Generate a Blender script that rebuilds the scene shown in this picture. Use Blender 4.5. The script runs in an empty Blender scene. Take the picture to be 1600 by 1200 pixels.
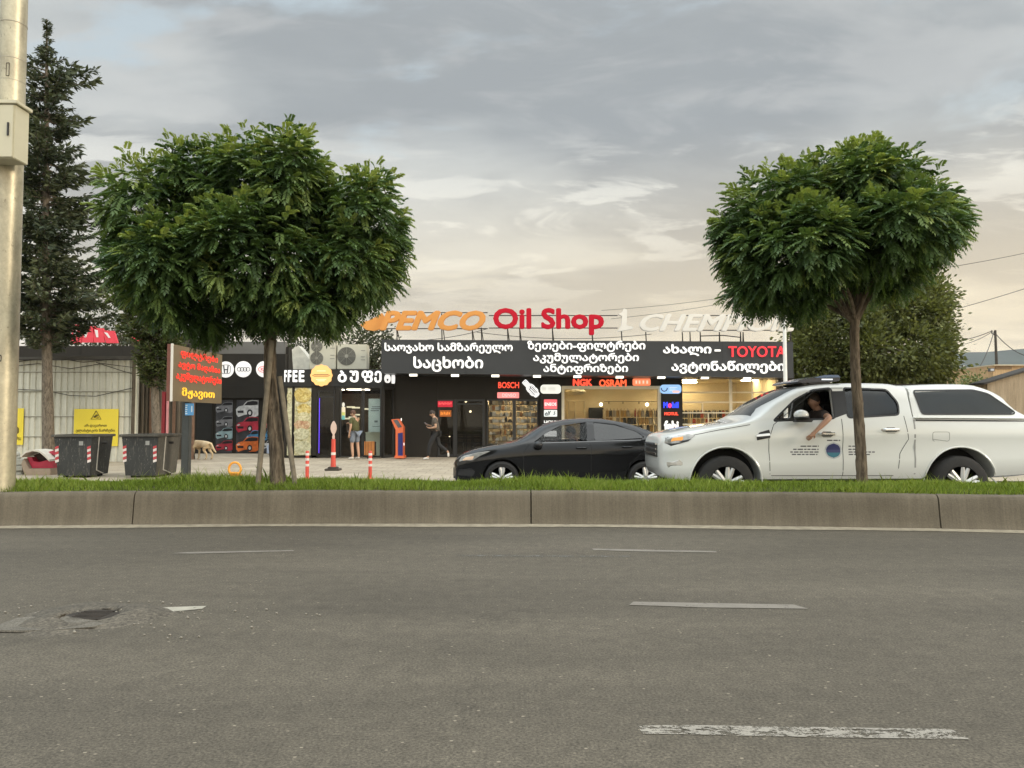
import bpy, bmesh, math, random
import numpy as np
from mathutils import Vector, Matrix

SC = bpy.context.scene
COL = SC.collection
R = math.radians
random.seed(7)
RNG = np.random.default_rng(11)

# ------------------------------------------------------------------ camera
F = 1202.0                      # focal length in pixels of the 1600 px wide photograph
EYE = 1.275
PITCH = math.atan(55 / F)
cam_data = bpy.data.cameras.new('camera')
cam_data.sensor_width = 36.0
cam_data.lens = 36.0 * F / 1600.0
cam_data.clip_start = 0.05
cam_data.clip_end = 20000
cam = bpy.data.objects.new('camera', cam_data)
COL.objects.link(cam)
cam.location = (0, 0, EYE)
cam.rotation_euler = (math.pi / 2 + PITCH, 0, 0)
SC.camera = cam

# ------------------------------------------------------------------ view, sun, sky
SC.view_settings.view_transform = 'Standard'
SC.view_settings.look = 'None'
SC.view_settings.gamma = 1.0
SC.view_settings.exposure = 0.0
SUN_EL, SUN_AZ = R(16), R(112)       # azimuth clockwise from +Y (the view direction): low, to the right and a little behind
sun_data = bpy.data.lights.new('sun', 'SUN')
sun_data.energy = 1.6
sun_data.angle = R(14)
sun_data.color = (1.0, 0.86, 0.66)
sun = bpy.data.objects.new('sun', sun_data)
COL.objects.link(sun)
sd = Vector((math.sin(SUN_AZ) * math.cos(SUN_EL), math.cos(SUN_AZ) * math.cos(SUN_EL), math.sin(SUN_EL)))
sun.rotation_euler = sd.to_track_quat('Z', 'Y').to_euler()

world = bpy.data.worlds.new('World')
SC.world = world
world.use_nodes = True


def build_sky():
    nt = world.node_tree
    N, L = nt.nodes, nt.links
    N.clear()
    out = N.new('ShaderNodeOutputWorld')
    bg = N.new('ShaderNodeBackground')
    bg.inputs['Strength'].default_value = 0.1
    L.new(bg.outputs[0], out.inputs[0])
    sky = N.new('ShaderNodeTexSky')
    sky.sky_type = 'NISHITA'
    sky.sun_disc = False
    sky.sun_elevation = SUN_EL
    sky.sun_rotation = SUN_AZ
    sky.air_density = 1.0
    sky.dust_density = 1.2

    def math_(op, a, b=None, clamp=False):
        n = N.new('ShaderNodeMath')
        n.operation = op
        n.use_clamp = clamp
        for i, v in enumerate((a, b)):
            if v is None:
                continue
            if isinstance(v, (int, float)):
                n.inputs[i].default_value = v
            else:
                L.new(v, n.inputs[i])
        return n.outputs[0]

    def mix(f, a, b):
        n = N.new('ShaderNodeMix')
        n.data_type = 'RGBA'
        for s, v in ((0, f), (6, a), (7, b)):
            if isinstance(v, (int, float)):
                n.inputs[s].default_value = v
            elif isinstance(v, tuple):
                n.inputs[s].default_value = (v[0], v[1], v[2], 1)
            else:
                L.new(v, n.inputs[s])
        return n.outputs[2]

    def smooth(v, a, b, to0=0.0, to1=1.0):
        n = N.new('ShaderNodeMapRange')
        n.interpolation_type = 'SMOOTHSTEP'
        L.new(v, n.inputs[0])
        n.inputs[1].default_value, n.inputs[2].default_value = a, b
        n.inputs[3].default_value, n.inputs[4].default_value = to0, to1
        return n.outputs[0]

    tc = N.new('ShaderNodeTexCoord')
    sep = N.new('ShaderNodeSeparateXYZ')
    L.new(tc.outputs['Generated'], sep.inputs[0])
    x, y, z = sep.outputs
    zc = math_('MAXIMUM', z, 0.0)
    den = math_('ADD', zc, 0.16)
    cx = math_('DIVIDE', x, den)
    cy = math_('DIVIDE', y, den)
    comb = N.new('ShaderNodeCombineXYZ')
    L.new(cx, comb.inputs[0])
    L.new(cy, comb.inputs[1])
    comb.inputs[2].default_value = SKY_SEED

    def noise(scale, detail, rough, dist, off=0.0):
        n = N.new('ShaderNodeTexNoise')
        n.inputs['Scale'].default_value = scale
        n.inputs['Detail'].default_value = detail
        n.inputs['Roughness'].default_value = rough
        n.inputs['Distortion'].default_value = dist
        mp = N.new('ShaderNodeMapping')
        mp.inputs['Location'].default_value = (off, off * 0.7, off * 0.3)
        mp.inputs['Scale'].default_value = (0.75, 1.25, 1)
        L.new(comb.outputs[0], mp.inputs[0])
        L.new(mp.outputs[0], n.inputs['Vector'])
        return n.outputs['Fac']
    n1 = noise(1.15, 9, 0.56, 0.35)          # cloud cover and its gaps
    n2 = noise(1.0, 7, 0.52, 0.25, 7.3)       # light and dark undersides
    n3 = noise(3.4, 8, 0.6, 0.5, 3.1)
    dark = (3.75, 4.05, 4.25)
    pale = (6.1, 6.4, 6.35)
    cover = mix(smooth(n2, 0.40, 0.62), dark, pale)
    cover = mix(math_('MULTIPLY', smooth(n3, 0.46, 0.68), 0.42), cover, (6.5, 6.6, 6.5))
    blue = mix(0.15, (6.0, 7.0, 7.5), sky.outputs[0])
    left = smooth(x, 0.15, -0.45)
    # gaps: broad and bluish to the left, small and creamy near the horizon
    thr = math_('SUBTRACT', n1, math_('MULTIPLY', left, 0.11))
    gap = smooth(thr, 0.40, 0.33)
    low = smooth(z, 0.42, 0.12)
    cream = (8.6, 8.1, 6.9)
    gapcol = mix(math_('MULTIPLY', low, 0.7), blue, cream)
    col = mix(math_('MULTIPLY', gap, 0.85), cover, gapcol)
    # broken bright lines low over the horizon
    streak = math_('MULTIPLY', smooth(n3, 0.50, 0.60), math_('MULTIPLY', smooth(z, 0.36, 0.27), smooth(z, 0.10, 0.2)))
    col = mix(math_('MULTIPLY', streak, 0.75), col, (8.6, 8.8, 8.4))
    # evening warmth along the horizon, strongest to the right
    side = smooth(x, -0.7, 0.5, 0.45, 1.0)
    hz = math_('MULTIPLY', smooth(z, 0.37, 0.10), side)
    col = mix(math_('MULTIPLY', hz, 0.9), col, mix(smooth(n2, 0.42, 0.6), (8.2, 6.9, 4.8), (10.8, 9.2, 6.4)))
    # overcast: brighter overhead, and the open evening sky behind the camera
    over = smooth(z, 0.45, 0.95, 1.0, SKY_TOP)
    back = smooth(y, 0.25, -0.6, 1.0, SKY_BACK)
    vm = N.new('ShaderNodeVectorMath')
    vm.operation = 'SCALE'
    L.new(col, vm.inputs[0])
    L.new(math_('MULTIPLY', over, back), vm.inputs['Scale'])
    L.new(vm.outputs[0], bg.inputs['Color'])


SKY_SEED, SKY_TOP, SKY_BACK = 9.2, 3.9, 1.75
HAZE = 0.00007
build_sky()

# ------------------------------------------------------------------ pixel -> place
CP, SP = math.cos(PITCH), math.sin(PITCH)


def at(u, v, Y):
    """The point at depth Y seen at pixel (u, v) of the 1600x1200 photograph."""
    a, b = (u - 800) / F, (600 - v) / F
    dy = CP - b * SP
    dz = SP + b * CP
    t = Y / dy
    return Vector((a * t, Y, EYE + dz * t))


def X(u, Y, v=650):
    return at(u, v, Y).x


def Z(v, Y, u=800):
    return at(u, v, Y).z


def ground_at(u, v, z=0.0):
    a, b = (u - 800) / F, (600 - v) / F
    dy, dz = CP - b * SP, SP + b * CP
    t = (z - EYE) / dz
    return Vector((a * t, dy * t, z))


# ------------------------------------------------------------------ materials
MATS = {}


class NT:
    def __init__(self, m):
        self.m = m
        m.use_nodes = True
        self.N, self.L = m.node_tree.nodes, m.node_tree.links
        self.b = self.N['Principled BSDF']
        self.out = self.N['Material Output']

    def coord(self, kind='Object', scale=(1, 1, 1), loc=(0, 0, 0)):
        tc = self.N.new('ShaderNodeTexCoord')
        mp = self.N.new('ShaderNodeMapping')
        mp.inputs['Scale'].default_value = scale
        mp.inputs['Location'].default_value = loc
        self.L.new(tc.outputs[kind], mp.inputs[0])
        return mp.outputs[0]

    def noise(self, vec, scale, detail=4, rough=0.55, dist=0.0):
        n = self.N.new('ShaderNodeTexNoise')
        n.inputs['Scale'].default_value = scale
        n.inputs['Detail'].default_value = detail
        n.inputs['Roughness'].default_value = rough
        n.inputs['Distortion'].default_value = dist
        self.L.new(vec, n.inputs['Vector'])
        return n.outputs['Fac']

    def ramp(self, fac, stops):
        n = self.N.new('ShaderNodeValToRGB')
        el = n.color_ramp.elements
        while len(el) < len(stops):
            el.new(0.5)
        for e, (p, c) in zip(el, stops):
            e.position = p
            if isinstance(c, (int, float)):
                c = (c, c, c)
            e.color = (c[0], c[1], c[2], 1)
        self.L.new(fac, n.inputs[0])
        return n.outputs[0]

    def mix(self, f, a, b, blend='MIX'):
        n = self.N.new('ShaderNodeMix')
        n.data_type = 'RGBA'
        n.blend_type = blend
        for s, v in ((0, f), (6, a), (7, b)):
            if isinstance(v, (int, float)):
                n.inputs[s].default_value = v
            elif isinstance(v, tuple):
                n.inputs[s].default_value = (v[0], v[1], v[2], 1)
            else:
                self.L.new(v, n.inputs[s])
        return n.outputs[2]

    def color(self, c):
        self.L.new(c, self.b.inputs['Base Color'])

    def bump(self, h, strength=0.3, dist=0.01):
        n = self.N.new('ShaderNodeBump')
        n.inputs['Strength'].default_value = strength
        n.inputs['Distance'].default_value = dist
        self.L.new(h, n.inputs['Height'])
        self.L.new(n.outputs[0], self.b.inputs['Normal'])


def mat(name, color, rough=0.6, metal=0.0, var=0.12, scale=6.0, bump=0.0, coat=0.0, emit=None, estr=1.0, spec=0.5):
    if name in MATS:
        return MATS[name]
    m = bpy.data.materials.new(name)
    n = NT(m)
    n.b.inputs['Roughness'].default_value = rough
    n.b.inputs['Metallic'].default_value = metal
    n.b.inputs['Coat Weight'].default_value = coat
    n.b.inputs['Coat Roughness'].default_value = 0.05
    n.b.inputs['Specular IOR Level'].default_value = spec
    c = tuple(color)
    if var > 0:
        f = n.noise(n.coord(), scale, 5, 0.6)
        lo = tuple(max(0, k * (1 - var)) for k in c)
        hi = tuple(min(1, k * (1 + var)) for k in c)
        n.color(n.ramp(f, [(0.3, lo), (0.7, hi)]))
        if bump:
            n.bump(f, bump, 0.01)
    else:
        n.b.inputs['Base Color'].default_value = (c[0], c[1], c[2], 1)
    if emit:
        n.b.inputs['Emission Color'].default_value = (emit[0], emit[1], emit[2], 1)
        n.b.inputs['Emission Strength'].default_value = estr
    MATS[name] = m
    return m


def glow(name, color, strength):
    return mat(name, tuple(0.5 * c for c in color), 0.4, var=0, emit=color, estr=strength)


# ------------------------------------------------------------------ mesh builder
class MB:
    def __init__(self):
        self.v, self.f = [], []

    def add(self, vs, fs):
        o = len(self.v)
        self.v += [tuple(p) for p in vs]
        self.f += [tuple(i + o for i in q) for q in fs]
        return self

    def box(self, a, b):
        (x0, y0, z0), (x1, y1, z1) = a, b
        x0, x1 = min(x0, x1), max(x0, x1)
        y0, y1 = min(y0, y1), max(y0, y1)
        z0, z1 = min(z0, z1), max(z0, z1)
        vs = [(x0, y0, z0), (x1, y0, z0), (x1, y1, z0), (x0, y1, z0), (x0, y0, z1), (x1, y0, z1), (x1, y1, z1), (x0, y1, z1)]
        return self.add(vs, [(0, 3, 2, 1), (4, 5, 6, 7), (0, 1, 5, 4), (1, 2, 6, 5), (2, 3, 7, 6), (3, 0, 4, 7)])

    def bar(self, p, q, w, d=None):
        return self.tube([p, q], [w / 2, w / 2], 4) if d is None else self.tube([p, q], [w / 2, d / 2], 4)

    def tube(self, path, radii, n=8, cap=True):
        path = [Vector(p) for p in path]
        if not hasattr(radii, '__len__'):
            radii = [radii] * len(path)
        vs, fs = [], []
        ref = None
        for i, p in enumerate(path):
            d = (path[min(i + 1, len(path) - 1)] - path[max(i - 1, 0)]).normalized()
            if ref is None:
                up = Vector((0, 0, 1)) if abs(d.z) < 0.9 else Vector((1, 0, 0))
                ref = (up - d * up.dot(d)).normalized()
            else:
                ref = (ref - d * ref.dot(d)).normalized()
            b = d.cross(ref)
            for k in range(n):
                t = 2 * math.pi * (k + 0.5) / n
                vs.append(p + (ref * math.cos(t) + b * math.sin(t)) * radii[i])
        for i in range(len(path) - 1):
            for k in range(n):
                fs.append((i * n + k, i * n + (k + 1) % n, (i + 1) * n + (k + 1) % n, (i + 1) * n + k))
        if cap:
            fs.append(tuple(reversed(range(n))))
            fs.append(tuple((len(path) - 1) * n + k for k in range(n)))
        return self.add(vs, fs)

    def lathe(self, prof, n=24, center=(0, 0, 0), axis='z'):
        """prof: list of (r, h); closed at the ends when r is ~0."""
        vs, fs = [], []
        for r, h in prof:
            for k in range(n):
                t = 2 * math.pi * k / n
                a, b = r * math.cos(t), r * math.sin(t)
                p = {'z': (a, b, h), 'y': (a, h, b), 'x': (h, a, b)}[axis]
                vs.append((p[0] + center[0], p[1] + center[1], p[2] + center[2]))
        for i in range(len(prof) - 1):
            for k in range(n):
                fs.append((i * n + k, i * n + (k + 1) % n, (i + 1) * n + (k + 1) % n, (i + 1) * n + k))
        fs.append(tuple(reversed(range(n))))
        fs.append(tuple((len(prof) - 1) * n + k for k in range(n)))
        return self.add(vs, fs)

    def prism(self, poly, d0, d1, plane='xz'):
        """Extrude a 2-D polygon between depths d0 and d1."""
        n = len(poly)
        def pt(a, b, d):
            return {'xz': (a, d, b), 'yz': (d, a, b), 'xy': (a, b, d)}[plane]
        vs = [pt(a, b, d0) for a, b in poly] + [pt(a, b, d1) for a, b in poly]
        fs = [tuple(range(n)), tuple(reversed(range(n, 2 * n)))]
        for i in range(n):
            j = (i + 1) % n
            fs.append((i, i + n, j + n, j))
        return self.add(vs, fs)

    def ball(self, c, r, seg=12, ring=8):
        if not hasattr(r, '__len__'):
            r = (r, r, r)
        vs, fs = [], []
        for i in range(ring + 1):
            ph = math.pi * i / ring
            for k in range(seg):
                t = 2 * math.pi * k / seg
                vs.append((c[0] + r[0] * math.sin(ph) * math.cos(t), c[1] + r[1] * math.sin(ph) * math.sin(t), c[2] + r[2] * math.cos(ph)))
        for i in range(ring):
            for k in range(seg):
                fs.append((i * seg + k, (i + 1) * seg + k, (i + 1) * seg + (k + 1) % seg, i * seg + (k + 1) % seg))
        return self.add(vs, fs)

    def xform(self, M):
        self.v = [tuple(M @ Vector(p)) for p in self.v]
        return self

    def islands(self):
        par = list(range(len(self.v)))

        def find(i):
            while par[i] != i:
                par[i] = par[par[i]]
                i = par[i]
            return i
        for q in self.f:
            for i in q[1:]:
                par[find(i)] = find(q[0])
        out = {}
        for q in self.f:
            mb, mp = out.setdefault(find(q[0]), (MB(), {}))
            for i in q:
                if i not in mp:
                    mp[i] = len(mb.v)
                    mb.v.append(self.v[i])
            mb.f.append(tuple(mp[i] for i in q))
        return [mb for mb, _ in out.values()]

    def build_each(self, name, m, parent=None, **kw):
        """Every loose piece becomes a part of its own."""
        return [mb.build(name, m, parent, **kw) for mb in self.islands()]

    def build(self, name, m, parent=None, world=True, smooth=False, bevel=0.0, fix=True):
        vs = self.v
        if parent is not None and world:
            l = parent.location
            vs = [(a - l[0], b - l[1], c - l[2]) for a, b, c in vs]
        me = bpy.data.meshes.new(name)
        me.from_pydata(vs, [], self.f)
        if fix:
            bm = bmesh.new()
            bm.from_mesh(me)
            bmesh.ops.recalc_face_normals(bm, faces=bm.faces)
            if bevel > 0:
                bmesh.ops.bevel(bm, geom=[e for e in bm.edges if e.is_manifold and e.calc_face_angle(0) > 0.6], offset=bevel,
                                segments=2, affect='EDGES', clamp_overlap=True)
            bm.to_mesh(me)
            bm.free()
        return link(name, me, m, parent, smooth)


def link(name, me, m, parent=None, smooth=False, angle=40):
    if m is not None:
        me.materials.clear()
        me.materials.append(m)
    if smooth:
        me.polygons.foreach_set('use_smooth', [True] * len(me.polygons))
        me.set_sharp_from_angle(angle=R(angle))
    o = bpy.data.objects.new(name, me)
    COL.objects.link(o)
    if parent is not None:
        o.parent = parent
    return o


def thing(name, label, cat, loc=(0, 0, 0), rotz=0.0, group=None):
    o = bpy.data.objects.new(name, None)
    o.empty_display_size = 0.2
    COL.objects.link(o)
    o.location = loc
    o.rotation_euler = (0, 0, rotz)
    return tag(o, label, cat, group)


def tag(o, label, cat, group=None):
    o['label'], o['category'] = label, cat
    if group:
        o['group'] = group
    return o


def struct(o, kind='structure'):
    o['kind'] = kind
    return o


def copy_tree(src, parent=None):
    c = src.copy()
    COL.objects.link(c)
    if parent is not None:
        c.parent = parent
    for ch in list(src.children):
        copy_tree(ch, c)
    return c


def evaluated_mesh(o):
    dg = bpy.context.evaluated_depsgraph_get()
    dg.update()
    return bpy.data.meshes.new_from_object(o.evaluated_get(dg))


def skin(name, verts, edges, radii, m, parent=None, sub=1, extra=None, root=0):
    """A continuous skinned surface over a skeleton; extra = MB joined into the same mesh."""
    me = bpy.data.meshes.new(name)
    me.from_pydata(verts, edges, [])
    o = bpy.data.objects.new(name, me)
    COL.objects.link(o)
    o.modifiers.new('skin', 'SKIN')
    for i, d in enumerate(me.skin_vertices[0].data):
        r = radii[i]
        d.radius = r if hasattr(r, '__len__') else (r, r)
        d.use_root = (i == root)
    s = o.modifiers.new('sub', 'SUBSURF')
    s.levels = s.render_levels = sub
    res = evaluated_mesh(o)
    bpy.data.objects.remove(o)
    bpy.data.meshes.remove(me)
    if extra is not None:
        bm = bmesh.new()
        bm.from_mesh(res)
        tmp = bpy.data.meshes.new('t')
        tmp.from_pydata(extra.v, [], extra.f)
        bm.from_mesh(tmp)
        bpy.data.meshes.remove(tmp)
        bm.to_mesh(res)
        bm.free()
    return link(name, res, m, parent, smooth=True, angle=80)


def boolean_cut(o, cutters):
    """Cut closed meshes out of o, keep the result as plain mesh."""
    temps = []
    for mb in cutters:
        me = bpy.data.meshes.new('cut')
        me.from_pydata(mb.v, [], mb.f)
        bm = bmesh.new()
        bm.from_mesh(me)
        bmesh.ops.recalc_face_normals(bm, faces=bm.faces)
        bm.to_mesh(me)
        bm.free()
        c = bpy.data.objects.new('cut', me)
        COL.objects.link(c)
        c.parent = o.parent
        temps.append(c)
        md = o.modifiers.new('cut', 'BOOLEAN')
        md.operation = 'DIFFERENCE'
        md.solver = 'EXACT'
        md.object = c
    res = evaluated_mesh(o)
    o.modifiers.clear()
    old = o.data
    o.data = res
    bpy.data.meshes.remove(old)
    for c in temps:
        bpy.data.objects.remove(c)
    return o


# ------------------------------------------------------------------ lettering
def text_shape(body, bold=0.0, shear=0.0, depth=0.02, res=3):
    c = bpy.data.curves.new('t', 'FONT')
    c.body = body
    c.size = 1
    c.shear = shear
    c.resolution_u = res
    c.extrude = depth / 2
    o = bpy.data.objects.new('t', c)
    COL.objects.link(o)
    me = evaluated_mesh(o)
    bpy.data.objects.remove(o)
    vs = [tuple(v.co) for v in me.vertices]
    fs = [tuple(p.vertices) for p in me.polygons]
    bpy.data.meshes.remove(me)
    mb = MB()
    mb.add(vs, fs)
    if bold > 0:
        for k in range(8):
            t = 2 * math.pi * k / 8
            dx, dy, dz = bold * math.cos(t), bold * math.sin(t), 0.0006 * (k + 1)
            mb.add([(a + dx, b + dy, c2 - dz) for a, b, c2 in vs], fs)
    return mb


def text(parent, body, u0, u1, v0, v1, Y, m, bold=0.0, shear=0.0, depth=0.05, name='lettering', face=None):
    """Lettering whose outline fills pixels u0..u1 x v0..v1 on a wall facing the road at depth Y."""
    a, b = at(u0, v1, Y), at(u1, v0, Y)
    return text_xyz(parent, body, a.x, b.x, a.z, b.z, Y, m, bold, shear, depth, name)


def fit(mb, w, h):
    xs = [p[0] for p in mb.v]
    ys = [p[1] for p in mb.v]
    x0, x1, y0, y1 = min(xs), max(xs), min(ys), max(ys)
    sx, sy = w / (x1 - x0), h / (y1 - y0)
    mb.v = [((a - x0) * sx, (b - y0) * sy, c) for a, b, c in mb.v]
    return mb


def text_xyz(parent, body, x0, x1, z0, z1, Y, m, bold=0.0, shear=0.0, depth=0.05, name='lettering'):
    mb = fit(text_shape(body, bold, shear, depth), x1 - x0, z1 - z0)
    mb.v = [(x0 + a, Y - depth / 2 - c, z0 + b) for a, b, c in mb.v]
    return mb.build(name, m, parent, fix=False)
# ------------------------------------------------------------------ the ground
def kerb_y(x):
    if x < -9:
        return kerb_y(-9) + (x + 9) * (-0.032 + 0.18)
    if x > 9:
        return kerb_y(9) + (x - 9) * (-0.032 - 0.18)
    return 9.18 - 0.032 * x - 0.01 * x * x


def asphalt(name, base, fine=1.0, streak=True):
    m = bpy.data.materials.new(name)
    n = NT(m)
    c = n.coord()
    grain = n.noise(c, 75 * fine, 4, 0.8)
    grit = n.noise(c, 34 * fine, 5, 0.85)
    broad = n.noise(n.coord(scale=(0.25, 0.9, 1)), 1.1, 5, 0.55, 0.3)
    lanes = n.noise(n.coord(scale=(0.03, 1.0, 1)), 1.6, 4, 0.6)
    k = lambda f: tuple(f * b for b in base)
    col = n.ramp(broad, [(0.3, k(0.80)), (0.72, k(1.16))])
    if streak:
        col = n.mix(0.75, col, n.ramp(lanes, [(0.35, 0.46), (0.65, 0.54)]), 'OVERLAY')
    col = n.mix(0.9, col, n.ramp(grain, [(0.32, 0.12), (0.5, 0.5), (0.68, 0.88)]), 'OVERLAY')
    col = n.mix(0.6, col, n.ramp(n.noise(c, 9 * fine, 6, 0.75), [(0.3, 0.32), (0.7, 0.68)]), 'OVERLAY')
    pale = n.ramp(grit, [(0.62, 0.0), (0.70, 1.0)])
    col = n.mix(n.mix(0.5, (0, 0, 0), pale), col, k(2.1))
    dark = n.ramp(n.noise(c, 48 * fine, 3, 0.75), [(0.33, 1.0), (0.41, 0.0)])
    col = n.mix(n.mix(0.45, (0, 0, 0), dark), col, k(0.45))
    # sparse pale chippings
    sv = n.N.new('ShaderNodeTexVoronoi')
    sv.inputs['Scale'].default_value = 26
    n.L.new(n.coord(scale=(0.8, 1.25, 1)), sv.inputs['Vector'])
    sc_ = n.N.new('ShaderNodeSeparateColor')
    n.L.new(sv.outputs['Color'], sc_.inputs[0])
    chip = n.mix(1.0, n.ramp(sv.outputs['Distance'], [(0.13, 1.0), (0.19, 0.0)]), n.ramp(sc_.outputs[0], [(0.90, 0.0), (0.93, 1.0)]), 'MULTIPLY')
    col = n.mix(n.mix(0.75, (0, 0, 0), chip), col, k(3.6))
    # wandering cracks, only where the surface is tired
    vor = n.N.new('ShaderNodeTexVoronoi')
    vor.feature = 'DISTANCE_TO_EDGE'
    vor.inputs['Scale'].default_value = 0.55
    wv = n.N.new('ShaderNodeVectorMath')
    wv.operation = 'ADD'
    nz = n.N.new('ShaderNodeTexNoise')
    nz.inputs['Scale'].default_value = 2.2
    nz.inputs['Detail'].default_value = 5
    n.L.new(c, nz.inputs['Vector'])
    n.L.new(c, wv.inputs[0])
    n.L.new(nz.outputs['Color'], wv.inputs[1])
    n.L.new(wv.outputs[0], vor.inputs['Vector'])
    crack = n.ramp(vor.outputs['Distance'], [(0.0, 1.0), (0.009, 0.0)])
    tired = n.ramp(n.noise(n.coord(loc=(3.1, 1.7, 0)), 0.45, 3, 0.6), [(0.50, 0.0), (0.60, 1.0)])
    crack = n.mix(1.0, crack, tired, 'MULTIPLY')
    col = n.mix(n.mix(0.5, (0, 0, 0), crack), col, k(0.4))
    n.color(col)
    n.b.inputs['Roughness'].default_value = 0.82
    n.b.inputs['Specular IOR Level'].default_value = 0.35
    n.bump(n.mix(0.5, grain, grit), 0.55, 0.006)
    return m


M_ROAD = asphalt('worn asphalt', (0.096, 0.082, 0.061))
M_FARROAD = asphalt('far asphalt', (0.10, 0.095, 0.088))


def sheet(name, xs, ys, zf, m, kind='structure'):
    """A grid sheet; ys may be a function of x returning the list of y values."""
    vs, fs = [], []
    ny = None
    for x in xs:
        row = ys(x) if callable(ys) else ys
        ny = len(row)
        for y in row:
            vs.append((x, y, zf(x, y)))
    for i in range(len(xs) - 1):
        for j in range(ny - 1):
            fs.append((i * ny + j, (i + 1) * ny + j, (i + 1) * ny + j + 1, i * ny + j + 1))
    mb = MB().add(vs, fs)
    o = mb.build(name, m, smooth=True)
    return struct(o, kind)


XS = [-160, -80, -40, -25] + [x * 1.0 for x in range(-18, 19)] + [25, 40, 80, 160]
M_EARTH = mat('dry ground', (0.20, 0.17, 0.12), 0.95, var=0.3, scale=0.05)
gsheet = sheet('ground', [-3200, -400, -100, 100, 400, 4100], [-110, -60, 0, 60, 300, 3320], lambda x, y: -0.45, M_EARTH)
road_o = sheet('near_road', XS, lambda x: [-14, -6, 0, 3, 6, kerb_y(x) + 0.05], lambda x, y: 0.0, M_ROAD)


def far_z(y):
    return float(np.interp(y, [9.5, 12.5, 14.4, 17.6, 60], [0.0, 0.0, -0.165, -0.17, -0.17]))


sheet('far_road', XS, lambda x: [kerb_y(x) + 0.9, 11.5, 12.5, 13.4, 14.4, 17.6], lambda x, y: far_z(y), M_FARROAD)


def pavers():
    m = bpy.data.materials.new('forecourt paving')
    n = NT(m)
    c = n.coord()
    br = n.N.new('ShaderNodeTexBrick')
    br.inputs['Scale'].default_value = 1.0
    br.inputs['Brick Width'].default_value = 0.5
    br.inputs['Row Height'].default_value = 0.5
    br.inputs['Mortar Size'].default_value = 0.012
    br.inputs['Color1'].default_value = (0.32, 0.265, 0.19, 1)
    br.inputs['Color2'].default_value = (0.38, 0.32, 0.235, 1)
    br.inputs['Mortar'].default_value = (0.20, 0.165, 0.12, 1)
    n.L.new(c, br.inputs['Vector'])
    dirt = n.noise(c, 0.7, 6, 0.6)
    n.color(n.mix(0.8, br.outputs['Color'], n.ramp(dirt, [(0.3, 0.36), (0.7, 0.62)]), 'OVERLAY'))
    n.b.inputs['Roughness'].default_value = 0.8
    return m


M_PAVE = pavers()
sheet('forecourt', [-60, -9, -4, 0, 4, 30, 60], [17.55, 20, 24, 28, 34, 60], lambda x, y: -0.13, M_PAVE)

M_CONC = mat('kerb concrete grey', (0.36, 0.32, 0.25), 0.9)


def kerb_material():
    m = bpy.data.materials.new('kerb concrete')
    n = NT(m)
    c = n.coord()
    broad = n.noise(c, 1.3, 5, 0.6)
    comb = n.noise(n.coord(scale=(48, 2, 1.2)), 1.0, 3, 0.6)      # vertical brushing of the cast face
    fine = n.noise(c, 60, 3, 0.7)
    run = n.noise(n.coord(scale=(7, 1, 0.5)), 1.0, 4, 0.6)
    col = n.ramp(broad, [(0.3, (0.112, 0.093, 0.065)), (0.7, (0.152, 0.128, 0.092))])
    col = n.mix(0.2, col, n.ramp(comb, [(0.3, 0.33), (0.7, 0.66)]), 'OVERLAY')
    col = n.mix(0.5, col, n.ramp(fine, [(0.3, 0.35), (0.7, 0.65)]), 'OVERLAY')
    col = n.mix(0.5, col, n.ramp(run, [(0.35, 0.38), (0.65, 0.6)]), 'OVERLAY')
    n.color(col)
    n.b.inputs['Roughness'].default_value = 0.92
    n.bump(n.mix(0.5, comb, fine), 0.5, 0.01)
    return m


M_KERB = kerb_material()
M_GUT = mat('gutter concrete', (0.30, 0.26, 0.19), 0.92, var=0.25, scale=9, bump=0.4)
KJ = [u_ for u_ in (-11.2, -9.15, -4.55, 0.23, 4.95, 9.6, 14.3)]
KJ = [-18.4, -13.8, -9.2, -4.55, 0.23, 4.95, 9.6, 14.3, 19]
prof = [(0.155, -0.05), (0.155, 0.012), (0.165, 0.03), (0.18, 0.10), (0.197, 0.25), (0.205, 0.345), (0.22, 0.383), (0.25, 0.40), (0.34, 0.402), (0.40, 0.39), (0.40, -0.05)]
for a, b in zip(KJ[:-1], KJ[1:]):
    n_ = 14
    vs, fs = [], []
    jog = random.uniform(-0.006, 0.006)
    for i in range(n_ + 1):
        x = a + 0.008 + (b - a - 0.016) * i / n_
        for k, (dy, z) in enumerate(prof):
            w = 0.004 * math.sin(x * 5.3 + k) + jog
            vs.append((x, kerb_y(x) + dy + w, z + (0.004 * math.sin(x * 2.1) if z > 0.2 else 0)))
    q = len(prof)
    for i in range(n_):
        for k in range(q):
            fs.append((i * q + k, i * q + (k + 1) % q, (i + 1) * q + (k + 1) % q, (i + 1) * q + k))
    fs.append(tuple(range(q)))
    fs.append(tuple(reversed(range(n_ * q, n_ * q + q))))
    struct(MB().add(vs, fs).build('median_kerb', M_KERB, smooth=True))
sheet('gutter', XS, lambda x: [kerb_y(x) - 0.01 + 0.03 * math.sin(x * 1.7), kerb_y(x) + 0.09, kerb_y(x) + 0.175], lambda x, y: 0.004 + 0.012 * max(0, min(1, (y - kerb_y(x)) / 0.16)), M_GUT)
# far side of the median: a low kerb towards the far carriageway
vs, fs = [], []
for i, x in enumerate(XS):
    y = kerb_y(x) + 1.12
    vs += [(x, y, 0.385), (x, y + 0.12, 0.385), (x, y + 0.14, -0.06)]
for i in range(len(XS) - 1):
    for k in range(2):
        fs.append((i * 3 + k, (i + 1) * 3 + k, (i + 1) * 3 + k + 1, i * 3 + k + 1))
struct(MB().add(vs, fs).build('median_back_kerb', M_CONC))
M_SOIL = mat('dark soil', (0.055, 0.05, 0.03), 0.95, var=0.3, scale=20)


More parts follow.
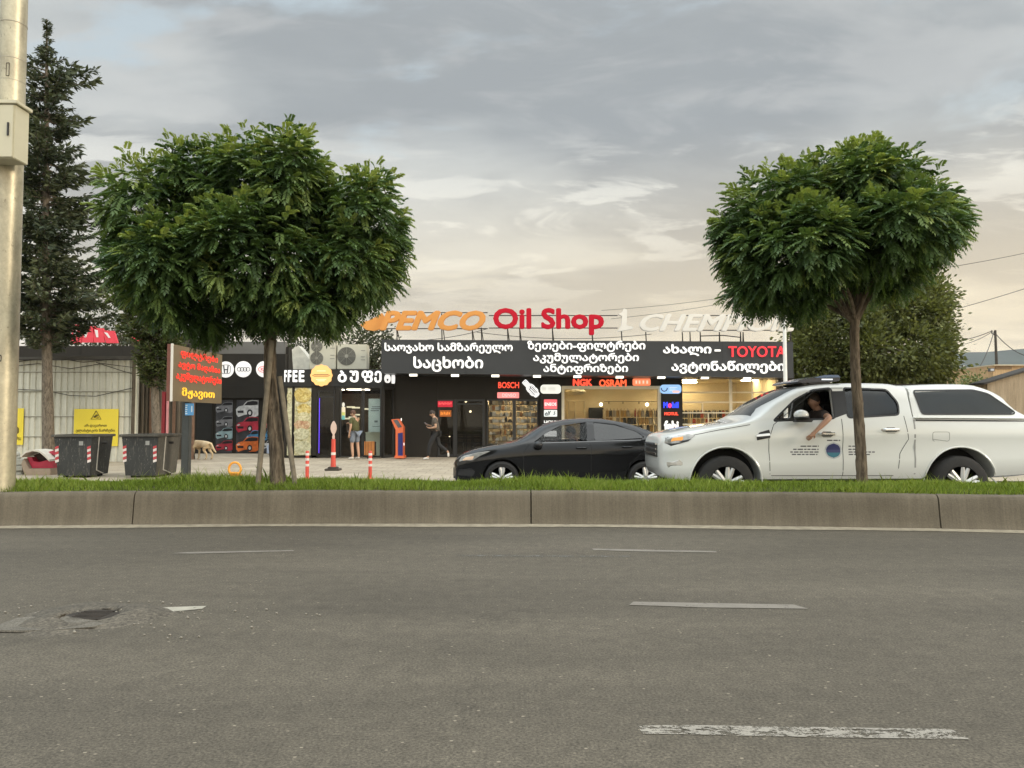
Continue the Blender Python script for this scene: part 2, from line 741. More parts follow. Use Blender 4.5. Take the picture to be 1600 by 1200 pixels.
def soil_z(x, y):
    t = (y - kerb_y(x) - 0.38) / 0.74
    return 0.375 + 0.065 * math.sin(math.pi * max(0, min(1, t))) + 0.012 * math.sin(x * 3.1) * math.sin(x * 0.9 + 1)


sheet('median_soil', [x * 0.5 for x in range(-60, 61)], lambda x: [kerb_y(x) + 0.385 + 0.0735 * k for k in range(11)], soil_z, M_SOIL)


# ------------------------------------------------------------------ foliage materials
def leaf_material(name, dark, mid, light, trans=0.3, rough=0.45):
    """Colour comes from each leaf's own tone (new growth paler), with translucency."""
    m = bpy.data.materials.new(name)
    n = NT(m)
    at_ = n.N.new('ShaderNodeAttribute')
    at_.attribute_name = 'tone'
    geo = n.N.new('ShaderNodeNewGeometry')
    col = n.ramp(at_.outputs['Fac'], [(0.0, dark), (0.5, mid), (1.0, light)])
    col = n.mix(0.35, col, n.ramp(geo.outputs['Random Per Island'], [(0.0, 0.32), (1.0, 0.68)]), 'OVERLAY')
    n.color(col)
    n.b.inputs['Roughness'].default_value = rough
    n.b.inputs['Specular IOR Level'].default_value = 0.35
    tr = n.N.new('ShaderNodeBsdfTranslucent')
    n.L.new(n.mix(1.0, col, (1.0, 1.0, 0.45), 'MULTIPLY'), tr.inputs['Color'])
    ms = n.N.new('ShaderNodeMixShader')
    ms.inputs[0].default_value = trans
    n.L.new(n.b.outputs[0], ms.inputs[1])
    n.L.new(tr.outputs[0], ms.inputs[2])
    n.L.new(ms.outputs[0], n.out.inputs['Surface'])
    return m


def np_mesh(name, verts, faces_quads, tone=None, m=None, parent=None):
    """Fast mesh from arrays: verts (N,3), faces (M,k)."""
    verts = np.asarray(verts, dtype=np.float32)
    faces = np.asarray(faces_quads, dtype=np.int32)
    if parent is not None:
        verts = verts - np.array(parent.location, dtype=np.float32)
    me = bpy.data.meshes.new(name)
    k = faces.shape[1]
    me.vertices.add(len(verts))
    me.vertices.foreach_set('co', verts.ravel())
    me.loops.add(faces.size)
    me.loops.foreach_set('vertex_index', faces.ravel())
    me.polygons.add(len(faces))
    me.polygons.foreach_set('loop_start', np.arange(0, faces.size, k, dtype=np.int32))
    if tone is not None:
        a = me.attributes.new('tone', 'FLOAT', 'POINT')
        a.data.foreach_set('value', np.asarray(tone, dtype=np.float32))
    me.update(calc_edges=True)
    return link(name, me, m, parent)


# ------------------------------------------------------------------ median grass
def grass():
    n = 95000
    x = RNG.uniform(-11.5, 11.5, n)
    keep = RNG.random(n) < np.clip(1.15 - 0.03 * np.abs(x), 0, 1)
    x = x[keep]
    n = len(x)
    t = RNG.random(n) ** 0.8
    ky = np.array([kerb_y(a) for a in x])
    y = ky + 0.31 + 0.80 * t
    z = np.array([soil_z(a, b) for a, b in zip(x, y)]) - 0.01
    clump = 0.5 + 0.5 * np.sin(x * 2.3 + np.sin(y * 9)) * np.sin(x * 0.71 + 2)
    h = RNG.uniform(0.045, 0.10, n) * (0.7 + 0.7 * clump)
    tall = (x > -5.0) & (x < -2.9) & (t > 0.35)
    h = np.where(tall, h * 1.45, h)
    h = np.where(RNG.random(n) < 0.03, h * 1.7, h)
    a = RNG.uniform(0, 2 * math.pi, n)
    lean = RNG.uniform(0.1, 0.75, n) * h
    w = RNG.uniform(0.0022, 0.0045, n)
    la = RNG.uniform(0, 2 * math.pi, n)
    front = t < 0.06
    lean = np.where(front, lean + 0.03, lean)
    la = np.where(front, -math.pi / 2 + RNG.uniform(-0.8, 0.8, n), la)
    dx, dy = np.cos(a) * w, np.sin(a) * w
    lx, ly = np.cos(la) * lean, np.sin(la) * lean
    V = np.zeros((n, 5, 3))
    V[:, 0] = np.stack([x - dx, y - dy, z], 1)
    V[:, 1] = np.stack([x + dx, y + dy, z], 1)
    V[:, 2] = np.stack([x + dx * .8 + lx * .35, y + dy * .8 + ly * .35, z + h * .6], 1)
    V[:, 3] = np.stack([x + lx, y + ly, z + h], 1)
    V[:, 4] = np.stack([x - dx * .8 + lx * .35, y - dy * .8 + ly * .35, z + h * .6], 1)
    fcs = (np.arange(n) * 5)[:, None] + np.arange(5)[None]
    tone = np.repeat(np.clip(0.35 + 0.3 * clump + RNG.normal(0, 0.2, n), 0, 1), 5)
    m = leaf_material('grass blades', (0.105, 0.165, 0.022), (0.25, 0.35, 0.055), (0.40, 0.46, 0.13), 0.42, 0.5)
    struct(np_mesh('median_grass', V.reshape(-1, 3), fcs, tone, m), 'stuff')


grass()


# ------------------------------------------------------------------ road markings
def worn_paint(name, color, wear):
    m = bpy.data.materials.new(name)
    n = NT(m)
    c = n.coord()
    f = n.noise(n.coord(scale=(1, 2.2, 1)), 11, 6, 0.72)
    g = n.noise(c, 90, 3, 0.7)
    n.color(n.ramp(n.noise(c, 7, 4, 0.6), [(0.3, tuple(k * 0.8 for k in color)), (0.7, color)]))
    n.b.inputs['Roughness'].default_value = 0.8
    t = n.N.new('ShaderNodeBsdfTransparent')
    ms = n.N.new('ShaderNodeMixShader')
    n.L.new(n.ramp(n.mix(0.35, f, g), [(wear - 0.03, 0.0), (wear + 0.03, 0.92)]), ms.inputs[0])
    n.L.new(t.outputs[0], ms.inputs[1])
    n.L.new(n.b.outputs[0], ms.inputs[2])
    n.L.new(ms.outputs[0], n.out.inputs['Surface'])
    return m


PAINT1 = worn_paint('worn road paint', (0.34, 0.31, 0.26), 0.49)
PAINT4 = worn_paint('pale road paint', (0.40, 0.37, 0.30), 0.40)
PAINT2 = worn_paint('dull road paint', (0.235, 0.21, 0.175), 0.40)
PAINT3 = worn_paint('ghost road paint', (0.16, 0.155, 0.145), 0.52)
for pts, m in (
        ([(995, 1134), (1060, 1132.5), (1486, 1139), (1516, 1155), (1300, 1152), (1005, 1146)], PAINT1),
        ([(990, 940), (1240, 944.5), (1263, 951), (1100, 949), (983, 945)], PAINT2),
        ([(925, 857), (1118, 861), (1121, 863), (1000, 861.5), (928, 859.5)], PAINT2),
        ([(268, 864.5), (290, 862.5), (458, 859.5), (460, 861), (300, 865)], PAINT2),
        ([(228, 953), (250, 949), (323, 946.5), (316, 951), (265, 956), (232, 957)], PAINT4),
        ([(715, 867), (920, 868), (1000, 868.5), (1000, 870), (900, 870), (715, 869)], PAINT3)):
    g = [ground_at(u, v, 0.004) for u, v in pts]
    struct(MB().add(g, [tuple(range(len(g)))]).build('lane_marking', m))

# ------------------------------------------------------------------ sunken manhole with its broken asphalt collar
hole_c = ground_at(142, 964, 0)
mh = thing('manhole', 'sunken dark manhole in a broken asphalt collar in the near road', 'manhole', (hole_c.x, hole_c.y, 0))
M_PATCH = asphalt('patch asphalt', (0.135, 0.120, 0.096), 1.0, False)
M_RUBBLE = asphalt('broken asphalt', (0.10, 0.086, 0.066), 0.6, False)
vs, fs = [], []
nr, na = 7, 56
for j in range(nr):
    for i in range(na):
        t = 2 * math.pi * i / na
        jag = 1 + 0.10 * math.sin(3 * t + 1) + 0.05 * math.sin(7 * t) + 0.03 * math.sin(13 * t)
        rr = [0.16, 0.175, 0.20, 0.24, 0.31, 0.38, 0.46][j] * (jag if j > 0 else 1 + 0.02 * math.sin(9 * t))
        zz = [0.006, 0.026, 0.036, 0.036, 0.026, 0.012, -0.004][j]
        zz *= 0.75 + 0.35 * math.sin(t * 2 + 0.6) if 0 < j < 6 else 1
        vs.append((hole_c.x + rr * 1.05 * math.cos(t), hole_c.y + rr * math.sin(t) * (1.0 if j < 3 else 0.95), zz))
for j in range(nr - 1):
    for i in range(na):
        fs.append((j * na + i, j * na + (i + 1) % na, (j + 1) * na + (i + 1) % na, (j + 1) * na + i))
MB().add(vs, fs).build('collar', M_RUBBLE, mh, smooth=True)
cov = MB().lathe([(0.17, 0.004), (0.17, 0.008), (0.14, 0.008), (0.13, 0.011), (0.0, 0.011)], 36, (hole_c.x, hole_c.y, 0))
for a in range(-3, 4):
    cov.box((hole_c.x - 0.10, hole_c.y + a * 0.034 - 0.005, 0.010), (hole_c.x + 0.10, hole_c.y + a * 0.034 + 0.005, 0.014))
cov.build('cover', mat('dark hole iron', (0.035, 0.027, 0.02), 0.7, 0.3, 0.4, 25, 0.4), mh)  # near-black ribbed disc stands in for the dark depth of the hole
pts = [(0, 975), (25, 966), (60, 961), (105, 961), (150, 968), (172, 975), (150, 981), (90, 986), (30, 988), (-60, 986), (-60, 976)]
g = [ground_at(u, v, 0.005) for u, v in pts]
gi = [ground_at(80 + (u - 80) * 0.9, 974.5 + (v - 974.5) * 0.8, 0.014) for u, v in pts]
k = len(g)
struct(MB().add(g + gi, [(i, (i + 1) % k, k + (i + 1) % k, k + i) for i in range(k)] + [tuple(range(k, 2 * k))]).build('road_patch', M_PATCH, smooth=True))
# crumbs of asphalt round the collar
cr = MB()
for i in range(90):
    a, r_ = random.uniform(0, 6.3), random.uniform(0.25, 1.15)
    x, y = hole_c.x + 0.35 + r_ * math.cos(a), hole_c.y - 0.02 + r_ * 0.45 * math.sin(a)
    s = random.uniform(0.004, 0.011)
    cr.ball((x, y, s * 0.5 + 0.002), (s, s * 0.8, s * 0.6), 5, 4)
struct(cr.build('asphalt_crumbs', mat('crumbs', (0.24, 0.22, 0.18), 0.9)), 'stuff')

# ------------------------------------------------------------------ far hills
vs, fs = [], []
HX = np.linspace(-2900, 3900, 96)
for i, x in enumerate(HX):
    u = 800 + F * x / 2600
    v = np.interp(u, [-400, 300, 900, 1350, 1490, 1600, 1900, 2400], [640, 628, 606, 572, 555.5, 544, 520, 500])
    top = Z(v, 2600) + 5 * math.sin(x * 0.021) + 4 * math.sin(x * 0.057 + 1)
    for y, f in ((2250, 0.0), (2350, 0.35), (2450, 0.68), (2600, 1.0), (2900, 0.9), (3300, 0.0)):
        vs.append((x, y, -4 + (top + 4) * f + (6 * math.sin(x * 0.03 + y) if 0 < f < 1 else 0)))
for i in range(len(HX) - 1):
    for k in range(5):
        fs.append((i * 6 + k, (i + 1) * 6 + k, (i + 1) * 6 + k + 1, i * 6 + k + 1))
struct(MB().add(vs, fs).build('wooded_hills', mat('distant forest', (0.045, 0.058, 0.046), 0.95, var=0.3, scale=0.01), smooth=True))
# ------------------------------------------------------------------ trees
def rot_frame(d):
    """Orthonormal frames (n,3,3) whose first axis is d."""
    d = d / np.linalg.norm(d, axis=1, keepdims=True)
    up = np.tile(np.array([0, 0, 1.0]), (len(d), 1))
    up[np.abs(d[:, 2]) > 0.95] = (1, 0, 0)
    s = np.cross(up, d)
    s /= np.linalg.norm(s, axis=1, keepdims=True)
    n = np.cross(d, s)
    return d, s, n


def pinnate(p, d, length, tone, npair=8, width=0.36, droop=0.5):
    """Compound leaves: p base, d direction, paired leaflets along a drooping stalk."""
    n = len(p)
    d, s, nn = rot_frame(d)
    flip = np.where(nn[:, 2:3] < 0, -1.0, 1.0)
    nn = nn * flip
    verts, tones = [], []
    down = np.array([0, 0, -1.0])
    for k in range(npair * 2 + 1):
        if k == npair * 2:
            t, sd = 0.90, 0
        else:
            t, sd = 0.20 + 0.76 * (k // 2) / npair, (1 if k % 2 else -1)
        base = p + d * (length * t)[:, None] + down * (droop * length * t * t)[:, None]
        tang = d + down * (2 * droop * t)
        tang /= np.linalg.norm(tang, axis=1, keepdims=True)
        ll = length * width * 0.5 * (1.0 if sd == 0 else (0.72 + 0.5 * math.sin(math.pi * (0.15 + 0.75 * t))))
        ang = 0.0 if sd == 0 else 0.95
        ldir = tang * math.cos(ang) + s * (sd * math.sin(ang)) + nn * RNG.uniform(-0.25, 0.15, (n, 1)) + down * 0.18
        ldir /= np.linalg.norm(ldir, axis=1, keepdims=True)
        side = np.cross(nn, ldir)
        side /= np.linalg.norm(side, axis=1, keepdims=True)
        w = ll * 0.25
        q0 = base
        q1 = base + ldir * (ll * 0.45)[:, None] + side * w[:, None]
        q2 = base + ldir * ll[:, None] + down * (ll * 0.12)[:, None]
        q3 = base + ldir * (ll * 0.45)[:, None] - side * w[:, None]
        verts.append(np.stack([q0, q1, q2, q3], 1))
        tones.append(tone)
    V = np.stack(verts, 1)                      # n, leaflets, 4, 3
    T = np.stack(tones, 1)
    return V.reshape(-1, 3), np.repeat(T.reshape(-1), 4)


def quads(nv):
    return np.arange(nv, dtype=np.int32).reshape(-1, 4)


M_LOCUST = leaf_material('locust leaves', (0.046, 0.088, 0.034), (0.100, 0.165, 0.052), (0.30, 0.36, 0.10), 0.34)


def bark(name, a, b, scale=(14, 14, 2.2), bump=0.9):
    m = bpy.data.materials.new(name)
    n = NT(m)
    f = n.noise(n.coord(scale=scale), 2.2, 6, 0.62, 0.6)
    g = n.noise(n.coord(), 3, 4, 0.6)
    n.color(n.mix(0.5, n.ramp(f, [(0.36, a), (0.62, b)]), n.ramp(g, [(0.3, 0.35), (0.7, 0.65)]), 'OVERLAY'))
    n.b.inputs['Roughness'].default_value = 0.95
    n.bump(f, bump, 0.02)
    return m


M_BARK = bark('locust bark', (0.055, 0.040, 0.026), (0.185, 0.145, 0.10))
M_BARK2 = bark('conifer bark', (0.075, 0.06, 0.042), (0.20, 0.165, 0.125), (10, 10, 3), 0.6)


def blobs_from_pixels(lst, Y):
    out = []
    for u, v, ru, rv, dy, ry in lst:
        c = at(u, v, Y)
        k = Y / F
        out.append((np.array([c.x, Y + dy, c.z]), np.array([ru * k, ry, rv * k])))
    return out


def shell_points(blobs, n, depth=0.18, lower_cut=None):
    """Points near the outer surface of a union of ellipsoids, with their outward normals."""
    P, D = [], []
    area = np.array([r[0] * r[2] + r[1] * r[2] + r[0] * r[1] for _, r in blobs])
    area /= area.sum()
    while len(P) < n:
        i = RNG.choice(len(blobs), p=area)
        c, r = blobs[i]
        d = RNG.normal(size=3)
        d /= np.linalg.norm(d)
        q = 1 - abs(RNG.normal(0, depth))
        p = c + d * r * q
        inside = False
        for j, (c2, r2) in enumerate(blobs):
            if j != i and np.linalg.norm((p - c2) / r2) < 0.84:
                inside = True
                break
        if inside:
            continue
        nrm = d / r
        P.append(p)
        D.append(nrm / np.linalg.norm(nrm))
    return np.array(P), np.array(D)


def locust_crown(parent, blobs, nshoot, base, zlo, zhi, seedlen=0.285):
    P, D = shell_points(blobs, nshoot, 0.13)
    Pi, Di = shell_points([(c, r * 0.72) for c, r in blobs], nshoot // 2, 0.25)
    P = np.concatenate([P, Pi])
    D = np.concatenate([D, Di])
    inner = np.arange(len(P)) >= nshoot
    LP, LD, LL, LT = [], [], [], []
    for p, d, inn in zip(P, D, inner):
        hz = (p[2] - zlo) / (zhi - zlo)
        up = d[2]
        axis = d + np.array([0, 0, 0.45 + 0.55 * max(0, up)])
        axis /= np.linalg.norm(axis)
        nl = RNG.integers(8, 13)
        shoot = RNG.uniform(0.10, 0.30) * (1.35 if up > 0.35 else 0.8)
        t0 = RNG.normal(0, 0.19)
        a0 = RNG.uniform(0, 6.28)
        f, s, n = rot_frame(axis[None])
        for k in range(nl):
            q = k / (nl - 1)
            a = a0 + 2.4 * k
            spread = 1.15 - 0.85 * q                # lower leaves spread out, the youngest stand up
            dd = axis * (0.25 + 0.9 * q) + (s[0] * math.cos(a) + n[0] * math.sin(a)) * spread
            LP.append(p + axis * shoot * (q - 0.6))
            LD.append(dd + RNG.normal(0, 0.1, 3))
            LL.append(seedlen * RNG.uniform(0.72, 1.15) * (1 - 0.35 * q))
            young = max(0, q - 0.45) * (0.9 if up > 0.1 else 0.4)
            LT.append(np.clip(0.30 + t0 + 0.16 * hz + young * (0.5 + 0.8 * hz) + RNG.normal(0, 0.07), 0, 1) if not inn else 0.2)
    LP, LD, LL, LT = np.array(LP), np.array(LD), np.array(LL), np.array(LT)
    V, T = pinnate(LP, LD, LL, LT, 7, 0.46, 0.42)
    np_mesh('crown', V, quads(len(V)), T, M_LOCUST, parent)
    return P[:nshoot]


def limb(mb, a, b, r0, r1, bend=0.12, n=6, sides=7):
    a, b = Vector(a), Vector(b)
    L = (b - a).length
    off = Vector((random.uniform(-1, 1), random.uniform(-1, 1), random.uniform(-0.2, 0.6))) * bend * L
    path = []
    for i in range(n + 1):
        t = i / n
        path.append(a.lerp(b, t) + off * (4 * t * (1 - t)) * 0.6)
    mb.tube(path, [r0 + (r1 - r0) * (i / n) for i in range(n + 1)], sides)
    return path


def locust(name_label, Y, trunk_px, fork_px, radii, blobpx, nshoot, trim=15, shift=0):
    base = at(trunk_px[0][0], trunk_px[0][1], Y)
    base.z = 0.40
    t = thing('locust_tree', name_label, 'tree', base)
    path = [base - Vector((0, 0, 0.1))] + [at(u, v, Y) for u, v in trunk_px]
    path[1].z = max(path[1].z, 0.44)
    mb = MB()
    rr = [radii[0] * 1.25] + list(np.linspace(radii[0], radii[1], len(trunk_px)))
    # fine rings make the stem slightly uneven
    pts, rad = [], []
    for i in range(len(path) - 1):
        for k in range(8):
            q = k / 8
            pts.append(path[i].lerp(path[i + 1], q) + Vector((random.uniform(-1, 1), random.uniform(-1, 1), 0)) * 0.003)
            rad.append((rr[i] + (rr[i + 1] - rr[i]) * q) * random.uniform(0.965, 1.035))
    pts.append(path[-1])
    rad.append(rr[-1])
    mb.tube(pts, rad, 14)
    mb.build('trunk', M_BARK, t, smooth=True)
    blobs = blobs_from_pixels([(u + shift, v, ru - trim, rv - trim, dy, ry - 0.1) for u, v, ru, rv, dy, ry in blobpx], Y)
    zlo = min(c[2] - r[2] for c, r in blobs)
    zhi = max(c[2] + r[2] for c, r in blobs)
    tips = locust_crown(t, blobs, nshoot, base, zlo, zhi)
    lb = MB()
    fork = path[-1]
    for i in range(15):
        c, r = blobs[i % len(blobs)]
        d = RNG.normal(size=3)
        d /= np.linalg.norm(d)
        d[2] = abs(d[2]) * 0.7 - 0.1
        e = Vector(c + d * r * 0.62)
        mid = fork.lerp(e, 0.45) + Vector((0, 0, 0.12))
        p = limb(lb, fork - Vector((0, 0, random.uniform(0, 0.12))), mid, radii[1] * random.uniform(0.42, 0.6), radii[1] * 0.33)
        p2 = limb(lb, mid, e, radii[1] * 0.33, 0.012)
        for k in range(3):
            s = Vector(tips[RNG.integers(0, len(tips))])
            best = min((Vector(tips[j]) for j in RNG.integers(0, len(tips), 25)), key=lambda q: (q - e).length)
            limb(lb, p2[random.choice([2, 3, 4, 5])], best, 0.014, 0.004, sides=5)
    lb.build('branches', M_BARK, t, smooth=True)
    return t


locust('wider round topped street tree on the grass median, its stem propped by two stakes', 9.85,
       [(434, 752), (432, 700), (426, 640), (422, 590), (422, 545), (424, 515)], None, (0.098, 0.068),
       [(250, 332, 80, 86, -0.1, 1.0), (302, 278, 75, 62, 0.2, 0.95), (395, 292, 100, 92, 0.1, 1.15), (470, 290, 62, 85, -0.25, 0.9),
        (575, 345, 68, 88, 0.0, 1.0), (520, 320, 60, 70, 0.4, 0.9), (238, 412, 64, 70, 0.1, 0.95), (300, 430, 90, 92, -0.35, 1.2), (420, 410, 120, 100, -0.1, 1.5),
        (556, 412, 76, 76, 0.0, 1.1), (610, 370, 34, 60, 0.1, 0.6), (320, 488, 62, 46, 0.2, 0.9), (500, 478, 66, 40, -0.1, 0.9), (420, 480, 70, 40, 0.3, 0.9)], 900)
locust('round topped street tree rising from the grass median in front of the white pickup', 9.85,
       [(1347, 752), (1345, 700), (1340, 630), (1336, 570), (1335, 520), (1336, 500)], None, (0.070, 0.056),
       [(1225, 322, 88, 72, 0.1, 1.0), (1340, 300, 112, 78, 0.0, 1.1), (1362, 252, 44, 34, 0.1, 0.6), (1430, 318, 66, 66, 0.1, 0.9), (1465, 350, 40, 60, 0, 0.7),
        (1170, 365, 56, 66, 0.0, 0.85), (1230, 400, 105, 80, -0.3, 1.2), (1360, 375, 110, 80, -0.35, 1.3), (1430, 390, 58, 62, 0.1, 0.9),
        (1195, 445, 58, 45, 0.1, 0.8), (1260, 455, 55, 38, 0.2, 0.8), (1400, 430, 60, 36, 0.2, 0.8)], 720, 19, -9)

# stakes that prop the left tree
M_STAKE = mat('weathered stake', (0.20, 0.17, 0.125), 0.9, var=0.3, scale=10, bump=0.3)
for lab, p0, p1, dy0, dy1, r in (
        ('grey wooden stake leaning in from the left against the propped street tree', (402, 752), (425, 532), -0.05, -0.14, 0.033),
        ('grey wooden stake leaning in from the right against the propped street tree', (463, 750), (437, 588), -0.08, -0.11, 0.031)):
    a, b = at(p0[0], p0[1], 9.85 + dy0), at(p1[0], p1[1], 9.85 + dy1)
    a.z = 0.36
    t = tag(MB().tube([a, a.lerp(b, .33), a.lerp(b, .66), b], [r * 1.08, r, r * 1.03, r * 0.95], 9).build('tree_stake', M_STAKE, smooth=True),
            lab, 'stake', 'stakes of the propped street tree')


# ------------------------------------------------------------------ conifers
M_NEEDLE = leaf_material('conifer needles', (0.030, 0.045, 0.026), (0.058, 0.075, 0.040), (0.115, 0.13, 0.065), 0.15, 0.6)
M_NEEDLE2 = leaf_material('yellowish conifer needles', (0.022, 0.035, 0.014), (0.055, 0.075, 0.022), (0.12, 0.14, 0.045), 0.15, 0.6)


def twigs(P, D, L, T, width=0.34):
    """Flat bristly twig quads."""
    n = len(P)
    d, s, nn = rot_frame(D)
    roll = RNG.uniform(0, 6.28, (n, 1))
    side = s * np.cos(roll) + nn * np.sin(roll)
    w = (L * width * 0.5)[:, None]
    V = np.stack([P, P + d * (L * .45)[:, None] + side * w, P + d * L[:, None], P + d * (L * .45)[:, None] - side * w], 1)
    return V.reshape(-1, 3), np.repeat(T, 4)


def conifer(label, Y, axis_px, base_z, rad_prof, m, nbranch, seed, tw=(0.16, 0.34), tr=(0.17, 0.02), per=46):
    """axis_px: (u, v) from the foot to the tip; rad_prof: list of (v, left px, right px)."""
    rs = np.random.default_rng(seed)
    pts = [at(u, v, Y) for u, v in axis_px]
    pts[0].z = base_z
    t = thing('conifer_tree', label, 'tree', pts[0])
    MB().tube(pts, list(np.linspace(tr[0], tr[1], len(pts))), 10).build('trunk', M_BARK2, t, smooth=True)
    vv = [q[0] for q in rad_prof]
    order = np.argsort(vv)
    vv = np.array(vv)[order]
    lf = np.array([q[1] for q in rad_prof])[order]
    rt = np.array([q[2] for q in rad_prof])[order]
    av = np.array([p[1] for p in axis_px][::-1])
    au = np.array([p[0] for p in axis_px][::-1])
    P, D, L, T = [], [], [], []
    br = MB()
    k = Y / F
    for i in range(nbranch):
        v = rs.uniform(vv[0], vv[-1])
        u = np.interp(v, av, au)
        o = at(u, v, Y)
        az = rs.uniform(0, 2 * math.pi)
        rl, rr = np.interp(v, vv, lf) * k, np.interp(v, vv, rt) * k
        reach = (rr if math.cos(az) > 0 else rl) * abs(math.cos(az)) + 0.5 * (rl + rr) * abs(math.sin(az))
        reach *= rs.uniform(0.45, 1.1)
        if reach < 0.08:
            continue
        drop = rs.uniform(-0.28, 0.05)
        out = np.array([math.cos(az), math.sin(az), 0.0])
        path = []
        for j in range(6):
            q = j / 5
            path.append(np.array(o) + out * reach * q + np.array([0, 0, reach * (drop * q + 0.30 * q ** 3)]))
        br.tube([Vector(p) for p in path], [max(0.006, 0.028 * (1 - j / 5.5)) for j in range(6)], 5)
        nt_ = int(per * (0.28 + reach * 0.9))
        tb = rs.normal(0.45, 0.16)
        for j in range(nt_):
            q = rs.uniform(0.12, 1.0) ** 0.8
            f = q * 5
            i0 = min(4, int(f))
            p = path[i0] + (path[i0 + 1] - path[i0]) * (f - i0)
            sd = np.array([-out[1], out[0], 0]) * rs.choice([-1, 1])
            dd = out * rs.uniform(0.25, 1.0) + sd * rs.uniform(0, 0.9) + np.array([0, 0, rs.uniform(-0.55, 0.45)])
            P.append(p + rs.normal(0, 0.03, 3) + sd * rs.uniform(0, 0.14 * reach) * (1 - q * 0.6))
            D.append(dd)
            L.append(rs.uniform(*tw) * min(1.0, 0.35 + 0.55 * reach))
            T.append(np.clip(tb + rs.normal(0, 0.15) + 0.15 * q, 0, 1))
    br.build('branches', M_BARK2, t)
    V, TT = twigs(np.array(P), np.array(D), np.array(L), np.array(T))
    np_mesh('crown', V, quads(len(V)), TT, m, t)
    return t


conifer('tall dark conifer behind the left pole, in front of the corrugated fence', 24.3,
        [(76, 735), (74, 600), (72, 420), (72, 250), (73, 120), (73, 30)], -0.15,
        [(30, 2, 2), (60, 9, 9), (85, 12, 13), (100, 26, 24), (118, 30, 58), (140, 34, 62), (150, 30, 34), (190, 44, 40), (225, 42, 62), (245, 42, 76), (270, 40, 58),
         (300, 44, 42), (330, 48, 60), (370, 50, 74), (420, 50, 72), (470, 50, 92), (495, 52, 84), (512, 50, 40), (535, 44, 30), (550, 10, 10)], M_NEEDLE, 430, 5, (0.12, 0.30), (0.19, 0.02), 62)
conifer('smaller spreading conifer growing between the corrugated fence and the neon board', 24.0,
        [(246, 735), (243, 640), (240, 560), (238, 500), (236, 448)], -0.15,
        [(448, 6, 6), (470, 46, 40), (490, 56, 46), (515, 50, 46), (535, 30, 36), (560, 24, 34), (590, 16, 34), (610, 4, 10)], M_NEEDLE2, 210, 9, (0.14, 0.3), (0.15, 0.04), 50)


# ------------------------------------------------------------------ leafy trees behind the shop
def leafy(label, Y, trunk_px, blobpx, n, leaf, m, name='broadleaf_tree', nclump=260, trunk_r=0.22):
    pts = [at(u, v, Y) for u, v in trunk_px]
    pts[0].z = -0.2
    t = thing(name, label, 'tree', pts[0])
    mb = MB()
    mb.tube(pts, list(np.linspace(trunk_r, trunk_r * 0.5, len(pts))), 9)
    blobs = blobs_from_pixels(blobpx, Y)
    P, D = shell_points(blobs, nclump, 0.22)
    for i in range(22):
        limb(mb, pts[-1], Vector(P[i * (len(P) // 22)]), trunk_r * 0.32, 0.02)
    mb.build('trunk', M_BARK2, t, smooth=True)
    per = n // nclump
    idx = np.repeat(np.arange(nclump), per)
    cr = RNG.uniform(0.22, 0.5, nclump)[idx] * (leaf / 0.14)
    d = RNG.normal(size=(len(idx), 3))
    p = P[idx] + d * (cr * 0.55)[:, None]
    tn = np.clip(RNG.normal(0.42, 0.17, nclump)[idx] + RNG.normal(0, 0.14, len(idx)), 0, 1)
    dd = d + D[idx] * 0.9 + np.array([0, 0, -0.35])
    V, T = twigs(p, dd, RNG.uniform(0.7, 1.3, len(idx)) * leaf, tn, 0.62)
    np_mesh('crown', V, quads(len(V)), T, m, t)
    return t


M_OLIVE = leaf_material('olive green leaves', (0.058, 0.070, 0.022), (0.125, 0.142, 0.044), (0.23, 0.245, 0.09), 0.3)
M_DARKLEAF = leaf_material('dull dark leaves', (0.030, 0.038, 0.020), (0.06, 0.07, 0.035), (0.12, 0.13, 0.07), 0.2)
leafy('big olive green tree behind the right end of the shop', 38.0, [(1375, 700), (1372, 600), (1368, 540)],
      [(1400, 500, 82, 66, 0.3, 2.4), (1310, 520, 74, 55, 0.0, 2.2), (1280, 560, 44, 38, -0.3, 1.5), (1370, 555, 100, 48, -0.6, 2.6), (1435, 545, 46, 44, 0.4, 1.6), (1440, 470, 42, 34, 0.2, 1.4), (1420, 580, 64, 26, 0.2, 1.8), (1290, 585, 52, 22, 0, 1.5)],
      46000, 0.20, M_OLIVE, nclump=620)
leafy('small hazy tree standing behind the air conditioner units', 42.0, [(585, 640), (583, 580)],
      [(583, 545, 32, 30, 0, 1.1), (562, 565, 20, 20, 0.3, .8), (600, 562, 20, 22, 0, 0.8)], 3600, 0.16, M_DARKLEAF, nclump=90, trunk_r=0.12)
leafy('dim tree behind the left building, seen past the stem of the propped street tree', 44.0, [(475, 650), (475, 600)],
      [(470, 560, 24, 34, 0, 1.2), (492, 548, 16, 24, 0.3, .9)], 2400, 0.17, M_DARKLEAF, nclump=70, trunk_r=0.12)
leafy('pale green bush beside the white posts at the far right', 52.0, [(1522, 640), (1522, 610)],
      [(1522, 602, 16, 14, 0, 0.8), (1536, 606, 12, 11, 0, .7)], 1500, 0.15, leaf_material('pale leaves', (0.08, 0.11, 0.04), (0.15, 0.19, 0.075), (0.26, 0.30, 0.14), .3), name='bush', nclump=50, trunk_r=0.06)
leafy('dark green trees massed behind the rooftop lettering of the left building', 46.0, [(170, 640), (170, 590)],
      [(110, 520, 60, 26, 0, 1.6), (200, 510, 60, 32, 0.5, 1.8), (40, 525, 40, 22, 0, 1.4)], 5200, 0.2, M_DARKLEAF, nclump=150, trunk_r=0.15)

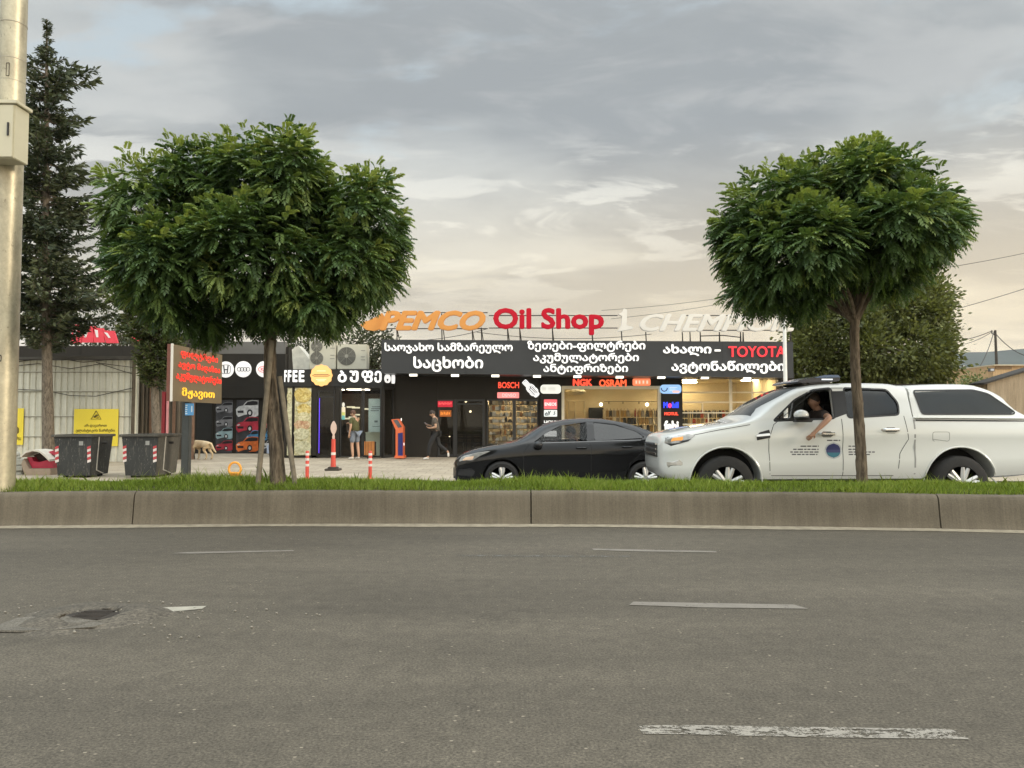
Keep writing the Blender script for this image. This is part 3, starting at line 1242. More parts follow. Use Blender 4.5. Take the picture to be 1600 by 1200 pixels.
# ------------------------------------------------------------------ steel pole with its cabinet
PY = 9.45
pb = at(-2, 745, PY)
pole = thing('utility_pole', 'thick pale steel pole with a beige cabinet, standing in the grass at the left edge', 'pole', (pb.x, PY, 0.38))


def pole_material():
    m = bpy.data.materials.new('galvanised pole')
    n = NT(m)
    c = n.coord()
    f = n.noise(n.coord(scale=(1, 1, 0.5)), 5, 6, 0.62, 0.6)
    g = n.noise(c, 26, 5, 0.7)
    col = n.ramp(f, [(0.25, (0.33, 0.29, 0.21)), (0.55, (0.52, 0.47, 0.34)), (0.8, (0.62, 0.57, 0.43))])
    spots = n.ramp(n.noise(n.coord(scale=(1, 1, 0.6)), 17, 4, 0.62), [(0.64, 0.0), (0.70, 1.0)])
    col = n.mix(n.mix(0.6, (0, 0, 0), spots), col, (0.16, 0.14, 0.10))
    n.color(n.mix(0.35, col, n.ramp(g, [(0.3, 0.35), (0.7, 0.65)]), 'OVERLAY'))
    n.b.inputs['Roughness'].default_value = 0.42
    n.b.inputs['Metallic'].default_value = 0.45
    n.bump(g, 0.25, 0.006)
    return m


ztop = Z(0, PY) + 3.0
zs = np.linspace(0.30, ztop, 26)
MB().tube([(pb.x + 0.02 * (z - .4) / 8, PY, z) for z in zs], list(np.linspace(0.178, 0.132, 26)), 28).build('shaft', pole_material(), pole, smooth=True)
rg = MB()
for v in (40, 96, 130):
    zc = Z(v, PY)
    rg.lathe([(0.149, zc - 0.006), (0.153, zc - 0.004), (0.153, zc + 0.004), (0.149, zc + 0.006)], 28, (pb.x + 0.015, PY, 0))
rg.build_each('weld_ring', mat('weld', (0.42, 0.38, 0.30), 0.5, 0.3), pole)
hc = at(12, 108, PY - 0.15)
hh = MB()
for dx in (-0.018, 0.018):
    hh.tube([(hc.x + dx, PY - 0.15, hc.z - 0.08), (hc.x + dx, PY - 0.15, hc.z + 0.08)], 0.004, 6)
for dz in (-0.08, 0.08):
    hh.tube([(hc.x - 0.018, PY - 0.15, hc.z + dz), (hc.x + 0.018, PY - 0.15, hc.z + dz)], 0.004, 6)
hh.build('hatch_outline', mat('dark seam', (0.08, 0.07, 0.05), 0.8), pole)
M_CAB = mat('beige cabinet paint', (0.58, 0.54, 0.40), 0.42, var=0.05, scale=3)
BY0, BY1 = 9.03, 9.30
fr = at(23, 200, BY0)
zt_, zb_ = Z(163, BY0, 20), Z(247, BY0, 20)
bx1, bx0 = fr.x, fr.x - 0.52
cab = MB().box((bx0, BY0, zb_), (bx1, BY1, zt_)).build('cabinet', M_CAB, pole, bevel=0.008)
MB().prism([(bx0 - 0.03, zt_ + 0.003), (bx1 + 0.035, zt_ + 0.003), (bx1 + 0.035, zt_ + 0.045), (bx0 - 0.03, zt_ + 0.06)], BY0 - 0.03, BY1 + 0.01).build('cabinet_lid', M_CAB, pole, bevel=0.005)
MB().box((bx0 + 0.01, BY0 - 0.014, zb_ + 0.012), (bx1 - 0.012, BY0 - 0.003, zt_ - 0.008)).build('cabinet_door', M_CAB, pole, bevel=0.004)
lk = at(14, 203, BY0)
MB().box((lk.x - 0.009, BY0 - 0.03, lk.z - 0.075), (lk.x + 0.012, BY0 - 0.012, lk.z + 0.085)).build('lock', mat('black latch', (0.03, 0.03, 0.03), 0.4), pole, bevel=0.003)
MB().box((bx0 + 0.1, BY1 - 0.002, zb_ + 0.1), (bx0 + 0.4, PY - 0.1, zb_ + 0.16)).box((bx0 + 0.1, BY1 - 0.002, zt_ - 0.16), (bx0 + 0.4, PY - 0.1, zt_ - 0.1)).build_each('bracket', mat('steel bracket', (0.3, 0.29, 0.26), 0.5, 0.6), pole)
num = text_shape('0', 0.0, 0, 0.004)
fit(num, 0.03, 0.085)
nc = at(0, 560, PY - 0.158)
num.v = [(nc.x - 0.005 + a, PY - 0.166 - c + 0.0005, nc.z - 0.04 + b) for a, b, c in num.v]
num.build('stencil', mat('stencil black', (0.04, 0.035, 0.03), 0.8), pole, fix=False)
# ------------------------------------------------------------------ building materials
GZ = -0.13                                            # forecourt level
M_CLAD = mat('anthracite cladding', (0.034, 0.034, 0.034), 0.5, var=0.10, scale=0.8, spec=0.2)
M_CLADB = mat('brown black cladding', (0.027, 0.024, 0.020), 0.5, var=0.15, scale=0.8, spec=0.2)
M_BAND = mat('charcoal composite panel', (0.048, 0.050, 0.053), 0.38, var=0.08, scale=0.6, spec=0.25)
M_GREY = mat('grey roof panel', (0.15, 0.145, 0.135), 0.6, var=0.1, scale=1)
M_FRAME = mat('dark window frame', (0.028, 0.028, 0.028), 0.4, var=0.1)
M_CREAM = mat('cream frame', (0.72, 0.66, 0.52), 0.5, var=0.05)
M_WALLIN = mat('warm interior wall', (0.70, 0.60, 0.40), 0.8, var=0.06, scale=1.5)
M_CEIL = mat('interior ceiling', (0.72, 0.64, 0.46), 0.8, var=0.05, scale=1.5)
M_FLOORIN = mat('interior floor', (0.30, 0.26, 0.20), 0.5, var=0.15, scale=2)
M_WHITE_LIT = glow('lit white letters', (1.0, 0.985, 0.95), 0.85)
M_RED_LIT = glow('lit red letters', (1.0, 0.035, 0.03), 1.0)
M_RED2_LIT = glow('lit bright red letters', (1.0, 0.09, 0.045), 1.3)
M_LAMP = glow('lamp white', (1.0, 0.95, 0.78), 2.4)
M_STEEL = mat('dark steel tube', (0.05, 0.045, 0.04), 0.6, 0.5, 0.2)


def glass(name, tint, alpha, rough=0.02):
    m = bpy.data.materials.new(name)
    n = NT(m)
    n.b.inputs['Base Color'].default_value = (tint[0], tint[1], tint[2], 1)
    n.b.inputs['Roughness'].default_value = rough
    n.b.inputs['Specular IOR Level'].default_value = 0.5
    t = n.N.new('ShaderNodeBsdfTransparent')
    t.inputs['Color'].default_value = (1 - 0.25 * alpha, 1 - 0.22 * alpha, 1 - 0.25 * alpha, 1)
    ms = n.N.new('ShaderNodeMixShader')
    wv = n.noise(n.coord(), 0.9, 2, 0.5)
    n.L.new(n.ramp(wv, [(0.3, alpha * 0.92), (0.7, min(1, alpha * 1.08))]), ms.inputs[0])
    n.L.new(t.outputs[0], ms.inputs[1])
    n.L.new(n.b.outputs[0], ms.inputs[2])
    n.L.new(ms.outputs[0], n.out.inputs['Surface'])
    return m


M_GLASS = glass('shop glass', (0.02, 0.02, 0.02), 0.10)
M_GLASSD = glass('tinted shop glass', (0.025, 0.022, 0.018), 0.42)


def pbox(mb, u0, u1, v0, v1, Y, thick, proud=0.0):
    """A slab on a wall that faces the road: pixel rectangle at depth Y, thickness going back."""
    a, b = at(u0, v1, Y), at(u1, v0, Y)
    return mb.box((a.x, Y - proud, a.z), (b.x, Y - proud + thick, b.z))


def panel(name, parent, u0, u1, v0, v1, Y, thick, m, bevel=0.0):
    return pbox(MB(), u0, u1, v0, v1, Y, thick).build(name, m, parent, bevel=bevel)


def frame_mb(u0, u1, v0, v1, Y, w, d):
    a, b = at(u0, v1, Y), at(u1, v0, Y)
    mb = MB()
    mb.box((a.x, Y, a.z), (a.x + w, Y + d, b.z)).box((b.x - w, Y, a.z), (b.x, Y + d, b.z))
    mb.box((a.x + w, Y, b.z - w), (b.x - w, Y + d, b.z)).box((a.x + w, Y, a.z), (b.x - w, Y + d, a.z + w))
    return mb


def window(parent, u0, u1, v0, v1, Y, mframe, mglass, w=0.06, d=0.1, mull=()):
    """window > frame is the part, its pane the sub-part; mull: list of ('v', u) or ('h', v, u0, u1)."""
    mb = frame_mb(u0, u1, v0, v1, Y, w, d)
    a, b = at(u0, v1, Y), at(u1, v0, Y)
    for q in mull:
        if q[0] == 'v':
            x = X(q[1], Y)
            ww = q[2] if len(q) > 2 else w
            mb.box((x - ww / 2, Y + 0.003, a.z + w), (x + ww / 2, Y + d - 0.003, b.z - w))
        else:
            z = Z(q[1], Y)
            x0 = X(q[2], Y) if len(q) > 2 else a.x + w
            x1 = X(q[3], Y) if len(q) > 2 else b.x - w
            mb.box((x0, Y + 0.006, z - w / 2), (x1, Y + d - 0.006, z + w / 2))
    fr_ = mb.build('window', mframe, parent)
    p = MB().box((a.x + w, Y + d * 0.45, a.z + w), (b.x - w, Y + d * 0.45 + 0.012, b.z - w))
    l = parent.location
    p.v = [(q[0] - l[0], q[1] - l[1], q[2] - l[2]) for q in p.v]
    p.build('pane', mglass, fr_, world=False)
    return fr_


# ------------------------------------------------------------------ the shop
SY = 28.6
BY = 27.2
shop = thing('shop_building', 'long low dark shop with a charcoal sign band of white lettering and lit windows', 'shop', (2.5, SY, GZ))
bl, br_, bt, bb = X(595, BY), X(1241, BY), Z(532, BY), Z(586, BY)
# canopy band, slightly deeper towards its right end
MB().add([(bl, BY, Z(583, BY)), (br_, BY, Z(590.5, BY)), (br_, BY, Z(534, BY)), (bl, BY, Z(530.5, BY)),
          (bl, BY + 1.5, Z(583, BY)), (br_, BY + 1.5, Z(590.5, BY)), (br_, BY + 1.5, Z(534, BY)), (bl, BY + 1.5, Z(530.5, BY))],
         [(0, 1, 2, 3), (5, 4, 7, 6), (4, 0, 3, 7), (1, 5, 6, 2), (3, 2, 6, 7), (4, 5, 1, 0)]).build('sign_band', M_BAND, shop)
sm = MB()
for u in (728, 862, 1000, 1130):
    x = X(u, BY)
    sm.box((x - 0.006, BY - 0.002, Z(585.5, BY)), (x + 0.006, BY + 0.01, Z(533.5, BY)))
sm.build_each('panel_joint', mat('panel joint', (0.02, 0.02, 0.022), 0.6, var=0), shop)
for s, u0, u1, v0, v1 in (("საოჯახო სამზარეულო", 601, 801, 535.5, 552.5), ("საცხობი", 646, 755, 557, 581), ("ზეთები-ფილტრები", 824, 1008, 532.5, 550),
                          ("აკუმულატორები", 833, 998, 551.5, 568), ("ანტიფრიზები", 849, 981, 568.5, 585), ("ახალი", 1036, 1111, 538, 556.5),
                          ("ავტონაწილები", 1049, 1226, 564, 584)):
    text(shop, s, u0, u1, v0, v1, BY, M_WHITE_LIT, bold=0.028)
panel('lettering', shop, 1117, 1126, 546, 549, BY - 0.05, 0.05, M_WHITE_LIT)
text(shop, "TOYOTA", 1138, 1227, 541, 558, BY, glow('lit rose red letters', (1.0, 0.045, 0.06), 0.9), bold=0.012)
# solid parts of the front wall
wl = MB()
pbox(wl, 606, 684, 583, 715.3, SY, 0.25)
pbox(wl, 684, 845, 583, 624, SY, 0.25)
pbox(wl, 757, 761, 624, 715.3, SY, 0.25)
pbox(wl, 684, 757, 712.5, 715.3, SY, 0.25)
pbox(wl, 757, 845, 700, 715.3, SY, 0.25)
pbox(wl, 841, 845, 624, 700, SY, 0.25)
pbox(wl, 845, 877, 583, 715.3, SY, 0.32, 0.1)
pbox(wl, 877, 1033, 583, 603, SY, 0.25)
pbox(wl, 1033, 1065, 583, 715.3, SY, 0.32, 0.1)
pbox(wl, 1218, 1241, 583, 715.3, SY, 0.25)
wl.build_each('wall', M_CLADB, shop)
jn = MB()
for u in (624, 660, 705, 741, 776, 810):
    pbox(jn, u - .15, u + .15, 590, 623, SY - 0.004, 0.01)
pbox(jn, 611, 684, 619.6, 620, SY - 0.004, 0.01)
pbox(jn, 611, 684, 652.6, 653, SY - 0.004, 0.01)
pbox(jn, 640, 640.4, 590, 714, SY - 0.004, 0.01)
jn.build_each('cladding_joint', mat('cladding joint', (0.012, 0.012, 0.012), 0.7, var=0), shop)
# rooms behind the glass
RY1 = 34.0


def room(parent, u0, u1, vtop, Y1, wallm, ceilm, name='room'):
    x0, x1 = X(u0, SY), X(u1, SY)
    zt = Z(vtop, SY)
    w = MB()
    y0 = SY + 0.26
    w.box((x0 - 0.08, y0, GZ), (x0, Y1, zt)).box((x1, y0, GZ), (x1 + 0.08, Y1, zt)).box((x0 - 0.08, Y1, GZ), (x1 + 0.08, Y1 + 0.08, zt))
    o = w.build('interior_wall', wallm, parent)
    MB().box((x0 - 0.08, y0, zt), (x1 + 0.08, Y1 + 0.08, zt + 0.05)).build('ceiling', ceilm, parent)
    MB().box((x0, y0, GZ + 0.005), (x1, Y1, GZ + 0.03)).build('interior_floor', M_FLOORIN, parent)
    return x0, x1, zt


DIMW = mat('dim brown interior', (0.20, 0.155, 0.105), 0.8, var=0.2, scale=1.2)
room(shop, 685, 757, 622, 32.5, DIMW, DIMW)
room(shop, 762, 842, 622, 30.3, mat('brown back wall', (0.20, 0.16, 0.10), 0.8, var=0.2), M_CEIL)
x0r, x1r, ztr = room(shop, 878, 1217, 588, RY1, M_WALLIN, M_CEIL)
# roof of the shop
MB().box((X(606, SY), BY + 1.51, Z(560, BY)), (X(1240, SY), 36, Z(560, BY) + 0.12)).build('roof', M_GREY, shop)
# windows
window(shop, 684, 711, 624, 713, SY, M_FRAME, M_GLASSD, 0.07)
window(shop, 711, 757, 624, 713, SY, M_FRAME, M_GLASSD, 0.07, mull=[('h', 631)])
window(shop, 760, 803, 624, 701, SY, M_FRAME, M_GLASS, 0.05)
window(shop, 803, 842, 624, 701, SY, M_FRAME, M_GLASS, 0.07)
window(shop, 877, 1033, 603, 714, SY - 0.06, M_CREAM, M_GLASS, 0.12, 0.16)
window(shop, 1065, 1218, 590.5, 714, SY, M_CREAM, M_GLASS, 0.045, 0.1, mull=[('v', 1142.5, 0.10), ('h', 613), ('h', 628.5), ('h', 645), ('h', 663), ('v', 1176, 0.03)])
xm = MB()
for u, v0, v1 in ((1098, 628.5, 645), (1107, 645, 663), (1176, 628.5, 645), (1187, 645, 663)):
    pbox(xm, u - .7, u + .7, v0, v1, SY + 0.02, 0.05)
xm.build_each('glazing_bar', M_CREAM, shop)
# ceiling panels that light the rooms
cp = MB()
for u, v in ((1074, 597), (1074, 601), (1076, 606.5), (1176, 597), (1174, 601), (1171, 606.5), (905, 611), (985, 611)):
    Yc = {597: 29.6, 601: 31.2, 606.5: 33.2, 611: 31}[v]
    x = X(u, Yc)
    cp.box((x - 0.32, Yc - 0.28, ztr - 0.03), (x + 0.32, Yc + 0.28, ztr - 0.002))
ob = cp.build_each('ceiling_light', glow('warm ceiling light', (1.0, 0.80, 0.47), 24.0), shop)
cp = MB()
for Yc in (29.3,):
    cp.box((X(764, SY), Yc - 0.1, Z(622, SY) - 0.04), (X(840, SY), Yc + 0.1, Z(622, SY) - 0.005))
cp.build('strip_light', glow('strip light', (1.0, 0.84, 0.55), 60.0), shop)
dl = MB()
for u, v, Yc in ((735, 643, 32.0), (702, 681, 31.8), (728, 627, 30.5)):
    p = at(u, v, Yc)
    dl.ball(tuple(p), 0.05, 8, 6)
dl.build_each('pendant_lamp', glow('small warm bulb', (1.0, 0.8, 0.5), 7.0), shop)
# counters, dark screen, small door in the big room
panel('wall_screen', shop, 920, 943, 637, 658, RY1 - 0.1, 0.08, mat('dark screen', (0.02, 0.022, 0.024), 0.3, var=0.2))
panel('back_door', shop, 1152, 1177, 635, 690, RY1 - 0.06, 0.05, mat('dark doorway', (0.02, 0.018, 0.016), 0.6))
pipe = MB()
pbox(pipe, 944, 1030, 627, 627.7, RY1 - 0.4, 0.03)
for u in (951, 973, 998):
    pbox(pipe, u, u + 1, 627.7, 631, RY1 - 0.4, 0.05)
pipe.build('light_rail', M_STEEL, shop)
blb = MB()
for u, v in ((939, 632), (1011, 632)):
    blb.ball(tuple(at(u, v, RY1 - 0.5)), 0.07, 10, 6)
blb.build_each('spot_bulb', glow('spot bulb', (1, 0.86, 0.55), 14), shop)
lamp = at(899, 613, 31.0)
MB().lathe([(0.0, 0.0), (0.30, 0.02), (0.42, 0.12), (0.36, 0.2), (0.0, 0.22)], 20, (lamp.x, 31.0, lamp.z - 0.1)).build('ceiling_lamp', mat('pale shade', (0.6, 0.55, 0.42), 0.6), shop)

# shelving in the big rooms, its bottles one by one
shelf_m = mat('pale shelf', (0.60, 0.52, 0.36), 0.6)


def shelving(label, ulist, vlist, Y, depth=0.35, m=shelf_m, t=0.03):
    a = at(ulist[0], vlist[-1], Y)
    b = at(ulist[-1], vlist[0], Y)
    sh = thing('shelving', label, 'shelves', ((a.x + b.x) / 2, Y, GZ))
    up = MB()
    for u in ulist:
        x = X(u, Y)
        up.box((x - t / 2, Y, GZ), (x + t / 2, Y + depth, b.z))
    up.build('upright', m, sh)
    for v in vlist:
        z = Z(v, Y)
        MB().box((a.x - t, Y - 0.004, z - t), (b.x + t, Y + depth + 0.003, z)).build('shelf', m, sh)
    return sh


shelving('pale wooden wall shelves of oil bottles seen through the wide cream framed window', [944, 969, 995, 1021, 1034], [640, 651.5, 663, 675], 33.3)
shelving('open rack of small goods at the left inside the wide cream framed window', [889, 899, 914], [626, 642, 655, 668], 32.6)
shelving('long low shelves of goods along the back of the rightmost lit shop window', [1062, 1079, 1120, 1146], [640, 653, 665], 33.3)


def bottle_mesh(m, w, h):
    mb = MB().box((-w / 2, -0.05, 0), (w / 2, 0.05, h * 0.72))
    mb.prism([(-w / 2, h * 0.72), (w / 2, h * 0.72), (w * 0.12, h * 0.9), (-w * 0.3, h * 0.9)], -0.045, 0.045)
    mb.box((-w * 0.25, -0.025, h * 0.9), (w * 0.08, 0.025, h))
    return mb, m


BT = []
for nm, c in (('amber', (0.30, 0.19, 0.06)), ('black', (0.03, 0.03, 0.03)), ('grey', (0.25, 0.23, 0.2)), ('white', (0.62, 0.57, 0.46)), ('red', (0.35, 0.05, 0.03))):
    BT.append((nm, mat('bottle ' + nm, c, 0.4, var=0.1)))
proto = {}


def bottle(nm, m, loc, place):
    if nm not in proto:
        mb, mm = bottle_mesh(m, 0.13, 0.30)
        o = mb.build('oil_bottle', mm)
        proto[nm] = o
    else:
        o = proto[nm].copy()
        COL.objects.link(o)
    o.location = loc
    return tag(o, f'small {nm} oil bottle standing in a row on the {place}', 'bottle', f'{nm} oil bottles on the {place}')


for (ua, ub), vs_, Y, place, wts in ((((945.5, 968), None), None, None, None, None),) if False else (
        ((945, 1034), (651.5, 663, 675), 33.35, 'wall shelves behind the wide window', [6, 3, 2, 1, 1]),
        ((1063, 1146), (653, 665), 33.35, 'low shelves of the rightmost window', [1, 4, 3, 1, 2])):
    for v in vs_:
        x, x1 = X(ua, Y) + 0.12, X(ub, Y) - 0.1
        z = Z(v, Y)
        while x < x1:
            k = random.choices(range(5), wts)[0]
            if random.random() < 0.93:
                key = BT[k][0] + place
                if key not in proto:
                    mb, mm = bottle_mesh(BT[k][1], 0.125, 0.36)
                    o = mb.build('oil_bottle', mm)
                    proto[key] = o
                else:
                    o = proto[key].copy()
                    COL.objects.link(o)
                o.location = (x, Y + random.uniform(0.06, 0.1), z)
                tag(o, f'small {BT[k][0]} oil bottle in a row on the {place}', 'bottle', f'{BT[k][0]} oil bottles on the {place}')
            x += random.choice([0.145, 0.15, 0.155, 0.19])

# the two lit display windows full of small goods
disp = shelving('tall display shelves packed with small boxed goods behind the two narrow lit windows', [763, 781, 801, 806, 824, 841], [632, 641, 650.5, 660, 669.5, 679, 688.5, 698], 29.0, 0.3, mat('dark shelf', (0.07, 0.06, 0.045), 0.6), 0.014)
goods = [('white', (0.75, 0.72, 0.62)), ('cream', (0.62, 0.54, 0.36)), ('brown', (0.24, 0.15, 0.08)), ('black', (0.04, 0.035, 0.03)), ('grey', (0.33, 0.31, 0.27)), ('orange', (0.50, 0.22, 0.07))]
gproto = {}
for (ua, ub) in ((764, 800), (807, 840)):
    for v in (632, 641, 650.5, 660, 669.5, 679, 688.5, 698):
        Y = 29.0
        x, x1, z = X(ua, Y) + 0.02, X(ub, Y) - 0.06, Z(v, Y)
        while x < x1:
            k = random.choices(range(6), [6, 5, 3, 2, 4, 1])[0]
            shp = random.choice(['box', 'can', 'arch'])
            key = (k, shp)
            if key not in gproto:
                w, h = 0.10, 0.185
                mb = MB()
                if shp == 'box':
                    mb.box((-w / 2, -0.05, 0), (w / 2, 0.05, h * 0.9))
                    mb.box((-w / 2 - .002, -0.052, h * .25), (w / 2 + .002, 0.0, h * .5))
                elif shp == 'can':
                    mb.lathe([(0.0, 0), (w / 2, 0), (w / 2, h * .8), (w * .3, h * .9), (w * .3, h), (0, h)], 10)
                else:
                    mb.prism([(-w * .6, 0), (w * .6, 0), (w * .6, h * .35), (w * .35, h * .65), (0, h * .75), (-w * .35, h * .65), (-w * .6, h * .35)], -0.04, 0.04)
                o = mb.build({'box': 'goods_box', 'can': 'goods_can', 'arch': 'goods_pack'}[shp], mat('goods ' + goods[k][0], goods[k][1], 0.5, var=0.2, scale=30), bevel=0.004 if shp == 'box' else 0)
                gproto[key] = o
            else:
                o = gproto[key].copy()
                COL.objects.link(o)
            s = random.uniform(0.8, 1.25)
            o.scale = (s * random.uniform(0.8, 1.4), 1, random.uniform(0.75, 1.15))
            o.location = (x + 0.05, Y + random.uniform(0.07, 0.12), z)
            word = {'box': 'box', 'can': 'can', 'arch': 'rounded pack'}[shp]
            tag(o, f'small {goods[k][0]} {word} on the display shelves behind the narrow lit windows', word.split()[-1], f'{goods[k][0]} {word} goods on the display shelves')
            x += random.choice([0.10, 0.11, 0.12, 0.15])

# dining furniture silhouettes in the dim room
M_BLACKIN = mat('black wood', (0.02, 0.018, 0.016), 0.5)


def dining_chair(label, u, Y, rz):
    t = thing('dining_chair', label, 'chair', (X(u, Y), Y, GZ + 0.03), rz, 'chairs inside the dim brown window')
    for sx in (-0.19, 0.19):
        MB().box((sx - .018, 0.17, 0), (sx + .018, 0.206, 0.92)).build('leg', M_BLACKIN, t, world=False)
        MB().box((sx - .018, -0.2, 0), (sx + .018, -0.165, 0.45)).build('leg', M_BLACKIN, t, world=False)
    MB().box((-.21, -.21, .45), (.21, .165, .49)).build('seat', M_BLACKIN, t, world=False)
    MB().box((-.17, .175, .62), (.17, .2, .68)).box((-.17, .175, .8), (.17, .2, .9)).build('backrest', M_BLACKIN, t, world=False)


for u, Y, rz, w in ((694, 29.6, 0.2, 'leftmost'), (719, 29.7, -0.3, 'second from the left'), (733, 29.5, 0.1, 'third from the left'), (747, 29.9, 0.4, 'rightmost')):
    dining_chair(f'black dining chair behind the dim shop windows, {w} of four', u, Y, rz)
for u, w in ((706, 'left'), (738, 'right')):
    Y = 30.3
    t = thing('dining_table', f'black dining table behind the dim shop windows, the {w} one of two', 'table', (X(u, Y), Y, GZ + 0.03))
    MB().box((-.42, -.35, .72), (.42, .35, .76)).build('tabletop', M_BLACKIN, t, world=False)
    MB().lathe([(.24, 0), (.24, .02), (.03, .04), (.03, .72)], 12).build('leg', M_BLACKIN, t, world=False)

# spotlights under the canopy edge
for i, (u, v) in enumerate(((646, 585.8), (711, 586.4), (774, 587), (839, 587.7), (902, 588.2), (968, 589), (1033, 589.5), (1101, 590), (1167, 590.6))):
    p = at(u, v, BY + 0.12)
    words = ['first', 'second', 'third', 'fourth', 'fifth', 'sixth', 'seventh', 'eighth', 'ninth'][i]
    t = thing('canopy_spotlight', f'white lit spotlight under the sign band of the shop, {words} from the left', 'spotlight', (p.x, p.y, p.z), 0, 'spotlights under the sign band')
    MB().box((-.15, -.05, -.035), (.15, .08, .04)).build('housing', mat('lamp housing', (0.5, 0.5, 0.48), 0.5), t, world=False, bevel=0.01)
    MB().box((-.135, -.056, -.045), (.135, .07, -.036)).box((-.135, -.058, -.03), (.135, -.051, .03)).build('diffuser', M_LAMP, t, world=False)

# ------------------------------------------------------------------ signs on the shop front
FY = SY - 0.12


def round_rect(cx, cz, w, h, r, n=6):
    pts = []
    for sx, sz, a0 in ((1, 1, 0), (-1, 1, 90), (-1, -1, 180), (1, -1, 270)):
        for i in range(n + 1):
            a = R(a0 + 90 * i / n)
            pts.append((cx + sx * (w / 2 - r) + r * math.cos(a), cz + sz * (h / 2 - r) + r * math.sin(a)))
    return pts


def sign_box(label, u0, u1, v0, v1, Y, m, r=0.08, depth=0.1, name='light_box_sign'):
    a, b = at(u0, v1, Y), at(u1, v0, Y)
    t = thing(name, label, 'sign', ((a.x + b.x) / 2, Y, (a.z + b.z) / 2))
    MB().prism(round_rect((a.x + b.x) / 2, (a.z + b.z) / 2, b.x - a.x, b.z - a.z, r), Y, Y + depth).build('sign_face', m, t)
    return t


M_LBW = glow('white light box', (0.95, 0.95, 0.86), 0.85)
M_INK = mat('dark print', (0.03, 0.03, 0.035), 0.6, var=0)
t = sign_box('red lettered sign over a pink box, on the dark wall above the narrow lit windows', 777, 811, 613, 622, SY - 0.1, glow('pink light box', (1.0, 0.30, 0.28), 0.95), 0.02)
text(t, "BOSCH", 778.5, 811, 597, 606.5, SY - 0.02, M_RED2_LIT, bold=0.02)
text(t, "DENSO", 785, 806, 615, 620, SY - 0.1, glow('pale pink print', (1, 0.75, 0.72), 0.9), depth=0.01)
# spark plug shaped sign
sp = [(-0.52, 0.10), (-0.5, 0.13), (-0.40, 0.14), (-0.2, 0.13), (-0.12, 0.20), (0.02, 0.23), (0.16, 0.21), (0.2, 0.24), (0.34, 0.22), (0.40, 0.17), (0.52, 0.15), (0.56, 0.07),
      (0.56, -0.07), (0.52, -0.15), (0.40, -0.17), (0.34, -0.22), (0.2, -0.24), (0.16, -0.21), (0.02, -0.23), (-0.12, -0.20), (-0.2, -0.13), (-0.40, -0.14), (-0.5, -0.13), (-0.52, -0.10)]
c = at(829, 606.5, FY)
ca, sa = math.cos(R(-47)), math.sin(R(-47))
spt = [(c.x + 0.72 * (a * ca - b * sa), c.z + 0.72 * (a * sa + b * ca)) for a, b in sp]
t = thing('spark_plug_sign', 'tilted white spark plug shaped sign on the dark wall by the white light box', 'sign', (c.x, FY, c.z))
MB().prism(spt, FY, FY + 0.08).build('sign_face', glow('lit white sign', (0.95, 0.95, 0.95), 0.85), t)
ln = MB()
for (a0, b0), (a1, b1) in (((-0.1, 0.02), (0.35, 0.02)), ((0.0, 0.1), (0.42, 0.09)), ((-0.02, -0.08), (0.4, -0.09)), ((-.06, .1), (.02, -.08)), ((-.48, .02), (-.44, .02))):
    p, q = [Vector((c.x + 0.72 * (a * ca - b * sa), FY - 0.006, c.z + 0.72 * (a * sa + b * ca))) for a, b in ((a0, b0), (a1, b1))]
    ln.tube([p, q], 0.012, 5)
ln.build('print', M_INK, t)
t = sign_box('blank looking white light box at the top of the column beside the spark plug sign', 844.5, 876.5, 601, 615, FY - 0.02, M_LBW, 0.12)
ln = MB()
for v in (606, 609):
    pbox(ln, 857, 868, v, v + .7, FY - 0.024, 0.003)
pbox(ln, 848, 849, 605, 610, FY - 0.024, 0.003)
pbox(ln, 851, 852, 605, 610, FY - 0.024, 0.003)
ln.build('print', mat('grey print', (0.55, 0.55, 0.5), 0.6), t)
t = sign_box('red square sign with pale lettering on the column under the white light box', 850, 870.5, 624, 639, FY, glow('rose light box', (0.95, 0.16, 0.18), 0.8), 0.02)
text(t, "ENEOS", 851, 869.5, 629, 634, FY, M_WHITE_LIT, bold=0.03, depth=0.01)
t = sign_box('small white sign with dark slanted lettering under the red square sign', 850, 870.5, 640.5, 651, FY, glow('white sign face', (0.85, 0.88, 0.86), 0.8), 0.02)
text(t, "elf", 851.5, 861, 642, 649.5, FY, mat('dark green print', (0.02, 0.05, 0.05), 0.6, var=0), bold=0.02, shear=0.3, depth=0.01)
text(t, "5", 864.5, 868, 643, 648, FY, mat('dark green print', (0.02, 0.05, 0.05), 0.6, var=0), bold=0.03, shear=0.2, depth=0.01)
t = sign_box('tall black sign with white stacked lettering partly hidden by the black sedan', 849, 872, 655, 670, FY, M_CLAD, 0.02)
text(t, "LIQUI", 850, 869, 657, 661.5, FY, M_WHITE_LIT, bold=0.035, depth=0.01)
text(t, "MOLY", 850, 869, 663, 667.5, FY, M_WHITE_LIT, bold=0.035, depth=0.01)
sign_box('plain white sign lowest on the column, seen through the black sedan', 850, 870, 673, 682, FY, glow('white low sign', (0.9, 0.9, 0.92), 0.75), 0.02)
t = thing('wall_sign', 'lit red slanted letters left over the wide cream framed window', 'sign', at(910, 597, SY))
text(t, "NGK", 895, 925, 592, 603, SY - 0.01, M_RED2_LIT, bold=0.05, depth=0.06)
t = thing('wall_sign', 'lit orange red capital letters in the middle over the wide cream framed window', 'sign', at(958, 597, SY))
text(t, "OSRAM", 936, 978.5, 593, 604, SY - 0.01, glow('lit orange red letters', (1.0, 0.13, 0.045), 1.3), bold=0.03, depth=0.06)
t = sign_box('small orange light box right over the wide cream framed window', 989, 1016.5, 591.5, 602.5, SY - 0.08, glow('orange light box', (1.0, 0.25, 0.11), 1.0), 0.05)
ln = MB()
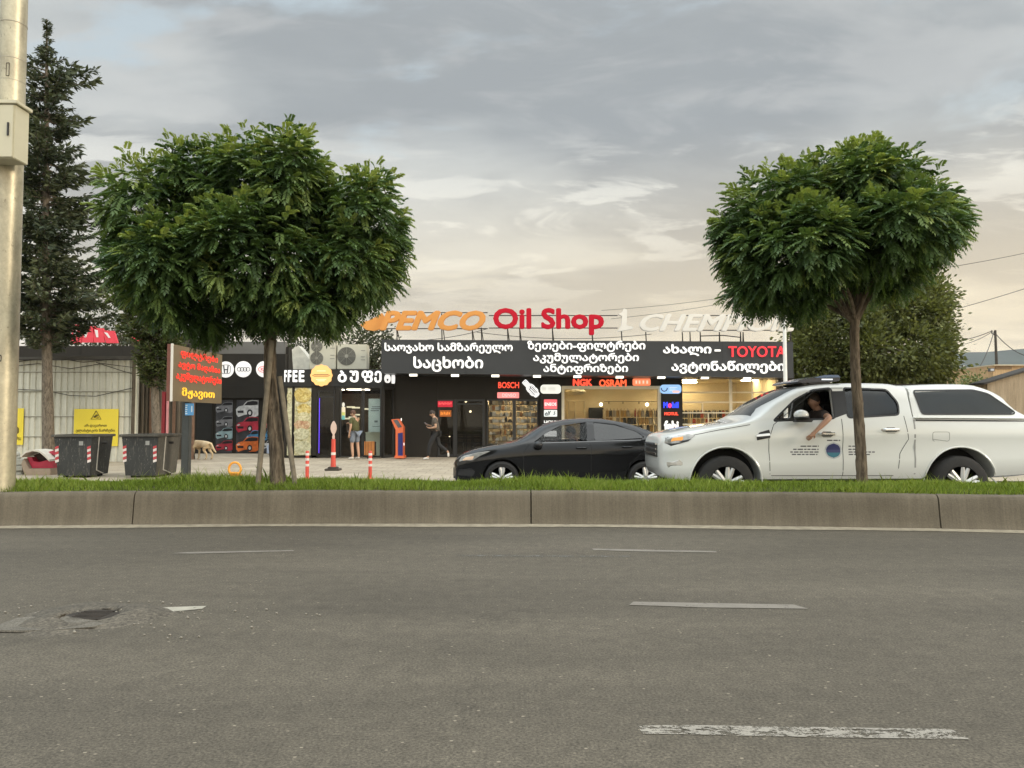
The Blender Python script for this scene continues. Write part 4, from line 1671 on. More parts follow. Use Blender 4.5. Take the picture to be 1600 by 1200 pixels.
for u in (993, 998, 1004, 1010):
    pbox(ln, u, u + 2.6, 594.5, 599.5, SY - 0.084, 0.003)
ln.build('print', glow('pale orange print', (1, 0.62, 0.45), 1.0), t)
pbox(MB(), 990, 1016, 587.6, 588.4, SY - 0.08, 0.04).build('light_line', glow('red line', (1, .2, .12), 1.0), t)
t = sign_box('pale blue light box with a dark smile at the top of the right column', 1032, 1064.5, 601, 615, FY - 0.02, glow('blue light box', (0.36, 0.62, 1.0), 0.85), 0.12)
arc = [at(1038 + 4.6 * math.cos(a), 606.5 - 4.8 * math.sin(a), FY - 0.035) for a in np.linspace(R(175), R(365), 14)]
MB().tube(arc, 0.018, 6).build('smile', M_INK, t)
ln = MB()
for v in (605, 607.5, 610):
    pbox(ln, 1046, 1058 - (v - 605), v, v + .8, FY - 0.024, 0.003)
ln.build('print', glow('pale print', (0.75, 0.85, 1.0), 0.9), t)
pp = MB().prism(round_rect(at(1056, 612, FY).x, at(1056, 612, FY).z, 0.26, 0.08, 0.035), FY - 0.027, FY - 0.022)
pp.build('pink_patch', glow('pink patch', (1.0, 0.62, 0.58), 0.9), t)
t = thing('wall_sign', 'lit blue and red lettering on the right column above the red lettering', 'sign', at(1048, 633, FY))
bm_ = glow('lit blue letters', (0.03, 0.07, 1.0), 1.2)
text(t, "M", 1036.5, 1043, 628, 637.5, FY, bm_, bold=0.04)
text(t, "o", 1043.8, 1049, 630, 637.5, FY, glow('lit pink letter', (1.0, 0.06, 0.28), 1.2), bold=0.05)
text(t, "bil", 1049.8, 1060, 628, 637.5, FY, bm_, bold=0.05)
t = thing('wall_sign', 'lit red wide capital letters on the right column under the blue lettering', 'sign', at(1048, 646, FY))
text(t, "MOTUL", 1038, 1059.5, 644, 649, FY, M_RED2_LIT, bold=0.035)
t = thing('wall_sign', 'big white lower case lettering lowest on the right column over the pickup bonnet', 'sign', at(1048, 668, FY))
text(t, "febi", 1037.5, 1060, 657, 674, FY, M_WHITE_LIT, bold=0.05)
t = thing('window_sign', 'red and orange glowing sign hanging in the dim window behind the walking person', 'sign', at(693, 634, SY))
pbox(MB(), 684, 707, 626.5, 636, SY - 0.04, 0.03).build('red_panel', glow('dim red panel', (0.75, 0.02, 0.05), 0.55), t)
pbox(MB(), 687, 705, 641, 651, SY - 0.04, 0.03).build('orange_panel', glow('dim orange panel', (0.55, 0.14, 0.02), 0.4), t)
ln = MB()
for k in range(9):
    u = 685.5 + k * 2.3
    pbox(ln, u, u + 1.4, 628.5 + (k % 2), 632.5 - (k % 3) * .5, SY - 0.046, 0.004)
ln.build('print', glow('red print', (1.0, 0.13, 0.13), 0.9), t)
ln = MB()
for k in range(6):
    u = 688.5 + k * 2.6
    pbox(ln, u, u + 1.5, 643.5 + (k % 2), 648.5 - (k % 3) * .5, SY - 0.046, 0.004)
ln.build('print', glow('orange print', (1.0, 0.33, 0.05), 0.8), t)

# ------------------------------------------------------------------ letters on the shop roof
LY = 29.0
M_OR = mat('orange sign letters', (0.66, 0.29, 0.075), 0.5, var=0.04, scale=2, emit=(1.0, 0.42, 0.12), estr=0.10, spec=0.25)
M_RD = mat('crimson sign letters', (0.46, 0.006, 0.022), 0.5, var=0.04, scale=2, emit=(1.0, 0.01, 0.04), estr=0.10, spec=0.2)
M_WH = mat('white sign letters', (0.74, 0.70, 0.63), 0.5, var=0.05, scale=2, emit=(1, 0.95, 0.85), estr=0.06)
M_SIDE = mat('letter returns', (0.5, 0.4, 0.25), 0.6)
ztop_roof = Z(532, BY)


def roof_frame(parent, u0, u1, rails, posts, Y=LY + 0.2):
    mb = MB()
    for v in rails:
        a, b = at(u0, v, Y), at(u1, v, Y)
        mb.tube([a, b], 0.02, 5)
    mb.build_each('rail', M_STEEL, parent)
    mb = MB()
    for u, v in posts:
        p = at(u, v, Y)
        mb.tube([p, (p.x + 0.03, Y, Z(545, Y))], 0.022, 5)
        mb.tube([(p.x, Y, p.z), (p.x + 0.12, Y + 0.5, Z(545, Y))], 0.018, 5)
    mb.build_each('post', M_STEEL, parent)


t = thing('rooftop_sign', 'slanted orange capital letters with a drop standing on the shop roof', 'sign', at(660, 530, LY))
text(t, "PEMCO", 594, 759, 486, 517, LY, M_OR, bold=0.045, shear=0.32, depth=0.16)
dp = [at(u, v, LY) for u, v in ((601, 489), (606, 497), (606, 507), (600, 514), (588, 517), (576, 515), (567, 508), (572, 503), (580, 501), (590, 496))]
MB().prism([(p.x - 0.1, p.z) for p in dp], LY - 0.02, LY + 0.14).build('drop', M_OR, t)
roof_frame(t, 600, 762, [488.5, 513.5], [(690, 490), (738, 515), (752, 512), (620, 512)])
t = thing('rooftop_sign', 'crimson rounded letters standing in the middle of the shop roof', 'sign', at(856, 530, LY))
text(t, "Oil Shop", 770.5, 943, 482, 524, LY, M_RD, bold=0.035, depth=0.16)
roof_frame(t, 764, 965, [493, 512.5], [(793, 512), (863, 512), (925, 516), (812, 512)])
t = thing('rooftop_sign', 'slanted white capital letters standing at the right end of the shop roof', 'sign', at(1100, 530, LY))
text(t, "CHEMPIOIL", 999, 1238, 491, 518.5, LY, M_WH, bold=0.03, shear=0.35, depth=0.16)
lg = [at(u, v, LY) for u, v in ((975, 482), (980, 484), (979, 508), (990, 511), (988, 514), (972, 517), (965, 518), (971, 508), (972, 494), (966, 491), (972, 488))]
MB().prism([(p.x, p.z) for p in lg], LY - 0.02, LY + 0.14).build('leg_mark', M_WH, t)
roof_frame(t, 1066, 1230, [493, 516], [(971, 516), (1009, 519), (1066, 519), (1078, 519), (1094, 519), (1124, 519), (1157, 519), (1161, 519), (1235, 519)])
br2 = MB()
br2.tube([at(1094, 525, LY + .2), at(1130, 524, LY + .2), at(1156, 527, LY + .2)], 0.02, 5)
br2.build('brace', M_STEEL, t)
t = tag(MB().tube([(X(1228, 26.4), 26.4, GZ), (X(1228, 26.4), 26.4, Z(497, 26.4))], [0.075, 0.06], 12).build('flag_pole', mat('white painted pole', (0.78, 0.78, 0.75), 0.4, var=0.04), smooth=True),
        'plain white pole standing in front of the right end of the shop', 'pole')

# ------------------------------------------------------------------ cafe kiosk
KY = 27.95
kx0, kx1 = X(443, KY), X(599, KY)
kt, kb = Z(577, KY), Z(604, KY)
cx2, cy2 = X(616, 28.5), 28.5
kiosk = thing('cafe_kiosk', 'small black cafe with white lettered fascia, food photo panels and a round orange badge', 'cafe', ((kx0 + kx1) / 2, KY, GZ))
MB().prism([(kx0, KY), (kx1, KY), (cx2, cy2), (cx2, 32), (kx0, 32)], kb, kt, 'xy').build('fascia', M_CLAD, kiosk)
for u0, u1 in ((444.6, 448.2), (450.0, 455.4), (457.6, 465.0), (467.2, 475.8)):
    text(kiosk, "F" if u0 < 456 else "E", u0, u1, 578.5, 597, KY, M_WHITE_LIT, bold=0.035)
for s, u0, u1, v0, v1 in (("ბ", 528, 542, 579, 597.5), ("უ", 546.5, 560.5, 579, 597.5), ("ფ", 565, 583, 579, 598), ("ე", 585, 596.5, 579.5, 598)):
    text(kiosk, s, u0, u1, v0, v1, KY, M_WHITE_LIT, bold=0.035)
d2 = Vector((cx2 - kx1, cy2 - KY, 0)).normalized()
n2 = Vector((d2.y, -d2.x, 0))
fl = (Vector((cx2, cy2, 0)) - Vector((kx1, KY, 0))).length
for s, f0, f1, v0, v1 in (("ტ", 0.06, 0.56, 583.5, 598.5), ("ი", 0.70, 0.96, 583.5, 599)):
    mb = fit(text_shape(s, 0.04, 0, 0.05), fl * (f1 - f0), Z(v0, 28.2) - Z(v1, 28.2))
    o = Vector((kx1, KY, Z(v1, 28.2))) + d2 * fl * f0
    mb.v = [tuple(o + d2 * a + Vector((0, 0, b)) + n2 * (0.026 + c)) for a, b, c in mb.v]
    mb.build('lettering', M_WHITE_LIT, kiosk, fix=False)
bc = at(502, 586.5, KY - 0.08)
bpts = []
for i in range(96):
    a = 2 * math.pi * i / 96
    r_ = 0.385 * (1 + 0.035 * math.cos(12 * a))
    bpts.append((bc.x + r_ * math.cos(a), bc.z + r_ * math.sin(a)))
MB().prism(bpts, KY - 0.1, KY - 0.004).build('badge', glow('orange badge', (1.0, 0.58, 0.20), 0.85), kiosk)
hd = MB()
for z_, h_ in ((0.028, 0.012), (-0.028, 0.012)):
    hd.box((bc.x - 0.27, KY - 0.11, bc.z + z_ - h_), (bc.x + 0.27, KY - 0.1, bc.z + z_ + h_))
hd.box((bc.x - 0.33, KY - 0.11, bc.z - 0.01), (bc.x - 0.27, KY - 0.1, bc.z + 0.01)).box((bc.x + 0.27, KY - 0.11, bc.z - 0.01), (bc.x + 0.33, KY - 0.1, bc.z + 0.01))
hd.build('badge_roll', mat('brown print', (0.20, 0.12, 0.05), 0.6, var=0), kiosk)
hd = MB()
for z_, w_ in ((0.16, 0.16), (-0.15, 0.19), (-0.2, 0.13)):
    hd.box((bc.x - w_, KY - 0.108, bc.z + z_ - 0.018), (bc.x + w_, KY - 0.1, bc.z + z_ + 0.018))
hd.build('badge_print', glow('pale badge print', (1.0, 0.72, 0.42), 0.9), kiosk)
wl = MB()
for u0, u1 in ((443, 448), (456.5, 459.5), (486.5, 496), (523, 531), (595.5, 599)):
    pbox(wl, u0, u1, 603.6, 714.5, KY, 0.2)
pbox(wl, 448, 486.5, 603.6, 606, KY, 0.2)
pbox(wl, 496, 523, 603.6, 610, KY, 0.2)
pbox(wl, 448, 523, 711.5, 714.5, KY, 0.2)
wl.box((kx0, KY + 0.2, GZ), (kx0 + 0.12, 32, kb)).box((kx0 + .12, 31.9, GZ), (cx2, 32, kb))
wl.build_each('wall', M_CLADB, kiosk)


def food_material(name, cols, sc, off):
    m = bpy.data.materials.new(name)
    n = NT(m)
    c = n.coord('Object', loc=(off, off * 2, 0))
    f = n.noise(c, sc, 5, 0.65, 1.6)
    vor = n.N.new('ShaderNodeTexVoronoi')
    vor.inputs['Scale'].default_value = sc * 1.4
    n.L.new(c, vor.inputs['Vector'])
    stops = [(i / (len(cols) - 1) * 0.5 + 0.25, c2) for i, c2 in enumerate(cols)]
    a = n.ramp(f, stops)
    n.color(n.mix(0.4, a, n.ramp(vor.outputs['Distance'], [(0.1, 0.35), (0.6, 0.75)]), 'OVERLAY'))
    n.b.inputs['Roughness'].default_value = 0.35
    return m


FOOD1 = food_material('fries photo', [(0.12, 0.08, 0.02), (0.42, 0.30, 0.07), (0.62, 0.50, 0.20), (0.72, 0.66, 0.45)], 6, 1.0)
FOOD2 = food_material('salad photo', [(0.09, 0.10, 0.03), (0.38, 0.35, 0.17), (0.60, 0.54, 0.36), (0.75, 0.72, 0.58)], 7, 4.0)
FOOD3 = food_material('meat photo', [(0.22, 0.07, 0.04), (0.45, 0.28, 0.16), (0.62, 0.55, 0.38)], 6, 8.0)
FOOD4 = food_material('dumpling photo', [(0.20, 0.18, 0.09), (0.48, 0.46, 0.30), (0.66, 0.64, 0.48)], 7, 13.0)
mn = MB()
mn_o = panel('menu_panel', kiosk, 459.5, 486.5, 605.5, 712, KY + 0.02, 0.06, FOOD2)
for i, (u, v, ru, rv, mm) in enumerate(((473, 617, 13.2, 12, FOOD1), (475, 640, 11, 9, FOOD1), (472, 664, 12.5, 8, FOOD3), (471, 678, 12, 9, FOOD4), (473, 700, 13, 11, FOOD4), (475, 651, 11, 7, FOOD2))):
    c = at(u, v, KY)
    ax, az_ = ru * KY / F, rv * KY / F
    pts = [(c.x + ax * math.cos(a) * (1 + .04 * math.sin(5 * a)), c.z + az_ * math.sin(a)) for a in np.linspace(0, 2 * math.pi, 28, endpoint=False)]
    MB().prism(pts, KY + 0.004 - i * 0.002, KY + 0.0195).build('menu_dish', mm, kiosk)
panel('menu_panel', kiosk, 448, 456.5, 605.5, 712, KY + 0.02, 0.06, FOOD4)
c = at(452, 620, KY)
MB().prism([(c.x + 0.09 * math.cos(a), c.z + 0.24 * math.sin(a)) for a in np.linspace(0, 2 * math.pi, 20, endpoint=False)], KY + 0.006, KY + 0.0195).build('menu_dish', FOOD2, kiosk)
# door, windows, inside
window(kiosk, 496, 523, 610, 714, KY + 0.03, M_FRAME, M_GLASSD, 0.04, 0.06, mull=[('h', 620)])
window(kiosk, 531, 566.5, 604, 714, KY + 0.03, M_FRAME, M_GLASS, 0.035, 0.06)
window(kiosk, 566.5, 596, 604, 714, KY + 0.03, M_FRAME, M_GLASS, 0.045, 0.06)
sg = MB()
gx, gy = Vector((kx1, KY, 0)), Vector((cx2, cy2, 0))
for f0, f1, z0, z1 in ((0.0, 0.12, GZ, kb), (0.86, 1.0, GZ, kb), (0.12, 0.86, kb - 0.1, kb), (0.12, 0.86, GZ, GZ + 0.1)):
    a, b = gx.lerp(gy, f0), gx.lerp(gy, f1)
    sg.prism([(a.x, a.y), (b.x, b.y), (b.x - n2.x * .08, b.y - n2.y * .08), (a.x - n2.x * .08, a.y - n2.y * .08)], z0, z1, 'xy')
sg.build('side_frame', M_FRAME, kiosk)
a, b = gx.lerp(gy, 0.12) - n2 * 0.03, gx.lerp(gy, 0.86) - n2 * 0.03
MB().prism([(a.x, a.y), (b.x, b.y), (b.x - n2.x * .01, b.y - n2.y * .01), (a.x - n2.x * .01, a.y - n2.y * .01)], GZ + 0.1, kb - 0.1, 'xy').build('side_pane', M_GLASSD, kiosk)
panel('neon_strip', kiosk, 498, 499.3, 622, 708, KY + 0.001, 0.03, glow('violet neon', (0.16, 0.07, 1.0), 2.2))
sg = MB()
for u0, u1, v0, v1, Y in ((497, 600, 676, 714, 29.2),):
    pbox(sg, 500, 570, 676, 714, 29.4, 0.5)
sg.build('counter', mat('brown counter', (0.10, 0.075, 0.05), 0.6, var=0.25), kiosk)
panel('back_wall', kiosk, 448, 600, 615, 714, 31.6, 0.05, mat('dim kiosk wall', (0.16, 0.13, 0.10), 0.7, var=0.3, scale=2))
panel('white_fridge', kiosk, 571, 594, 675, 714, KY + 0.5, 0.5, mat('pale green fridge', (0.62, 0.68, 0.55), 0.4, var=0.04))
panel('window_poster', kiosk, 575.5, 595, 623, 675, KY + 0.12, 0.02, mat('pale teal poster', (0.42, 0.54, 0.52), 0.5, var=0.08))
ln = MB()
for v, u0, u1 in ((635, 581, 595), (638, 580, 595), (641, 579, 592)):
    pbox(ln, u0, u1, v, v + 1.3, KY + 0.115, 0.004)
pbox(ln, 585, 590, 657, 660, KY + 0.115, 0.004)
pbox(ln, 582, 593, 666, 666.8, KY + 0.115, 0.004)
ln.build('poster_print', mat('poster ink', (0.12, 0.16, 0.17), 0.6, var=0), kiosk)
panel('menu_light', kiosk, 533.5, 539.5, 636, 654, KY + 0.14, 0.02, glow('menu light', (1, 0.85, 0.6), 0.9))
pbox(MB(), 534, 539, 644, 649, KY + 0.136, 0.003).build('menu_light', glow('menu yellow', (0.75, 0.75, 0.2), 0.8), kiosk)
pbox(MB(), 534, 539, 649.2, 655.5, KY + 0.136, 0.003).build('menu_light', glow('menu teal', (0.2, 0.6, 0.55), 0.7), kiosk)
c = at(536.5, 632.5, KY + 0.14)
MB().prism([(c.x + 0.05 * math.cos(a), c.z + 0.09 * math.sin(a)) for a in np.linspace(0, 2 * math.pi, 16, endpoint=False)], KY + 0.14, KY + 0.155).build('menu_cone', glow('cream cone', (1, .95, .8), 0.9), kiosk)
kl = MB()
for u, v, w, Y in ((520, 612, 26, 30), (560, 612, 26, 30)):
    p = at(u, v, Y)
    kl.box((p.x - .4, Y - .3, kb - 0.05), (p.x + .4, Y + .3, kb - 0.02))
kl.build_each('ceiling_light', glow('kiosk ceiling light', (1, 0.88, 0.68), 6.0), kiosk)
gm = MB()
for i in range(26):
    u, v = random.uniform(503, 566), random.uniform(655, 676)
    p = at(u, v, 29.3)
    gm.box((p.x - .05, 29.3 - .05, Z(676, 29.3)), (p.x + .05, 29.35, p.z))
gm.build('counter_display', mat('counter goods', (0.16, 0.12, 0.09), 0.6, var=0.6, scale=6), kiosk)
ml = MB()
for u, v in ((548, 636), (556, 637), (575, 639), (543, 654), (551, 652), (556, 648)):
    p = at(u, v, 30.6)
    ml.box((p.x - .16, 30.6, p.z - .03), (p.x + .16, 30.62, p.z + .03))
ml.build_each('menu_board', glow('menu board', (0.9, 0.85, 0.6), 0.8), kiosk)

# air conditioners on the kiosk roof
M_AC = mat('cream unit casing', (0.56, 0.54, 0.44), 0.5, var=0.05, scale=2)
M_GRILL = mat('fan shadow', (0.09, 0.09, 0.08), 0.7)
M_WIRE = mat('fan guard', (0.34, 0.33, 0.28), 0.5)


def ac_unit(label, u0, u1, v0, v1, Y, fans, depth=0.5):
    a, b = at(u0, v1, Y), at(u1, v0, Y)
    t = thing('air_conditioner', label, 'air conditioner', ((a.x + b.x) / 2, Y, a.z))
    MB().box((a.x, Y, a.z), (b.x, Y + depth, b.z)).build('casing', M_AC, t, bevel=0.02)
    for fu, fv, fr_ in fans:
        c = at(fu, fv, Y)
        r = fr_ * Y / F
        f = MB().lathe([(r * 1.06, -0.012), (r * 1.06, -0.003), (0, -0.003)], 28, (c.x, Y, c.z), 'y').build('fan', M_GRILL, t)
        g = MB()
        for k in range(1, 9):
            rr = r * k / 8.2
            g.tube([(c.x + rr * math.cos(q), Y - 0.018, c.z + rr * math.sin(q)) for q in np.linspace(0, 2 * math.pi, 25)], 0.006, 4, False)
        for k in range(8):
            q = math.pi * k / 4
            g.tube([(c.x, Y - 0.018, c.z), (c.x + r * 1.05 * math.cos(q), Y - 0.018, c.z + r * 1.05 * math.sin(q))], 0.006, 4)
        g.lathe([(r * .2, -.03), (r * .2, -.02), (0, -.02)], 14, (c.x, Y, c.z), 'y')
        l = t.location
        g.v = [(p[0] - l[0], p[1] - l[1], p[2] - l[2]) for p in g.v]
        g.build('fan_guard', M_WIRE, f, world=False)
    pl = MB()
    x = b.x - (b.x - a.x) * .13
    for k in (0.25, 0.5, 0.62):
        z = a.z + (b.z - a.z) * (1 - k)
        pl.box((x - .08, Y - .008, z - .012), (x + .08, Y + .002, z + .012))
    pl.build('label_plate', mat('plate grey', (0.25, 0.25, 0.22), 0.5), t)
    return t


ac_unit('tall cream air conditioner unit with two stacked fans on the cafe roof', 483, 525, 533, 577, 29.0, [(495, 541, 8.5), (495, 559.5, 9.5)])
ac_unit('square cream air conditioner unit with one round fan on the cafe roof', 526.5, 573.5, 538, 577, 29.0, [(541.5, 556.5, 13.5)])
MB_ = MB()
ppts = [at(u, v, 30.2) for u, v in ((456, 546), (466, 540), (476, 552), (484, 562), (482, 577), (458, 577))]
t = tag(MB_.prism([(p.x, p.z) for p in ppts], 30.2, 30.9).build('tarpaulin', mat('white tarpaulin', (0.62, 0.60, 0.52), 0.7, var=0.2, scale=3, bump=0.6)),
        'crumpled white tarpaulin heaped beside the twin fan unit on the cafe roof', 'tarpaulin')

# ------------------------------------------------------------------ dark building on the left
LBY = 31.5
lb_ = thing('auto_parts_building', 'long dark flat building at the left with round white car emblems on its fascia', 'building', (X(230, LBY), LBY, GZ))
wl = MB()
pbox(wl, -140, 446, 553, 622, LBY, 0.3)
pbox(wl, -140, 265, 540.5, 553, LBY + 0.01, 0.29)
pbox(wl, -140, 334, 622, 708.5, LBY + 0.15, 0.2)
pbox(wl, 334, 446, 622, 708.5, LBY + 0.12, 0.2)
wl.box((X(-140, LBY), LBY + 0.36, GZ), (X(-140, LBY) + .2, 40, Z(541, LBY))).box((X(446, LBY) - .2, LBY + .33, GZ), (X(446, LBY), 40, Z(541, LBY)))
wl.build_each('wall', M_CLADB, lb_)
wl = MB()
pbox(wl, 265, 446, 534, 552.7, LBY + 0.25, 0.3)
wl.box((X(-140, LBY), LBY + .56, Z(553, LBY)), (X(446, LBY), 40, Z(551, LBY)))
wl.build('roof', M_GREY, lb_)
panel('parapet', lb_, 262, 345, 497, 538.5, LBY + 0.05, 0.2, mat('brown parapet', (0.06, 0.05, 0.045), 0.5))
jn = MB()
for u in (126, 190, 372, 408):
    pbox(jn, u - .2, u + .2, 541 if u < 265 else 554, 566 if u < 265 else 621, LBY - 0.004, 0.006)
pbox(jn, 345, 446, 602, 602.6, LBY - 0.004, 0.006)
jn.build_each('cladding_joint', mat('cladding joint', (0.012, 0.012, 0.012), 0.7, var=0), lb_)
M_DISC = glow('emblem disc', (0.95, 0.93, 0.90), 0.72)


def disc(u, v, rpx, Y, m, name='emblem_disc'):
    c = at(u, v, Y)
    r = rpx * Y / F
    return MB().lathe([(0, -0.05), (r * .97, -0.05), (r, -0.04), (r, 0.0)], 36, (c.x, Y, c.z), 'y').build(name, m, lb_), c


def ring_px(mb, u, v, ru, rv, Y, w, a0=0, a1=360, n=28):
    mb.tube([at(u + ru * math.cos(R(q)), v - rv * math.sin(R(q)), Y) for q in np.linspace(a0, a1, n)], w, 5, abs(a1 - a0) < 359)


EY = LBY - 0.056
for u, v in ((353, 577.5), (380.5, 577), (413, 577)):
    disc(u, v, 12.6, LBY, M_DISC)
mb = MB()
for k in range(4):
    ring_px(mb, 373.6 + 4.6 * k, 577, 3.0, 3.0, EY, 0.011)
mb.build('emblem_print', M_INK, lb_)
mb = MB()
for p, q in (((349.5, 571), (351, 583)), ((356.5, 571), (355, 583)), ((350.5, 577.5), (355.5, 577.5))):
    mb.tube([at(*p, EY), at(*q, EY)], 0.025, 6)
cc = at(353, 577, EY)
rr_ = round_rect(cc.x, cc.z, 0.36, 0.36, 0.09)
mb.tube([(a, EY, b) for a, b in rr_ + rr_[:1]], 0.011, 5, False)
mb.build('emblem_print', M_INK, lb_)
mb = MB()
ring_px(mb, 413, 577, 9.2, 4.8, EY, 0.014)
mb.build('emblem_print', mat('red print', (0.45, 0.02, 0.03), 0.5, var=0), lb_)
text(lb_, "KIA", 407.5, 419, 574.5, 579.5, EY + 0.01, mat('red print', (0.45, 0.02, 0.03), 0.5, var=0), bold=0.03, depth=0.012)
for u, v, r_ in ((287, 517, 13), (313, 520, 13), (335, 523, 12)):
    disc(u, v, r_, LBY + 0.05, M_DISC)
mb = MB()
ring_px(mb, 287, 519, 8, 8, EY + 0.05, 0.02)
mb.build('emblem_print', mat('violet print', (0.25, 0.18, 0.5), 0.5, var=0), lb_)
# car photo panels
PYY = LBY + 0.10


def wall_panel(u0, u1, v0, v1, m):
    return panel('photo_panel', lb_, u0, u1, v0, v1, PYY, 0.015, m)


M_PHOTO = mat('dark photo ground', (0.05, 0.05, 0.055), 0.35, var=0.6, scale=2.5)
for u0, u1 in ((336.5, 363.5), (368.5, 404), (411, 426)):
    wall_panel(u0, u1, 624.5, 707.5, M_PHOTO)


CARP = {'white': (0.50, 0.50, 0.50), 'grey': (0.17, 0.17, 0.18), 'red': (0.36, 0.03, 0.05), 'teal': (0.22, 0.31, 0.33), 'orange': (0.55, 0.13, 0.03), 'rose': (0.42, 0.10, 0.10), 'blue': (0.06, 0.22, 0.40), 'pale': (0.55, 0.57, 0.62)}


def printed_car(u0, u1, v0, v1, colour, k=0):
    """A printed three-quarter car front, flat in the photo panel."""
    w, h = u1 - u0, v1 - v0
    def P_(pts):
        out = []
        for a, b in pts:
            p = at(u0 + a * w, v0 + b * h, PYY)
            out.append((p.x, p.z))
        return out
    yo = PYY - 0.003 - 0.001 * k
    body = MB().prism(P_([(0.0, .52), (.12, .36), (.32, .30), (.48, .06), (.72, 0), (1, .03), (1, .86), (.86, .95), (.60, .95), (.50, .8), (.3, .86), (.1, .95), (.02, .8)]), yo, yo + .003)
    body.build('printed_car', mat('print ' + colour, CARP[colour], 0.35, var=0.35, scale=5), lb_)
    d = MB()
    d.prism(P_([(.36, .30), (.52, .10), (.74, .05), (.98, .08), (.98, .26), (.7, .30)]), yo - .002, yo - .0005)
    d.prism(P_([(.06, .60), (.34, .58), (.34, .72), (.08, .72)]), yo - .002, yo - .0005)
    c = P_([(.62, .72)])[0]
    r = h * .2 * PYY / F
    d.prism([(c[0] + r * .8 * math.cos(q), c[1] + r * math.sin(q)) for q in np.linspace(0, 6.28, 16, endpoint=False)], yo - .0025, yo - .0006)
    d.build('printed_detail', mat('print black', (0.015, 0.015, 0.018), 0.35, var=0), lb_)
    e = MB()
    e.prism(P_([(.04, .50), (.14, .44), (.2, .5), (.08, .56)]), yo - .003, yo - .0007)
    e.prism([(c[0] + r * .4 * math.cos(q), c[1] + r * .55 * math.sin(q)) for q in np.linspace(0, 6.28, 12, endpoint=False)], yo - .0035, yo - .0027)
    e.build('printed_detail', mat('print pale', (0.5, 0.5, 0.5), 0.35, var=0.2), lb_)


for i, q in enumerate(((337, 363.4, 628, 646, 'grey'), (337, 363.4, 650, 668, 'grey'), (337, 363.4, 668, 687, 'teal'), (337, 363.4, 688, 705, 'red'),
                       (369, 403.8, 625, 653, 'white'), (369, 403.8, 651, 677, 'red'), (385, 403.8, 672, 694, 'blue'), (369, 403.8, 682, 707, 'orange'), (411.3, 425.8, 634, 650, 'grey'), (411.3, 425.8, 652, 672, 'rose'), (411.3, 425.8, 672, 690, 'blue'), (411.3, 425.8, 688, 702, 'pale'))):
    printed_car(*q, k=i * 4)
panel('door', lb_, 306, 331, 626, 708, LBY + 0.13, 0.015, mat('black door', (0.016, 0.016, 0.015), 0.45))
t = tag(pbox(MB(), 416.5, 425, 695.5, 709, 30.6, 0.3).build('plastic_tub', mat('pale blue plastic', (0.45, 0.52, 0.66), 0.4, var=0.05), bevel=0.02), 'pale blue plastic tub standing by the car photo panels behind the propped street tree', 'tub')

# red lettering on the roof of the left building
RLY = 38.0
t = thing('rooftop_letters', 'big red and white rooftop letters half hidden by the tall conifer', 'sign', at(130, 540, RLY))
for u0, u1, v0, v1, lean in ((110, 126, 507, 536, 4), (128, 145, 509, 535, 3), (147, 163, 512, 535, -2), (166, 184, 516, 536, -6)):
    p = [at(u, v, RLY) for u, v in ((u0 + lean, v0), (u1 + lean, v0 + 1), (u1, v1), (u0, v1))]
    MB().prism([(q.x, q.z) for q in p], RLY, RLY + .12).build('letter', mat('red acrylic', (0.62, 0.045, 0.07), 0.4, var=0.08, emit=(1, .05, .08), estr=0.12), t)
    p = [at(u, v, RLY) for u, v in ((u0 + lean + 3, v0 + 3), (u0 + lean + 8, v0 + 4), (u0 + 7, v1 - 8), (u0 + 4, v1 - 8))]
    MB().prism([(q.x, q.z) for q in p], RLY - .03, RLY - .002).build('letter_stripe', mat('white acrylic', (0.75, 0.72, 0.7), 0.4, var=0.05), t)
p = [at(u, v, RLY) for u, v in ((206, 527), (212, 524), (220, 528), (230, 531), (226, 535), (214, 534))]
MB().prism([(q.x, q.z) for q in p], RLY, RLY + .12).build('letter', mat('red acrylic', (0.62, 0.045, 0.07), 0.4), t)
for u0, u1, v0, v1 in ((48, 59, 524, 533), (60, 70, 516, 528)):
    pbox(MB(), u0, u1, v0, v1, RLY, .12).build('letter', mat('red acrylic', (0.62, 0.045, 0.07), 0.4), t)
p = [at(u, v, RLY) for u, v in ((20, 530), (70, 536), (70, 541), (20, 541))]
MB().prism([(q.x, q.z) for q in p], RLY + .05, RLY + .1).build('backing_board', mat('white acrylic', (0.75, 0.72, 0.7), 0.4), t)
mb = MB()
for u in (52, 65, 118, 136, 155, 175, 215):
    q = at(u, 534, RLY + .14)
    mb.tube([(q.x, q.y, q.z), (q.x, q.y, Z(552, RLY + .14))], 0.03, 5)
mb.build('post', M_STEEL, t)
# ------------------------------------------------------------------ vehicles
def mono(xs, ys):
    """Monotone cubic through the given stations."""
    xs, ys = np.array(xs, float), np.array(ys, float)
    h = np.diff(xs)
    d = np.diff(ys) / h
    m = np.zeros(len(xs))
    m[0], m[-1] = d[0], d[-1]
    for i in range(1, len(xs) - 1):
        if d[i - 1] * d[i] > 0:
            w1, w2 = 2 * h[i] + h[i - 1], h[i] + 2 * h[i - 1]
            m[i] = (w1 + w2) / (w1 / d[i - 1] + w2 / d[i])

    def f(x):
        x = min(max(x, xs[0]), xs[-1])
        i = min(len(h) - 1, max(0, int(np.searchsorted(xs, x) - 1)))
        t = (x - xs[i]) / h[i]
        return ((2 * t ** 3 - 3 * t * t + 1) * ys[i] + (t ** 3 - 2 * t * t + t) * h[i] * m[i]
                + (-2 * t ** 3 + 3 * t * t) * ys[i + 1] + (t ** 3 - t * t) * h[i] * m[i + 1])
    return f


def pairs(p):
    return mono([a for a, _ in p], [b for _, b in p])


